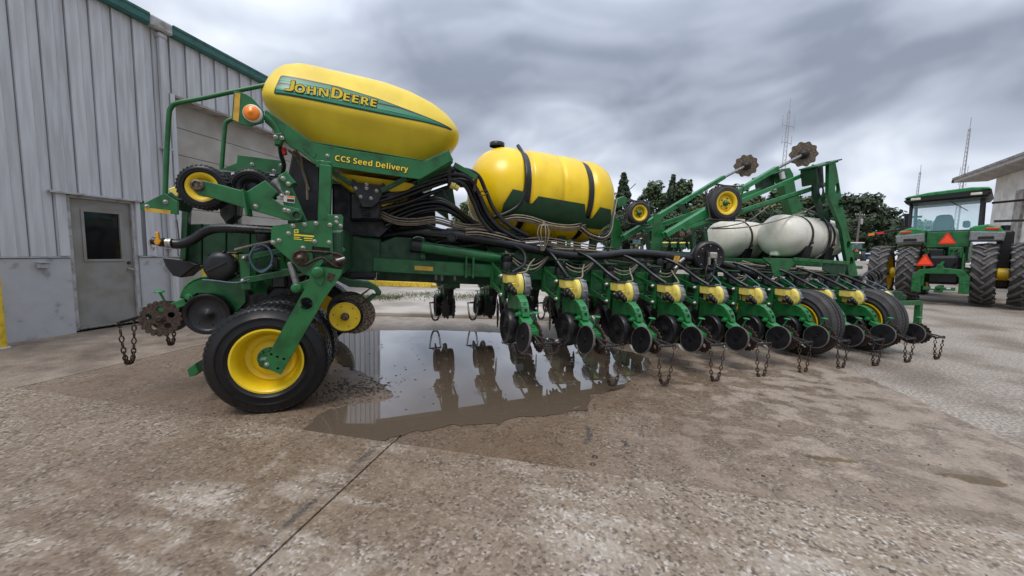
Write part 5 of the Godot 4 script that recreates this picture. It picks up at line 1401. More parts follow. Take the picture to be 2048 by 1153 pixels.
	var wr := rim_mesh(0.285, 0.30, 0.0).mesh(M.yellow)
	for q in [[6.42, 1.32], [7.94, 1.33], [6.42, -1.32], [7.94, -1.33]]:
		# axle along x, outer face toward -x, flat spot down
		var w := holder(P, "wing_wheel", Transform3D(Basis(Vector3(0, 0, 1), Vector3(-1, 0, 0), Vector3(0, -1, 0)), Vector3(q[0], 0.515, q[1])))
		part(w, "tyre", wt)
		part(w, "rim", wr)
		piece(w, "hub", MB.new().lathe(pv([0.09, -0.02, 0.09, 0.05, 0.05, 0.06, 0.04, 0.11, 0, 0.112]), Transform3D.IDENTITY, 18, 0.4), M.yellow)
		piece(P, "wing_wheel_leg", MB.new().bar(Vector3(q[0] + 0.02, 0.52, q[1]), Vector3(q[0] + 0.02, 1.05, 0.52 * signf(q[1])), 0.12, 0.16, Vector3.BACK), M.green_dark)
		piece(P, "wing_wheel_axle", MB.new().tube(pt([q[0] - 0.12, 0.515, q[1], q[0] + 0.25, 0.515, q[1]]), 0.05, 12), M.green_dark)

	# ---------- liquid tank on the tongue ----------
	var lt := holder(P, "liquid_tank", Transform3D(Basis(Vector3(0, 0, 1), -0.055) * X_AXIS, Vector3(1.16, 2.43, 0.0)))
	var lp := pv([0.0, 0.0, 0.16, 0.008, 0.30, 0.035, 0.42, 0.09, 0.52, 0.18, 0.59, 0.29, 0.63, 0.40, 0.645, 0.50, 0.645, 0.60, 0.635, 0.63, 0.605, 0.645, 0.60, 0.66, 0.60, 0.74, 0.605, 0.755, 0.635, 0.775, 0.648, 0.80, 0.655, 0.95, 0.655, 1.17, 0.648, 1.21, 0.632, 1.23, 0.632, 1.25, 0.648, 1.27, 0.655, 1.31, 0.655, 1.58, 0.645, 1.61, 0.605, 1.63, 0.600, 1.65, 0.600, 1.72, 0.605, 1.74, 0.640, 1.765, 0.645, 1.83, 0.63, 1.94, 0.58, 2.06, 0.47, 2.16, 0.30, 2.22, 0.0, 2.24])
	piece(lt, "shell", MB.new().lathe(lp, Transform3D.IDENTITY, 56, 0.55), M.liquid_yellow)
	for x in [0.66, 1.645]:
		piece(lt, "strap", MB.new().lathe(pv([0.602, 0.0, 0.617, 0.002, 0.617, 0.078, 0.602, 0.08]), Transform3D(Basis.IDENTITY, Vector3(0, x, 0)), 48, 0.4), M.black)
	piece(P, "tank_cap", MB.new().lathe(pv([0.11, 0.0, 0.11, 0.05, 0.1, 0.06, 0, 0.062]), Transform3D(Basis.IDENTITY, Vector3(1.553, 3.0439, 0.05)), 22, 0.4), M.black)
	hose(P, [1.8443, 3.0657, 0.15, 1.8569, 2.9397, 0.3, 1.8354, 2.7522, 0.52, 1.8192, 2.5606, 0.64, 1.798, 2.326, 0.64, 1.7098, 2.1415, 0.62, 1.5336, 2.0256, 0.6, 1.3594, 1.9627, 0.6], 0.027, "black")
	# green cradle wrapped round the lower near flank
	var cr := MB.new()
	var cut := pv([0.30, -0.60, 0.46, -0.08, 0.62, -0.10, 0.66, -0.30, 0.76, -0.32, 0.84, -0.15, 1.56, -0.18, 1.63, -0.48, 1.73, -0.48, 1.82, -0.20, 2.0, -0.22, 2.06, -0.5, 1.95, -0.72, 0.45, -0.72])
	for side_ in [1.0, -1.0]:
		for i in 40:
			for j in 19:
				var x0 := 0.36 + 0.05 * i
				var a0 := -1.0 + 0.05 * j
				for cell in Geometry2D.intersect_polygons(cut, pv([x0, a0, x0 + 0.05, a0, x0 + 0.05, a0 + 0.05, x0, a0 + 0.05])):
					var tri := Geometry2D.triangulate_polygon(cell)
					for k in range(0, tri.size(), 3):
						for rr in [0.668, 0.660]:
							var v3 := []
							var n3 := []
							for mm in 3:
								var p: Vector2 = cell[tri[k + mm]]
								var d := Vector3(0, sin(p.y), cos(p.y) * side_)
								v3.append(Vector3(p.x, 0, 0) + d * rr)
								n3.append(d if rr > 0.665 else -d)
							cr.tri(v3[0], v3[1], v3[2], n3[0], n3[1], n3[2])
	piece(P, "tank_cradle", cr, M.green_dark, Transform3D(Basis(Vector3(0, 0, 1), -0.055), Vector3(1.16, 2.43, 0.0)))
	for x in [1.75, 2.55, 3.1]:
		piece(P, "cradle_post", MB.new().bar(Vector3(x, 1.25, 0.18), Vector3(x, 1.95 - 0.05 * (x - 1.2), 0.30), 0.06, 0.12, Vector3.RIGHT).bar(Vector3(x, 1.25, -0.18), Vector3(x, 1.95 - 0.05 * (x - 1.2), -0.30), 0.06, 0.12, Vector3.RIGHT), M.green_dark)
	piece(P, "draft_frame", MB.new().bar(Vector3(-0.2, 1.56, 0.0), Vector3(4.4, 1.36, 0.0), 0.16, 0.34, Vector3.UP, 0.015), M.green_dark)
	piece(P, "valve_manifold", MB.new().box(Vector3(1.05, 1.72, 0.12), Vector3(0.5, 0.2, 0.24), Basis.IDENTITY, 0.02).box(Vector3(0.35, 1.74, 0.2), Vector3(0.4, 0.16, 0.2), Basis.IDENTITY, 0.02), M.black)
	var rh := RandomNumberGenerator.new()
	rh.seed = 71
	for i in 16:
		var z := rh.randf_range(0.22, 0.5)
		var x0 := rh.randf_range(-0.2, 0.5)
		var x1 := x0 + rh.randf_range(0.9, 2.2)
		var y0 := rh.randf_range(1.70, 1.98)
		var y1 := rh.randf_range(1.58, 1.80)
		var sag := rh.randf_range(0.05, 0.22)
		hose(P, [x0, y0, z - 0.1, lerpf(x0, x1, 0.3), lerpf(y0, y1, 0.3) - sag, z, lerpf(x0, x1, 0.65), lerpf(y0, y1, 0.65) - sag * rh.randf_range(0.2, 1.0), z + rh.randf_range(-0.05, 0.08), x1, y1, z - 0.05], [0.02, 0.014, 0.026][i % 3], ["hose", "hose", "cable"][i % 3] if i % 2 else "hose", "hose")
	for i in 14:
		var x0 := rh.randf_range(1.6, 6.5)
		var x1 := x0 + rh.randf_range(0.5, 1.6)
		var ya := wing_y(x0) + rh.randf_range(0.26, 0.42)
		var yb := wing_y(x1) + rh.randf_range(0.24, 0.40)
		hose(P, [x0, ya, 0.45, lerpf(x0, x1, 0.4), lerpf(ya, yb, 0.4) + rh.randf_range(-0.14, 0.06), 0.56, x1, yb, 0.48], [0.012, 0.016, 0.01][i % 3], ["hose", "cable", "hose"][i % 3], "hose")
	piece(P, "tongue", MB.new().bar(Vector3(-0.6, 1.22, 0), Vector3(11.4, 0.72, 0), 0.25, 0.25, Vector3.UP, 0.015), M.green_dark)

	# ---------- white solution tanks ----------
	for q in [[7.02, 1.98, 0.14, 1.74], [6.55, 1.92, -0.72, 1.65]]:
		var t := holder(P, "solution_tank", Transform3D(Basis(Vector3(0, 0, 1), -0.03) * X_AXIS, Vector3(q[0], q[1], q[2])))
		var ln: float = q[3]
		piece(t, "shell", MB.new().lathe(pv([0.0, 0.0, 0.13, 0.006, 0.25, 0.035, 0.34, 0.09, 0.39, 0.17, 0.405, 0.27, 0.405, 0.52, 0.398, 0.55, 0.398, 0.60, 0.405, 0.63, 0.405, ln * 0.5, 0.398, ln * 0.52, 0.405, ln * 0.54, 0.405, ln - 0.62, 0.398, ln - 0.60, 0.398, ln - 0.55, 0.405, ln - 0.52, 0.402, ln - 0.26, 0.38, ln - 0.14, 0.30, ln - 0.05, 0.18, ln - 0.01, 0.0, ln]), Transform3D.IDENTITY, 48, 0.6), M.poly_white)
		for x in [0.575, ln - 0.575]:
			piece(t, "strap", MB.new().lathe(pv([0.402, -0.022, 0.412, -0.021, 0.412, 0.021, 0.402, 0.022]), Transform3D(Basis.IDENTITY, Vector3(0, x, 0)), 44, 0.4), M.iron)
			piece(P, "tank_saddle", MB.new().plate(pv([-0.30, -0.50, 0.30, -0.50, 0.36, -0.19, 0.24, -0.335, 0.10, -0.402, 0.0, -0.414, -0.10, -0.402, -0.24, -0.335, -0.36, -0.19]), -0.10, 0.10, 0.008, Transform3D(Basis(Vector3(0, 0, -1), Vector3(0, 1, 0), Vector3(1, 0, 0)), Vector3(q[0] + x, q[1] - 0.03 * x, q[2]))), M.black)
			piece(t, "buckle", MB.new().box(Vector3(0.10, x, 0.40), Vector3(0.10, 0.05, 0.03), Basis(Vector3.UP, -0.25), 0.006), M.iron)
		piece(t, "fill_cap", MB.new().lathe(pv([0.09, 0.0, 0.09, 0.04, 0.0, 0.05]), Transform3D(Basis(Vector3(0, 0, 1), PI / 2), Vector3(-0.40, ln * 0.4, 0)), 20, 0.4), M.poly_white)
		piece(t, "outlet", MB.new().box(Vector3(0.30, 0.13, 0.04), Vector3(0.2, 0.10, 0.16), Basis.IDENTITY, 0.02), M.poly_white)
	hose(P, [8.1706, 2.5635, -0.1, 8.1017, 2.4663, 0.15, 8.0977, 2.302, 0.38, 8.0137, 2.0786, 0.56, 8.0275, 1.8144, 0.56, 7.9689, 1.6409, 0.5, 7.8536, 1.5413, 0.45], 0.024, "hose")
	piece(P, "tank_table", MB.new().bar(Vector3(6.2, 1.48, 0.2), Vector3(9.1, 1.39, 0.2), 0.7, 0.06).bar(Vector3(6.1, 1.43, -0.72), Vector3(8.6, 1.36, -0.72), 0.62, 0.06), M.green)
	piece(P, "table_gusset", MB.new().plate(pv([6.0379, 1.5306, 6.8186, 1.5296, 6.8062, 1.4417, 6.6113, 1.2641, 6.5006, 1.1936, 6.3304, 1.2273, 6.2364, 1.4153]), 0.78, 0.81, 0.005), M.green)
	piece(P, "table_gusset", MB.new().plate(pv([7.5849, 1.5089, 8.1865, 1.4735, 8.159, 1.3047, 7.8696, 1.2279, 7.5444, 1.3446]), 0.78, 0.81, 0.005), M.green_dark)
	piece(P, "table_front_rail", MB.new().bar(Vector3(6.767, 1.5204, 0.82), Vector3(8.1939, 1.4744, 0.82), 0.03, 0.06), M.green)

	# ---------- masts and folded markers ----------
	var mast := pv([7.6333, 3.3068, 7.8063, 3.3061, 7.8863, 3.1437, 8.1151, 2.5795, 8.8294, 1.1547, 8.5751, 1.0954, 8.3999, 1.5389, 8.163, 2.1182, 7.8338, 2.5431, 7.7154, 2.6981])
	var mast_holes := [pv([7.9944, 2.8546, 7.9943, 2.8046, 7.9779, 2.7667, 7.9497, 2.7512, 7.9173, 2.7622, 7.8894, 2.7967, 7.8735, 2.8453, 7.8737, 2.895, 7.8899, 2.9327, 7.9179, 2.9483, 7.9502, 2.9376, 7.9782, 2.9033]), pv([8.1234, 2.5708, 8.1227, 2.5247, 8.1056, 2.4898, 8.0768, 2.4757, 8.0441, 2.4861, 8.0162, 2.518, 8.0007, 2.5629, 8.0015, 2.6088, 8.0185, 2.6434, 8.0471, 2.6576, 8.0797, 2.6476, 8.1077, 2.6158]), pv([8.4675, 1.8181, 8.4671, 1.7751, 8.4515, 1.7432, 8.4249, 1.7309, 8.3946, 1.7416, 8.3686, 1.7722, 8.3539, 1.8145, 8.3544, 1.8573, 8.3699, 1.8891, 8.3963, 1.9014, 8.4266, 1.891, 8.4526, 1.8606]), pv([8.6058, 1.5139, 8.6055, 1.4703, 8.5897, 1.4381, 8.5627, 1.4261, 8.5319, 1.4373, 8.5054, 1.4687, 8.4904, 1.5118, 8.4909, 1.5551, 8.5065, 1.5872, 8.5333, 1.5993, 8.5641, 1.5884, 8.5907, 1.5572])]
	piece(P, "mast", holed(MB.new(), mast, mast_holes, 0.60, 0.66), M.green)
	piece(P, "mast", holed(MB.new(), mast, mast_holes, 0.36, 0.39), M.green_dark)
	piece(P, "mast_web", MB.new().bar(Vector3(8.2695, 2.493, 0.5), Vector3(8.9178, 1.1423, 0.5), 0.22, 0.05, Vector3.BACK), M.green_dark)
	var mh := piece(P, "mast_head", MB.new().plate(pv([7.3662, 3.1532, 7.9024, 3.3121, 7.9794, 2.9971, 7.4452, 2.8808]), 0.36, 0.39, 0.005).bar(Vector3(7.3636, 3.1709, 0.5), Vector3(7.8996, 3.3301, 0.5), 0.30, 0.02).bar(Vector3(7.3649, 3.1621, 0.5), Vector3(7.4439, 2.8898, 0.5), 0.28, 0.03, Vector3.RIGHT), M.green_dark)
	piece(mh, "head_cap", MB.new().bar(Vector3(7.3194, 3.1808, 0.52), Vector3(7.9301, 3.3654, 0.52), 0.34, 0.025), M.green)
	piece(P, "mast_brace", MB.new().bar(Vector3(7.7829, 2.6145, 0.48), Vector3(8.0123, 2.8169, 0.48), 0.05, 0.09), M.green)
	piece(P, "far_mast", MB.new().plate(pv([8.0649, 3.4417, 8.4037, 3.5159, 8.5276, 3.3965, 8.6949, 2.9695, 8.9965, 2.6308, 9.025, 2.4283, 8.6607, 2.4094, 8.4164, 2.8394, 8.2525, 3.1555]), -0.80, -0.62, 0.008), M.green)
	piece(P, "far_mast_head", MB.new().plate(pv([7.6024, 3.2223, 8.1127, 3.3726, 8.2053, 3.1225, 7.6927, 2.9546]), -0.80, -0.76, 0.005).bar(Vector3(7.5516, 3.2322, -0.66), Vector3(8.1147, 3.4082, -0.66), 0.30, 0.025), M.green_dark)
	piece(P, "mast_light_panel", MB.new().plate(pv([8.0648, 3.4031, 8.1798, 3.4347, 8.2615, 3.272, 8.1456, 3.2409]), -0.62, -0.58, 0.003), M.white_paint)
	# marker: long boom, parallel links, gauge tyre, rod and scalloped disc
	var discp := PackedVector2Array()
	for i in 64:
		var a := TAU * i / 64
		discp.append(Vector2(cos(a), sin(a)) * (0.225 + 0.016 * cos(a * 10.0)))
	for mk in [{"z": 0.30, "a": Vector3(4.4278, 1.8601, 0.3), "b": Vector3(6.8248, 3.1774, 0.3), "c": Vector3(7.4805, 3.4958, 0.3)}, {"z": -0.75, "a": Vector3(4.3283, 1.841, -0.75), "b": Vector3(6.702, 3.1851, -0.75), "c": Vector3(7.2909, 3.4754, -0.75)}]:
		var a: Vector3 = mk.a
		var b: Vector3 = mk.b
		var cc: Vector3 = mk.c
		var z: float = mk.z
		var mr := holder(P, "row_marker")
		piece(mr, "boom", MB.new().bar(a + Vector3(0, 0, 0.05), b.lerp(a, 0.35) + Vector3(0, 0.0, 0.05), 0.03, 0.085).bar(a + Vector3(0, 0, -0.05), b.lerp(a, 0.35) + Vector3(0, 0, -0.05), 0.03, 0.085).bar(b.lerp(a, 0.37), b, 0.10, 0.075), M.green_bright)
		piece(mr, "boom_top", MB.new().bar(a + Vector3(0.02, 0.046, 0), b.lerp(a, 0.36) + Vector3(0, 0.046, 0), 0.13, 0.012), M.green_bright)
		piece(mr, "rod", MB.new().tube(PackedVector3Array([b.lerp(a, 0.05), cc]), 0.028, 10), M.steel)
		var dirv := (cc - b).normalized()
		var bs := Basis(Vector3.UP, -0.62)
		piece(mr, "marker_disc", MB.new().plate(discp, -0.006, 0.006, 0.002, Transform3D(bs, cc)), M.blade)
		piece(mr, "disc_hub", MB.new().lathe(pv([0.085, -0.03, 0.09, 0.03, 0.06, 0.05, 0.03, 0.09, 0, 0.09]), Transform3D(bs * Z_AXIS, cc), 16, 0.4), M.iron)
		piece(mr, "boom_pivot", MB.new().lathe(pv([0.05, -0.10, 0.05, 0.10, 0.02, 0.11, 0, 0.11]), Transform3D(Z_AXIS, a + Vector3(0.28, 0.02, 0)), 14, 0.4).lathe(pv([0.05, -0.10, 0.05, 0.10, 0.02, 0.11, 0, 0.11]), Transform3D(Z_AXIS, a + Vector3(0.42, 0.06, 0)), 14, 0.4), M.blade)
		piece(mr, "boom_stand", MB.new().plate(pv([a.x - 0.16, a.y - 0.35, a.x - 0.02, a.y - 0.35, a.x + 0.10, a.y + 0.02, a.x - 0.02, a.y + 0.36, a.x - 0.14, a.y + 0.36]), z - 0.14, z - 0.11, 0.004), M.green)
		for k in 2:
			piece(mr, "stand_leg", MB.new().bar(Vector3(a.x + 0.55 + 0.28 * k, a.y + 0.1, z), Vector3(a.x + 0.75 + 0.28 * k, 1.15, z), 0.08, 0.07, Vector3.BACK), M.green_dark)
	piece(P, "marker_link", MB.new().bar(Vector3(7.8479, 3.2554, 0.34), Vector3(4.8, 2.0496, 0.34), 0.045, 0.07).bar(Vector3(8.1907, 3.0212, 0.34), Vector3(4.7545, 1.9722, 0.34), 0.045, 0.06), M.green_bright)
	piece(P, "marker_link", MB.new().bar(Vector3(8.4117, 3.0419, 0.2), Vector3(4.8329, 1.9221, 0.2), 0.05, 0.06), M.green)
	piece(P, "marker_link", MB.new().bar(Vector3(7.685, 3.0177, -0.7), Vector3(4.7943, 2.012, -0.7), 0.045, 0.06).bar(Vector3(7.6927, 2.9546, -0.7), Vector3(4.74, 1.9615, -0.7), 0.045, 0.06), M.green_bright)
	piece(P, "marker_web", MB.new().plate(pv([5.7802, 2.564, 6.012, 2.353, 5.8991, 2.3201, 5.6171, 2.3898]), 0.34, 0.38, 0.004), M.green_dark)
	piece(P, "marker_web", MB.new().plate(pv([5.4682, 2.535, 5.6133, 2.564, 5.88, 2.3815, 5.7564, 2.3546]), -0.72, -0.68, 0.004), M.green_dark)
	for q in [[Vector3(5.4769, 2.4344, 0.34), 0.30, 0.34], [Vector3(4.5214, 2.3043, -0.7), 0.225, -0.7]]:
		var c0: Vector3 = q[0]
		var w := holder(P, "marker_wheel", Transform3D(Basis(Vector3.UP, -0.15) * Z_AXIS, c0 + Vector3(0, 0, 0.12)))
		piece(w, "tyre", tyre_mesh(q[1], 0.17, q[1] * 0.60, 2), M.dusty_rubber)
		piece(w, "rim", rim_mesh(q[1] * 0.60, 0.17, 0.25), M.yellow)
		piece(w, "hub", MB.new().lathe(pv([0.05, 0.02, 0.05, 0.05, 0.03, 0.09, 0, 0.092]), Transform3D.IDENTITY, 14, 0.4), M.green)
		for i in 5:
			piece(w, "lug_nut", MB.new().lathe(pv([0.011, 0.02, 0.011, 0.045, 0, 0.046]), Transform3D(Basis.IDENTITY, Vector3(cos(TAU * i / 5), 0, sin(TAU * i / 5)) * q[1] * 0.28), 6, 0.2), M.iron)
	hose(P, [8.4095, 2.7765, 0.2, 7.8004, 2.5026, 0.3, 6.9018, 2.2384, 0.4, 6.0685, 2.0631, 0.4, 5.3872, 2.0085, 0.35], 0.012, "cable", "wire")
	hose(P, [7.1282, 2.5675, 0.0, 6.5268, 2.2396, 0.1, 5.9401, 2.0943, 0.2, 5.3821, 2.0193, 0.3], 0.010, "cable", "wire")

	# ---------- blower and main hose ----------
	var bl := holder(P, "blower", Transform3D(Basis(Vector3.UP, -0.35) * Z_AXIS, Vector3(4.8884, 1.5221, 0.8)))
	piece(bl, "volute", MB.new().lathe(pv([0.0, -0.14, 0.20, -0.13, 0.245, -0.10, 0.25, 0.0, 0.24, 0.03, 0.21, 0.045, 0.20, 0.035, 0.0, 0.035]), Transform3D.IDENTITY, 40, 0.5), M.black)
	piece(bl, "cover_plate", MB.new().box(Vector3(0, 0.045, 0.03), Vector3(0.13, 0.02, 0.24), Basis.IDENTITY, 0.006), M.black)
	for i in 8:
		piece(bl, "cover_bolt", MB.new().lathe(pv([0.010, 0.03, 0.010, 0.045, 0, 0.047]), Transform3D(Basis.IDENTITY, Vector3(cos(TAU * i / 8) * 0.175, 0, sin(TAU * i / 8) * 0.175)), 6, 0.2), M.zinc)
	piece(bl, "motor", MB.new().box(Vector3(0.02, 0.09, -0.02), Vector3(0.12, 0.09, 0.10), Basis.IDENTITY, 0.015).box(Vector3(-0.03, 0.09, 0.07), Vector3(0.035, 0.06, 0.12), Basis.IDENTITY, 0.008).box(Vector3(0.06, 0.09, 0.07), Vector3(0.035, 0.06, 0.10), Basis.IDENTITY, 0.008), M.zinc)
	hose(P, [4.7281, 1.3983, 0.95, 4.6735, 1.2447, 0.98, 4.7248, 1.1209, 0.98, 4.809, 1.1678, 0.98, 4.854, 1.3227, 0.96, 4.8807, 1.4627, 0.94], 0.012)
	hose(P, [-0.2304, 1.6061, 0.25, 0.1101, 1.692, 0.42, 0.4762, 1.734, 0.56, 0.8209, 1.7139, 0.62, 1.1882, 1.6758, 0.62, 1.6726, 1.6047, 0.65, 2.0395, 1.5468, 0.66, 2.5069, 1.4881, 0.66, 2.9981, 1.4921, 0.66, 3.4262, 1.5396, 0.66, 3.8781, 1.5431, 0.66, 4.3474, 1.5074, 0.67, 4.8387, 1.486, 0.68], 0.062, "hose", "main_air_hose")
	hose(P, [5.1758, 1.4434, 0.68, 5.5074, 1.3645, 0.66, 5.8758, 1.2738, 0.64, 6.1626, 1.2124, 0.6], 0.062, "hose", "main_air_hose")
	piece(P, "hose_tag", MB.new().plate(pv([4.2843, 1.5231, 4.3812, 1.5175, 4.352, 1.4072, 4.2641, 1.4214]), 0.72, 0.745, 0.003), M.reflector)
	piece(P, "hydraulic_valve", MB.new().box(Vector3(4.406, 1.4553, 0.74), Vector3(0.12, 0.04, 0.06), Basis(Vector3(0, 0, 1), 0.6), 0.008).box(Vector3(4.3003, 1.3525, 0.76), Vector3(0.10, 0.03, 0.05), Basis(Vector3(0, 0, 1), 0.8), 0.006), M.zinc)
	# ribbed seed hoses: over the top from the tank and down to the tongue
	for i in 9:
		var o := (i - 4) * 1.0
		var dz := 0.10 * sin(i * 2.1)
		piece(P, "seed_hose", MB.new().tube(flow(pt([-0.205, 2.0764, 0.75, 0.1039, 2.1681, 0.75, 0.4576, 2.3306, 0.72, 0.7668, 2.4452, 0.7, 1.0184, 2.4111, 0.66, 1.1504, 2.2162, 0.62, 1.2687, 1.9974, 0.6, 1.4744, 1.8089, 0.58, 1.7748, 1.6709, 0.56]), 8), 0.027, 8), M.hose, Transform3D(Basis.IDENTITY, Vector3(0.028 * o, 0.024 * (o if i % 2 else -o), dz)))
	for i in 4:
		piece(P, "seed_hose", MB.new().tube(flow(pt([-0.0706, 1.9304, 0.5, 0.2951, 2.114, 0.45, 0.6187, 2.1866, 0.4, 0.8604, 2.1156, 0.35, 1.116, 1.9442, 0.3, 1.4453, 1.8059, 0.3, 1.8636, 1.7659, 0.3]), 8), 0.03, 8), M.hose, Transform3D(Basis.IDENTITY, Vector3(0.02 * i, -0.045 * i, 0.05 * (i % 2))))
	piece(P, "hose_hanger", MB.new().plate(pv([0.7093, 2.5979, 0.7581, 2.6027, 0.7684, 2.2677, 0.7254, 2.2644]), 0.78, 0.82, 0.004), M.iron)
	piece(P, "hanger_stay", MB.new().bar(Vector3(0.7821, 2.5412, 0.9), Vector3(1.0621, 2.4117, 0.9), 0.05, 0.06), M.green)
	piece(P, "hanger_tab", MB.new().plate(pv([1.0475, 2.426, 1.0856, 2.4172, 1.0575, 2.2325, 1.0252, 2.2666]), 0.86, 0.88, 0.003), M.rust)
	piece(P, "yellow_coupler", MB.new().tube(pt([0.7492, 2.3083, 0.86, 0.7984, 2.2882, 0.86]), 0.04, 12).tube(pt([0.8045, 2.2887, 0.86, 0.848, 2.268, 0.86]), 0.036, 12), M.pale_yellow)
	hose(P, [0.6671, 2.2628, 0.8, 0.6925, 2.1801, 0.8, 0.7422, 2.1471, 0.8, 0.7539, 2.1966, 0.8, 0.6917, 2.2526, 0.8], 0.007)
	hose(P, [1.1453, 2.2627, 0.75, 1.2031, 2.288, 0.78, 1.243, 2.2722, 0.78, 1.2043, 2.2317, 0.78, 1.1331, 2.2178, 0.75], 0.007)
	for i in 4:
		var dy := 0.026 * (i - 1.5) + 0.012 * sin(i * 5.3)
		hose(P, _shift([-0.1153, 1.956, 0.6, 0.1066, 1.8648, 0.6, 0.3494, 1.8599, 0.58, 0.6019, 1.8994, 0.56, 0.8307, 1.8536, 0.55, 1.0673, 1.8193, 0.54, 1.3892, 1.8631, 0.5], dy, 0.02 * (i % 3)), 0.011, "cable", "wire")
		hose(P, _shift([0.977, 1.7447, 0.66, 1.1771, 1.753, 0.66, 1.4533, 1.7113, 0.66, 1.7541, 1.6555, 0.62, 2.1356, 1.6829, 0.6, 2.5403, 1.6397, 0.58, 2.9676, 1.5939, 0.56], dy * 1.2, 0.02 * (i % 3)), 0.010, "cable", "wire")
		hose(P, _shift([1.48, 1.9323, 0.55, 1.6715, 1.9779, 0.62, 1.8906, 1.9596, 0.66, 2.1776, 1.8916, 0.66, 2.5086, 1.881, 0.62, 2.8144, 1.9452, 0.5], dy, 0.015 * (i % 3)), 0.010, "cable", "wire")
		hose(P, _shift([2.6794, 1.897, 0.6, 2.8379, 1.7945, 0.62, 3.0617, 1.7598, 0.6, 3.2793, 1.8788, 0.45, 3.4787, 2.1538, 0.2, 3.6501, 2.4269, 0.0], dy, 0.015 * (i % 3)), 0.010, "hose" if i % 2 else "cable", "wire")
	# spider manifold with its fan of tubes
	var sp0: Vector3 = Vector3(2.054, 1.8825, 0.72)
	var man := holder(P, "flow_manifold")
	piece(man, "head", MB.new().lathe(pv([0.0, 0.06, 0.018, 0.055, 0.02, 0.02, 0.055, 0.012, 0.06, 0.0, 0.03, -0.01, 0, -0.01]), Transform3D(Basis.IDENTITY, sp0), 18, 0.5), M.cable)
	for i in 8:
		var a := TAU * i / 8
		var e0 := sp0 + Vector3(cos(a) * 0.055, 0, sin(a) * 0.055)
		piece(man, "tube", MB.new().tube(flow(PackedVector3Array([e0 + Vector3(0, 0.01, 0), e0 + Vector3(cos(a) * 0.03, -0.10, sin(a) * 0.03), e0 + Vector3(0.01, -0.22, 0.0), sp0 + Vector3(0.02 * cos(a), -0.34, 0.02 * sin(a))]), 5), 0.009, 6), M.cable)
	piece(P, "manifold_post", MB.new().plate(pv([2.4789, 1.7093, 2.5428, 1.7116, 2.5524, 1.5098, 2.6171, 1.5114, 2.6207, 1.4386, 2.3799, 1.4337, 2.3768, 1.5055, 2.4875, 1.5226]), 0.58, 0.60, 0.004), M.green)
	# drop hoses to each seed meter and sagging wires between them
	for k in 10:
		var x := 1.485 + 0.76 * k
		var y: float = gauge_y[k] + 0.62
		var top := wing_y(x) + 0.26
		var lean := -0.16 if k < 2 else -0.42
		hose(P, [x + lean + (0.28 if k == 0 else 0.0), top + 0.12, 0.62, x + lean * 0.7 + (0.34 if k == 0 else 0.0), top + 0.02, 0.86, x + lean * 0.3 + (0.22 if k == 0 else 0.0), y + 0.10, 1.08, x - 0.05, y, 1.25], 0.024, "hose", "meter_hose")
		for i in 4:
			var dd := 0.05 * i
			hose(P, [x + 0.05, wing_y(x) + 0.30 - dd * 0.3, 0.64, x + 0.25, wing_y(x) + 0.17 - dd, 0.70, x + 0.48, wing_y(x) + 0.15 - dd, 0.70, x + 0.72, wing_y(x) + 0.27 - dd * 0.3, 0.64], 0.010, "cable" if i % 3 else "hose", "wire", 0.0, 5)
		hose(P, [x + 0.02, y + 0.0, 1.32, x + 0.12, y + 0.02, 1.30, x + 0.26, y + 0.10, 1.05, x + 0.42, y + 0.16, 0.8], 0.010, "cable_blue" if k > 3 else "cable", "wire", 0.0, 5)
		piece(P, "air_line_tee", MB.new().box(Vector3(x + 0.30, wing_y(x) + 0.14, 0.63), Vector3(0.07, 0.05, 0.05), Basis.IDENTITY, 0.01), M.black)
		piece(P, "wing_clip", MB.new().box(Vector3(x + 0.44, wing_y(x) + 0.02, 0.62), Vector3(0.03, 0.26, 0.04)), M.green)
	for i in 5:
		hose(P, _shift([2.1, 1.52, 0.60, 3.0, 1.50, 0.62, 4.0, 1.43, 0.62, 5.2, 1.40, 0.6, 6.3, 1.33, 0.6, 7.5, 1.27, 0.6, 8.8, 1.2, 0.58], 0.03 * (i - 2), 0.03 * (i % 2)), 0.013, "hose" if i % 2 else "cable", "wire")
	piece(P, "control_box", MB.new().box(Vector3(4.25, 1.36, 0.66), Vector3(0.16, 0.12, 0.1), Basis.IDENTITY, 0.015).lathe(pv([0.06, 0, 0.06, 0.05, 0.03, 0.06, 0, 0.06]), Transform3D(Z_AXIS, Vector3(4.02, 1.42, 0.68)), 16, 0.4), M.black)
	for k in 12:
		var x := 1.9 + 0.55 * k
		piece(P, "bracket_casting", MB.new().box(Vector3(x, wing_y(x) - 0.16, 0.40), Vector3(0.18, 0.2, 0.16), Basis(Vector3.UP, 0.3 * (k % 3)), 0.03), M.iron)
	# ---------- hitch end ----------
	piece(P, "parking_stand", MB.new().bar(Vector3(10.9856, 0.5958, 0.25), Vector3(11.7988, 0.5942, 0.25), 0.10, 0.10).bar(Vector3(11.7507, 0.6418, 0.25), Vector3(11.8001, 0.0506, 0.25), 0.10, 0.11, Vector3.BACK).box(Vector3(Vector2(11.8052, 0.0267).x, 0.03, 0.25), Vector3(0.25, 0.05, 0.25)), M.green)
	for i in 6:
		hose(P, _shift([9.4252, 1.128, 0.3, 9.6105, 1.256, 0.3, 9.8316, 1.2899, 0.3, 10.0179, 1.173, 0.3, 9.9793, 1.0216, 0.3, 9.6995, 0.9362, 0.3, 9.405, 0.9693, 0.3], 0.03 * (i - 3), 0.05 * (i - 3)), 0.018, "hose" if i % 3 else "steel", "hitch_hose")
	piece(P, "hitch_clevis", MB.new().box(Vector3(11.5, 0.70, 0), Vector3(0.3, 0.12, 0.16), Basis.IDENTITY, 0.02), M.green_dark)

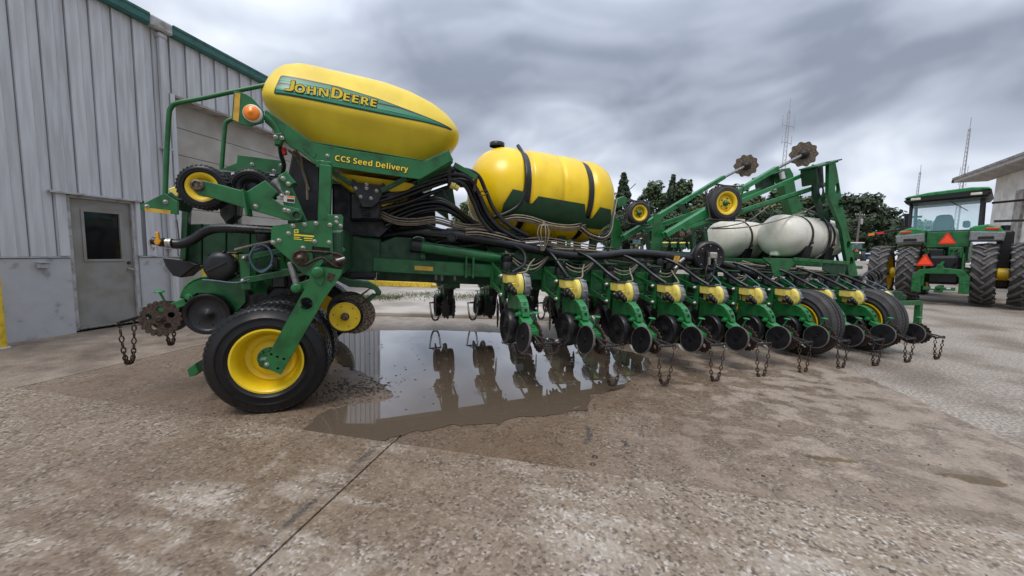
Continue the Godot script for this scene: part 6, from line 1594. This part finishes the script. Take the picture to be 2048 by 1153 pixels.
func _shift(a: Array, dy: float, dz: float) -> Array:
	var o := a.duplicate()
	for i in range(0, o.size(), 3):
		o[i + 1] += dy
		o[i + 2] += dz
	return o

# --- tractors ---
func lug_tyre(R: float, W: float, rr: float, lugs: int) -> ArrayMesh:
	var h := W * 0.5
	var mb := MB.new()
	var lg := MB.new()
	mb.lathe(pv([rr, h * 0.8, rr + 0.03, h * 0.92, R - 0.18, h * 0.98, R - 0.09, h * 0.92, R - 0.055, h * 0.6, R - 0.045, 0, R - 0.055, -h * 0.6, R - 0.09, -h * 0.92, R - 0.18, -h * 0.98, rr + 0.03, -h * 0.92, rr, -h * 0.8]), Transform3D.IDENTITY, 44, 0.5)
	for i in lugs:
		for sd in [-1.0, 1.0]:
			var a0: float = TAU * (i + (0.5 if sd > 0 else 0.0)) / lugs
			for k in 4:
				var y0: float = sd * (-0.03 + h * 0.27 * k)
				var y1: float = sd * (-0.03 + h * 0.27 * (k + 1))
				var b0 := a0 + 0.085 * k / R
				var b1 := a0 + 0.085 * (k + 1) / R
				var rad: float = R - 0.03 - 0.012 * k * k / 3.0
				var p0 := Vector3(cos(b0) * rad, y0, sin(b0) * rad)
				var p1 := Vector3(cos(b1) * rad, y1, sin(b1) * rad)
				var out := Vector3(cos(b0), 0, sin(b0))
				lg.bar(p0, p1, 0.062 + 0.008 * k, 0.075, out, 0.010)
	var am := ArrayMesh.new()
	mb.add_to(am, M.dusty_rubber)
	lg.add_to(am, M.lug_rubber)
	return am
func plain_wheel(parent: Node, at: Vector3, R: float, W: float, rr: float, lugs: int, out_sign: float) -> void:
	var w := holder(parent, "wheel", Transform3D(X_AXIS if out_sign > 0 else Basis(Vector3(0, 0, 1), PI / 2), at))
	part(w, "tyre", lug_tyre(R, W, rr, lugs))
	var mb := MB.new()
	mb.lathe(pv([rr - 0.02, W * 0.40, rr + 0.012, W * 0.43, rr - 0.01, W * 0.36, rr - 0.05, W * 0.1, rr * 0.7, W * 0.02, rr * 0.35, W * 0.08, rr * 0.3, W * 0.2, 0, W * 0.2]), Transform3D.IDENTITY, 32, 0.6)
	mb.lathe(pv([rr - 0.02, -W * 0.40, rr + 0.012, -W * 0.43, rr - 0.01, -W * 0.36, rr - 0.05, -W * 0.1, rr * 0.7, -W * 0.02, 0, -W * 0.02]), Transform3D.IDENTITY, 32, 0.6)
	part(w, "rim", mb.mesh(M.yellow))
func slow_sign(parent: Node, at: Vector3, w: float) -> void:
	var o := part(parent, "slow_vehicle_sign", MB.new().plate(pv([-w * 0.5, 0, -w * 0.44, -0.03, w * 0.44, -0.03, w * 0.5, 0, w * 0.07, w * 0.86, -w * 0.07, w * 0.86]), -0.004, 0.004, 0.001, Transform3D(Basis.IDENTITY, at)).mesh(M.red))
	piece(o, "sign_face", MB.new().plate(pv([-w * 0.39, 0.02, w * 0.39, 0.02, 0.0, w * 0.72]), 0.004, 0.008, 0.001, Transform3D(Basis.IDENTITY, at)), M.slow_red)

func make_tractor() -> void:
	var at := Vector3(14.75, 0.2, -12.95)
	var t := thing("row_crop_tractor", at, deg_to_rad(-52.5))
	t.rotation.z = deg_to_rad(2.2)
	tag(t, "large green tractor with dual rear wheels and two red triangles, seen from behind", "tractor")
	for q in [[-0.84, -1.0], [0.84, 1.0], [-1.56, 1.0], [1.60, -1.0]]:
		plain_wheel(t, Vector3(q[0], 0.985, 0), 0.985, 0.52, 0.62, 20, q[1])
	for q in [-1.0, 1.0]:
		plain_wheel(t, Vector3(q * 0.84, 0.75, -3.0), 0.75, 0.42, 0.45, 20, q)
	piece(t, "rear_axle", MB.new().tube(pt([-1.9, 0.985, 0, 1.9, 0.985, 0]), 0.085, 14).lathe(pv([0.2, -0.55, 0.24, -0.3, 0.24, 0.3, 0.2, 0.55]), Transform3D(X_AXIS, Vector3(0, 0.985, 0)), 20), M.green_dark)
	for x in [-1.2, 1.22]:
		piece(t, "wheel_spacer", MB.new().lathe(pv([0.17, -0.12, 0.19, -0.1, 0.19, 0.1, 0.17, 0.12]), Transform3D(X_AXIS, Vector3(x, 0.985, 0)), 18), M.yellow)
	piece(t, "transmission", MB.new().box(Vector3(0, 1.1, -0.5), Vector3(0.75, 0.95, 2.0), Basis.IDENTITY, 0.08), M.black)
	piece(t, "rear_panel", MB.new().box(Vector3(0.02, 2.12, 0.12), Vector3(0.98, 0.54, 0.3), Basis.IDENTITY, 0.03), M.green)
	piece(t, "hood", MB.new().plate(pv([-1.4, 1.35, -4.3, 1.35, -4.35, 1.9, -4.1, 2.12, -1.4, 2.35]), -0.42, 0.42, 0.08, Transform3D(Basis(Vector3(0, 0, 1), Vector3(0, 1, 0), Vector3(1, 0, 0)), Vector3.ZERO)), M.green)
	# fenders with grey lower lip and tail lamp
	for sd in [-1.0, 1.0]:
		var dy := 0.0
		var f := piece(t, "fender", MB.new().plate(pv([0.50, 2.12, 1.16, 2.10, 1.20, 2.28, 1.10, 2.46, 0.86, 2.56, 0.58, 2.52, 0.48, 2.46]), -1.0, 0.42, 0.05, Transform3D(Basis(Vector3(sd, 0, 0), Vector3.UP, Vector3.BACK), Vector3.ZERO)), M.green_bright)
		piece(f, "fender_lip", MB.new().plate(pv([0.49, 2.05, 1.17, 2.03, 1.205, 2.30, 0.50, 2.36]), -0.6, 0.445, 0.03, Transform3D(Basis(Vector3(sd, 0, 0), Vector3.UP, Vector3.BACK), Vector3.ZERO)), M.grey_plastic)
		piece(f, "lip_vent", MB.new().box(Vector3(0.83 * sd, 2.13, 0.448), Vector3(0.32, 0.09, 0.01)), M.black)
		piece(f, "tail_lamp", MB.new().box(Vector3(0.95 * sd, 2.41, 0.40), Vector3(0.28, 0.075, 0.08), Basis(Vector3(0, 0, 1), -0.06 * sd), 0.02), M.red)
	# cab
	var cab := Transform3D(Basis.IDENTITY, Vector3(-0.16, 0, 0))
	piece(t, "cab_floor", MB.new().box(Vector3(0.05, 2.38, -0.55), Vector3(1.5, 0.1, 1.5), Basis.IDENTITY, 0.03), M.black, cab)
	for sd in [-1.0, 1.0]:
		piece(t, "cab_post", MB.new().bar(Vector3(0.05 + 0.79 * sd, 2.36, 0.12), Vector3(0.05 + 0.80 * sd, 3.42, -0.02), 0.10, 0.09, Vector3.RIGHT, 0.02), M.black, cab)
		piece(t, "cab_post", MB.new().bar(Vector3(0.05 + 0.80 * sd, 2.36, -1.35), Vector3(0.05 + 0.80 * sd, 3.42, -1.2), 0.08, 0.08, Vector3.RIGHT, 0.02), M.black, cab)
		piece(t, "side_window", MB.new().plate(pv([0.05, 2.42, -1.30, 2.42, -1.18, 3.38, -0.05, 3.38]), 0.05 + 0.81 * sd - 0.004, 0.05 + 0.81 * sd + 0.004, 0.001, Transform3D(Basis(Vector3(0, 0, 1), Vector3(0, 1, 0), Vector3(1, 0, 0)), Vector3.ZERO)), M.cab_glass, cab)
	piece(t, "rear_window", MB.new().plate(pv([-0.70, 2.42, 0.80, 2.42, 0.80, 3.40, -0.70, 3.40]), 0.0, 0.008, 0.001, Transform3D(Basis(Vector3.RIGHT, -0.13), Vector3(0, 0.0, 0.44))), M.cab_glass, cab)
	piece(t, "windscreen", MB.new().plate(pv([-0.70, 2.42, 0.80, 2.42, 0.80, 3.40, -0.70, 3.40]), -1.38, -1.372, 0.001), M.cab_glass, cab)
	piece(t, "wiper", MB.new().bar(Vector3(0.15, 3.42, 0.06), Vector3(0.56, 3.05, 0.10), 0.015, 0.02), M.black, cab)
	piece(t, "seat", MB.new().plate(pv([-0.25, 2.40, 0.27, 2.40, 0.25, 2.78, 0.19, 2.98, 0.10, 3.02, -0.08, 3.02, -0.17, 2.98, -0.23, 2.78]), -0.62, -0.46, 0.05).box(Vector3(0.01, 2.52, -0.8), Vector3(0.5, 0.14, 0.45), Basis.IDENTITY, 0.05), M.black, cab)
	piece(t, "armrest", MB.new().box(Vector3(0.52, 2.66, -0.7), Vector3(0.16, 0.22, 0.4), Basis.IDENTITY, 0.05).box(Vector3(-0.36, 2.60, -0.6), Vector3(0.12, 0.10, 0.3), Basis.IDENTITY, 0.03), M.black, cab)
	piece(t, "steering_column", MB.new().bar(Vector3(0.05, 2.4, -1.2), Vector3(0.05, 2.9, -1.0), 0.1, 0.1, Vector3.RIGHT, 0.03), M.black, cab)
	piece(t, "roof", MB.new().plate(pv([-0.86, 3.42, -0.92, 3.52, -0.80, 3.62, -0.30, 3.70, 0.60, 3.74, 0.98, 3.68, 1.04, 3.56, 0.96, 3.44]), -1.75, 0.30, 0.06), M.black, cab)
	piece(t, "roof_cap", MB.new().plate(pv([-0.90, 3.60, -0.82, 3.66, -0.30, 3.735, 0.60, 3.775, 0.96, 3.73, 1.02, 3.66]), -1.70, 0.33, 0.03), M.green_bright, cab)
	for x in [-0.62, 0.72]:
		piece(t, "roof_lamp", MB.new().box(Vector3(x, 3.55, 0.30), Vector3(0.24, 0.08, 0.06), Basis.IDENTITY, 0.02), M.poly_white, cab)
	piece(t, "beacon_base", MB.new().box(Vector3(-0.02, 3.74, -0.4), Vector3(0.1, 0.05, 0.1), Basis.IDENTITY, 0.02), M.black, cab)
	# mirrors and marker arms
	for q in [[-1.0, -1.10, 2.94, 0.78], [1.0, 1.60, 3.25, 1.0]]:
		var sd: float = q[0]
		piece(t, "mirror", MB.new().plate(pv([-0.11, 0.25, 0.11, 0.25, 0.10, -0.20, -0.06, -0.26]), -0.05, 0.03, 0.02, Transform3D(Basis(Vector3.UP, 0.2 * sd), Vector3(q[1], q[2], -1.0))), M.black)
		piece(t, "mirror_arm", MB.new().bar(Vector3(0.05 + 0.80 * sd, q[2] + 0.12, -1.2), Vector3(q[1], q[2] + 0.12, -1.0), 0.04, 0.07), M.black)
		var tip := Vector3(-1.95 if sd < 0 else 2.15, 2.40 if sd < 0 else 2.62, 0.05)
		var root := Vector3(-0.80 if sd < 0 else 0.95, 2.58 if sd < 0 else 2.66, 0.05)
		piece(t, "marker_arm", MB.new().bar(root, tip, 0.06, 0.07), M.black)
		piece(t, "marker_arm_reflector", MB.new().bar(root.lerp(tip, 0.66), root.lerp(tip, 0.83), 0.07, 0.075), M.red)
		piece(t, "marker_arm_lamp", MB.new().bar(root.lerp(tip, 0.88), root.lerp(tip, 1.03), 0.075, 0.08), M.amber)
	# exhaust side column and steps
	piece(t, "exhaust", MB.new().tube(pt([1.18, 1.0, -1.3, 1.18, 2.6, -1.3]), 0.11, 14), M.black)
	piece(t, "fuel_tank", MB.new().box(Vector3(1.2, 1.45, -1.0), Vector3(0.35, 1.9, 0.7), Basis.IDENTITY, 0.06), M.black)
	# three-point hitch and drawbar
	piece(t, "quick_hitch", MB.new().plate(pv([-0.66, 0.36, -0.44, 0.36, -0.44, 0.86, -0.36, 0.98, 0.30, 0.98, 0.38, 0.86, 0.38, 0.36, 0.60, 0.36, 0.60, 0.90, 0.44, 1.12, 0.06, 1.17, 0.0, 1.30, -0.10, 1.30, -0.14, 1.17, -0.50, 1.12, -0.66, 0.92]), 0.92, 1.02, 0.012), M.green)
	for x in [-0.55, 0.49]:
		piece(t, "lift_arm", MB.new().bar(Vector3(x, 0.45, 0.95), Vector3(x * 0.8, 0.75, -0.1), 0.07, 0.10), M.green)
		piece(t, "lift_link", MB.new().tube(pt([x * 0.85, 0.55, 0.5, x * 0.8, 1.62, 0.2]), 0.045, 10), M.green)
		piece(t, "rocker", MB.new().bar(Vector3(x * 0.8, 1.62, 0.22), Vector3(x * 0.5, 1.5, -0.1), 0.08, 0.12), M.green)
		piece(t, "hook_plate", MB.new().box(Vector3(x * 1.05, 0.55, 1.0), Vector3(0.12, 0.34, 0.06), Basis.IDENTITY, 0.01), M.green)
	piece(t, "top_link", MB.new().tube(pt([-0.04, 1.2, 0.95, -0.02, 1.45, 0.2]), 0.045, 10), M.green)
	piece(t, "valve_stack", MB.new().box(Vector3(0.22, 1.55, 0.22), Vector3(0.32, 0.62, 0.22), Basis.IDENTITY, 0.02), M.green)
	for i in 5:
		piece(t, "hydraulic_coupler", MB.new().lathe(pv([0.035, 0, 0.035, 0.08, 0.02, 0.09, 0, 0.09]), Transform3D(Z_AXIS, Vector3(0.14 + 0.14 * (i % 2), 1.32 + 0.11 * i, 0.33)), 10), M.black)
	piece(t, "pump_block", MB.new().box(Vector3(-0.2, 1.55, 0.2), Vector3(0.34, 0.5, 0.24), Basis.IDENTITY, 0.03), M.black)
	piece(t, "drawbar", MB.new().box(Vector3(-0.03, 0.55, 0.8), Vector3(0.12, 0.09, 1.0), Basis.IDENTITY, 0.01).box(Vector3(-0.03, 0.50, 1.0), Vector3(0.7, 0.10, 0.12), Basis.IDENTITY, 0.01).box(Vector3(-0.03, 0.43, 1.12), Vector3(0.2, 0.10, 0.16), Basis.IDENTITY, 0.02), M.green)
	for x in [-0.16, 0.18]:
		piece(t, "reflector", MB.new().box(Vector3(x, 0.52, 1.075), Vector3(0.09, 0.05, 0.01)), M.white_paint)
	slow_sign(t, Vector3(0.02, 1.99, 0.29), 0.40)
	slow_sign(t, Vector3(-0.38, 1.27, 1.06), 0.40)
	hose(t, [0.2, 1.7, 0.3, 0.3, 1.75, 0.5, 0.28, 1.4, 0.6, 0.2, 1.2, 0.55], 0.02)

func far_tractor(label: String, at: Vector3, turn: float, sc: float) -> void:
	var t := thing("parked_tractor", at, turn)
	tag(t, label, "tractor", "tractors parked far across the yard")
	for q in [-1.0, 1.0]:
		plain_wheel(t, Vector3(q * 0.85 * sc, 0.9 * sc, 0), 0.9 * sc, 0.5 * sc, 0.55 * sc, 14, q)
		plain_wheel(t, Vector3(q * 0.85 * sc, 0.6 * sc, -2.7 * sc), 0.6 * sc, 0.36 * sc, 0.36 * sc, 12, q)
	piece(t, "body", MB.new().plate(pv([0.2, 0.9, -3.2, 0.9, -3.3, 1.6, -3.0, 1.8, -1.2, 1.95, 0.3, 1.9]), -0.4, 0.4, 0.06, Transform3D(Basis(Vector3(0, 0, sc), Vector3(0, sc, 0), Vector3(sc, 0, 0)), Vector3.ZERO)), M.green)
	piece(t, "fender", MB.new().box(Vector3(-0.85, 1.9, 0) * sc, Vector3(0.55, 0.16, 1.3) * sc, Basis.IDENTITY, 0.05).box(Vector3(0.85, 1.9, 0) * sc, Vector3(0.55, 0.16, 1.3) * sc, Basis.IDENTITY, 0.05), M.green)
	piece(t, "cab_glass", MB.new().box(Vector3(0, 2.4, -0.4) * sc, Vector3(1.4, 0.95, 1.35) * sc, Basis.IDENTITY, 0.04), M.cab_glass)
	piece(t, "seat", MB.new().box(Vector3(0, 2.25, -0.4) * sc, Vector3(0.5, 0.6, 0.3) * sc, Basis.IDENTITY, 0.05), M.black)
	for x in [-0.7, 0.7]:
		for z in [-1.05, 0.25]:
			piece(t, "cab_post", MB.new().box(Vector3(x, 2.4, z) * sc, Vector3(0.09, 1.0, 0.09) * sc), M.black)
	piece(t, "roof", MB.new().box(Vector3(0, 2.95, -0.4) * sc, Vector3(1.75, 0.18, 1.75) * sc, Basis.IDENTITY, 0.06), M.poly_white)
	piece(t, "hitch", MB.new().box(Vector3(0, 0.8, 0.8) * sc, Vector3(1.0, 0.7, 0.25) * sc, Basis.IDENTITY, 0.03), M.green_dark)
	slow_sign(t, Vector3(0, 1.55, 0.95) * sc, 0.42)

func far_planter(label: String, at: Vector3, turn: float, n: int) -> void:
	var t := thing("parked_planter", at, turn)
	tag(t, label, "planter", "planters parked far across the yard")
	piece(t, "frame", MB.new().box(Vector3(0, 0.9, 0), Vector3(0.95 * n, 0.25, 0.25), Basis.IDENTITY, 0.02).box(Vector3(0, 0.85, -1.4), Vector3(0.25, 0.22, 2.8), Basis.IDENTITY, 0.02), M.green)
	for i in n:
		var x := (i - (n - 1) * 0.5) * 0.95
		piece(t, "hopper", MB.new().box(Vector3(x, 1.75, 0.55), Vector3(0.5, 0.5, 0.75), Basis(Vector3.RIGHT, 0.1), 0.06), M.green)
		piece(t, "hopper_lid", MB.new().box(Vector3(x, 2.05, 0.58), Vector3(0.56, 0.12, 0.85), Basis(Vector3.RIGHT, 0.1), 0.04), M.pale_yellow)
		piece(t, "unit_leg", MB.new().bar(Vector3(x, 1.5, 0.5), Vector3(x, 0.3, 0.7), 0.12, 0.2, Vector3.BACK), M.green_dark)
		piece(t, "gauge_wheel", MB.new().lathe(pv([0, 0.06, 0.22, 0.05, 0.22, -0.05, 0, -0.06]), Transform3D(X_AXIS, Vector3(x, 0.24, 0.75)), 14), M.rubber)

# --- vegetation ---
func crown_mesh(seed_: int, h: float, w: float, kind: int, tint: Vector3) -> MB:
	var r := RandomNumberGenerator.new()
	r.seed = seed_
	var mb := MB.new()
	var clumps := []
	if kind == 0:      # broad crown of many overlapping clumps
		for i in 80:
			var a := r.randf() * TAU
			var yy := r.randf()
			var rad := sqrt(r.randf()) * r.randf_range(0.8, 1.15) * (0.35 + 0.65 * sin(PI * clampf(yy * 0.82 + 0.16, 0, 1)))
			clumps.append([Vector3(cos(a) * rad * w * 0.86, h * (0.20 + 0.72 * yy), sin(a) * rad * w * 0.86), w * r.randf_range(0.14, 0.30), h * 0.07 * r.randf_range(0.8, 1.3)])
	else:              # tiers of drooping boughs
		var tiers := 13
		for i in tiers:
			var yy := float(i) / tiers
			var rad := w * (1.0 - yy) * (0.95 if kind == 1 else 0.8) + 0.15
			for k in int(4 + 5 * (1.0 - yy)):
				var a := r.randf() * TAU
				clumps.append([Vector3(cos(a) * rad * r.randf_range(0.3, 0.85), h * (0.08 + 0.9 * yy) - rad * 0.12, sin(a) * rad * r.randf_range(0.3, 0.85)), rad * 0.42 + 0.2, h * 0.045])
	var total := 7000
	for i in total:
		var c: Array = clumps[r.randi() % clumps.size()]
		var d := Vector3(r.randfn(), r.randfn(), r.randfn()).normalized() * pow(r.randf(), 0.4)
		var p: Vector3 = c[0] + Vector3(d.x * c[1], d.y * maxf(c[2], c[1] * 0.55), d.z * c[1])
		if p.y > h: p.y = h - r.randf() * 0.4
		var sz := r.randf_range(0.20, 0.48) * (1.0 if kind == 0 else 0.85) * clampf(h / 12.0, 0.55, 1.3)
		var nn := (d + Vector3(r.randfn(), r.randfn() + 0.6, r.randfn()) * 0.5).normalized()
		var ux := nn.cross(Vector3(r.randfn(), r.randfn(), r.randfn())).normalized()
		var uy := nn.cross(ux)
		var g := r.randf_range(0.65, 1.35)
		mb.col = Color(tint.x * g * r.randf_range(0.85, 1.2), tint.y * g, tint.z * g)
		var k0 := p + ux * sz
		var k1 := p + uy * sz * 0.6
		var k2 := p - ux * sz * r.randf_range(0.7, 1.1)
		var k3 := p - uy * sz * 0.6
		mb.ftri(k0, k1, k2, nn)
		mb.ftri(k0, k2, k3, nn)
	return mb
func tree(called: String, label: String, x: float, z: float, h: float, w: float, kind: int, seed_: int, tint: Vector3, mat: int) -> void:
	var o := thing(called, Vector3(x, gh(x, z) - 0.02, z), seed_ * 1.3)
	tag(o, label, "tree", "trees beyond the yard")
	piece(o, "crown", crown_mesh(seed_, h, w, kind, tint), M["leaves%d" % mat])
	var tr := MB.new()
	tr.lathe(pv([0.05 * w + 0.12, 0, 0.035 * w + 0.08, h * 0.25, 0.02 * w + 0.05, h * 0.6, 0.03, h * 0.93, 0, h * 0.94]), Transform3D.IDENTITY, 10)
	for i in 6:
		var a := TAU * i / 6 + seed_
		var y0 := h * (0.25 + 0.08 * i)
		tr.tube(pt([0, y0, 0, cos(a) * w * 0.3, y0 + h * 0.1, sin(a) * w * 0.3, cos(a) * w * 0.6, y0 + h * 0.17, sin(a) * w * 0.6]), 0.05 + 0.008 * w, 6)
	piece(o, "trunk", tr, M.bark)

func lattice_tower(label: String, x: float, z: float, h: float, w: float, arms: Array) -> void:
	var o := thing("antenna_tower", Vector3(x, gh(x, z), z), 0.4)
	tag(o, label, "tower", "antenna towers behind the trees")
	var leg := func(k: int, y: float) -> Vector3:
		var a := TAU * k / 3
		var ww := w * lerpf(1.0, 0.35, y / h)
		return Vector3(cos(a) * ww, y, sin(a) * ww)
	for k in 3:
		piece(o, "leg", MB.new().tube(PackedVector3Array([leg.call(k, 0.0), leg.call(k, h)]), 0.11, 6), M.tower_steel)
	var br := MB.new()
	var n := int(h / 1.6)
	for i in n:
		for k in 3:
			br.tube(PackedVector3Array([leg.call(k, h * i / n), leg.call((k + 1) % 3, h * (i + 1) / n)]), 0.05, 4)
	piece(o, "bracing", br, M.tower_steel)
	for a in arms:
		piece(o, "antenna", MB.new().tube(pt([-a[1], a[0] * h, 0, a[1], a[0] * h, 0]), 0.09, 5).tube(pt([a[1], a[0] * h - a[2] * 0.3, 0, a[1], a[0] * h + a[2], 0]), 0.08, 5).tube(pt([-a[1], a[0] * h - a[2] * 0.3, 0, -a[1], a[0] * h + a[2] * 0.8, 0]), 0.08, 5), M.tower_steel)
	piece(o, "mast_tip", MB.new().tube(pt([0, h - 1.0, 0, 0, h * 1.08, 0]), 0.1, 6), M.tower_steel)

func make_yard() -> void:
	make_tractor()
	far_tractor("small green tractor parked left of the dual-wheeled tractor, across the yard", Vector3(53.8143, 1.55, -60.0), deg_to_rad(-40), 0.95)
	far_tractor("far green tractor nearest the yellow liquid tank, triangle on its rear", Vector3(19.3398, 1.55, -72.0), deg_to_rad(-10), 0.95)
	far_tractor("far green tractor just right of the one nearest the liquid tank", Vector3(22.5572, 1.55, -70.0), deg_to_rad(-18), 1.0)
	far_planter("distant green planter with cream hopper lids seen through the marker arms", Vector3(18.9139, 1.0189, -46.0), deg_to_rad(-35), 6)
	# utility pole
	var up := thing("utility_pole", Vector3(55.5272, 1.55, -62.0), 0.3)
	tag(up, "grey wooden utility pole with cross arm before the right trees", "pole")
	piece(up, "post", MB.new().lathe(pv([0.17, -0.3, 0.13, 7.9, 0, 7.92]), Transform3D.IDENTITY, 12), M.pole_wood)
	piece(up, "cross_arm", MB.new().box(Vector3(0, 7.3, 0), Vector3(2.3, 0.14, 0.12)), M.pole_wood)
	piece(up, "transformer", MB.new().lathe(pv([0, -0.45, 0.2, -0.43, 0.22, 0.35, 0.1, 0.45, 0, 0.46]), Transform3D(Basis.IDENTITY, Vector3(0.32, 6.3, 0.1)), 14), M.tower_steel)
	for x in [-1.0, -0.5, 0.5, 1.0]:
		piece(up, "insulator", MB.new().lathe(pv([0.05, 0, 0.06, 0.1, 0.03, 0.18, 0, 0.19]), Transform3D(Basis.IDENTITY, Vector3(x, 7.37, 0)), 8), M.poly_white)
	# parked blue car far right
	var car := thing("parked_car", Vector3(71.6876, 1.55, -78.0), deg_to_rad(70))
	tag(car, "small blue car parked far away beside the right trees", "car")
	var blue := worn("car_blue", s(0.04, 0.09, 0.22), 0.3, M.grime_soft, 1.0)
	piece(car, "body", MB.new().plate(pv([-2.1, 0.35, 2.1, 0.35, 2.15, 0.75, 1.2, 0.92, 0.7, 1.42, -1.0, 1.45, -1.7, 0.98, -2.1, 0.9]), -0.85, 0.85, 0.1), blue)
	piece(car, "window", MB.new().plate(pv([-1.3, 0.98, 0.98, 0.95, 0.62, 1.36, -0.95, 1.38]), -0.86, 0.86, 0.02), M.dark_glass)
	for q in [[-1.35, -0.75], [1.35, -0.75], [-1.35, 0.75], [1.35, 0.75]]:
		piece(car, "wheel", MB.new().lathe(pv([0, 0.11, 0.3, 0.1, 0.32, 0, 0.3, -0.1, 0, -0.11]), Transform3D(Z_AXIS, Vector3(q[0], 0.32, q[1])), 16), M.rubber)
	# trees
	var dk := Vector3(0.040, 0.064, 0.032)
	var md := Vector3(0.058, 0.092, 0.038)
	var ol := Vector3(0.095, 0.105, 0.042)
	var lt := Vector3(0.13, 0.18, 0.08)
	var T := [
		["conifer_tree", "broad dark spruce with twin tops right beside the yellow liquid tank", [23.6706, -85.0, 18.6784, 3.265], 1, dk, 0],
		["conifer_tree", "slim dark spruce spire, tallest point of the tree line middle", [36.3841, -90.0, 19.637, 1.9587], 2, dk, 0],
		["leafy_tree", "dark leafy tree between the twin spruce and the slim spruce", [34.7382, -96.0, 19.1524, 3.3247], 0, md, 1],
		["leafy_tree", "green leafy tree just right of the slim spruce spire", [41.8966, -96.0, 19.1067, 2.4624], 0, md, 1],
		["leafy_tree", "low green tree in front of the slim spruce spire", [27.6306, -82.0, 11.8477, 3.3841], 0, md, 1],
		["leafy_tree", "dark bushy tree behind the marker arm discs", [47.4206, -98.0, 16.298, 3.7821], 0, dk, 0],
		["leafy_tree", "olive tree behind the nearer marker wheel", [45.5691, -84.0, 16.0075, 4.3112], 0, ol, 2],
		["leafy_tree", "yellowish olive tree behind the far green mast", [54.2389, -88.0, 14.9512, 4.0724], 0, ol, 2],
		["leafy_tree", "tree at the foot of the tall antenna tower", [66.0641, -96.0, 17.9556, 3.9417], 0, md, 1],
		["leafy_tree", "leafy tree showing between the two green masts", [68.2412, -90.0, 15.1865, 3.9325], 0, md, 1],
		["leafy_tree", "dark tree behind the near green mast", [75.4153, -92.0, 14.7481, 3.786], 0, dk, 0],
		["leafy_tree", "large dark rounded tree left of the tractor cab", [66.7393, -76.0, 13.6453, 4.2914], 0, dk, 0],
		["leafy_tree", "dark tree behind the tractor's left mirror", [76.0605, -80.0, 11.4838, 3.5024], 0, dk, 0],
		["leafy_tree", "low tree behind the tractor cab", [89.3585, -86.0, 9.4842, 4.4427], 0, md, 1],
		["leafy_tree", "low shaded tree behind the white solution tanks", [51.5683, -78.0, 10.277, 4.0251], 0, dk, 0],
		["leafy_tree", "low dark tree under the marker booms", [36.5836, -76.0, 8.6675, 4.52], 0, dk, 0],
		["leafy_tree", "low dark tree beside the small marker wheel", [30.3247, -74.0, 8.7652, 3.8262], 0, dk, 0],
		["leafy_tree", "low dark tree directly behind the liquid tank's right end", [20.3585, -76.0, 8.2208, 2.9514], 0, dk, 0],
		["leafy_tree", "pale green tree seen through the seed hoses", [-7.0561, -60.0, 8.1554, 1.7066], 0, lt, 3],
		["leafy_tree", "low dark tree behind the near mast's foot", [58.9924, -72.0, 7.499, 3.7239], 0, dk, 0],
	]
	var i := 0
	for q in T:
		tree(q[0], q[1], q[2][0], q[2][1], q[2][2], q[2][3] * (1.65 if q[3] == 0 else 1.35), q[3], 100 + i, q[4], q[5])
		i += 1
	lattice_tower("tall lattice antenna tower rising behind the green masts", 96.331, -140.0, 52.1892, 1.15, [[0.90, 3.2, 4.0], [0.79, 2.6, 2.5]])
	lattice_tower("slender antenna tower rising behind the white building's eave", 172.2334, -150.0, 51.2314, 0.9, [[0.62, 3.0, 6.0]])
	lattice_tower("small distant antenna tower above the tractor cab roof", 197.0538, -190.0, 43.8579, 0.9, [])

func _ready() -> void:
	rng.seed = 1
	var cam := Camera3D.new()
	cam.name = "camera"
	cam.position = Vector3(0, 1.52, 0)
	cam.rotation = Vector3(-0.096, 0, 0.0279)
	cam.fov = 74.3166
	cam.near = 0.05
	cam.far = 2500.0
	add_child(cam)
	cam.current = true
	var env := Environment.new()
	env.background_mode = Environment.BG_SKY
	env.sky = make_sky()
	env.background_energy_multiplier = 1.0
	env.tonemap_mode = Environment.TONE_MAPPER_LINEAR
	env.tonemap_exposure = 1.45
	env.sdfgi_enabled = true
	env.ssao_enabled = true
	env.ssil_enabled = true
	var we := WorldEnvironment.new()
	we.name = "world_environment"
	we.environment = env
	add_child(we)
	var sun := DirectionalLight3D.new()
	sun.name = "sun"
	sun.rotation_degrees = Vector3(-62, -25, 0)
	sun.light_energy = 0.45
	sun.light_color = Color(1.0, 0.97, 0.93)
	sun.light_angular_distance = 25.0
	sun.shadow_enabled = true
	add_child(sun)
	make_materials()
	make_concrete()
	make_ground()
	make_shop()
	make_barn()
	make_planter()
	make_curb()
	make_yard()
	bollard("yellow steel bollard at the photo's left edge by the shop wall", Vector3(-7.0046, 0.0, -5.1008), 1.05, 0.06)
	bollard("yellow bollard guarding the overhead door jamb behind the planter", WALL0 + E2 * 2.75 + E1 * 0.22, 1.15, 0.06)
	make_grass()
	make_debris()
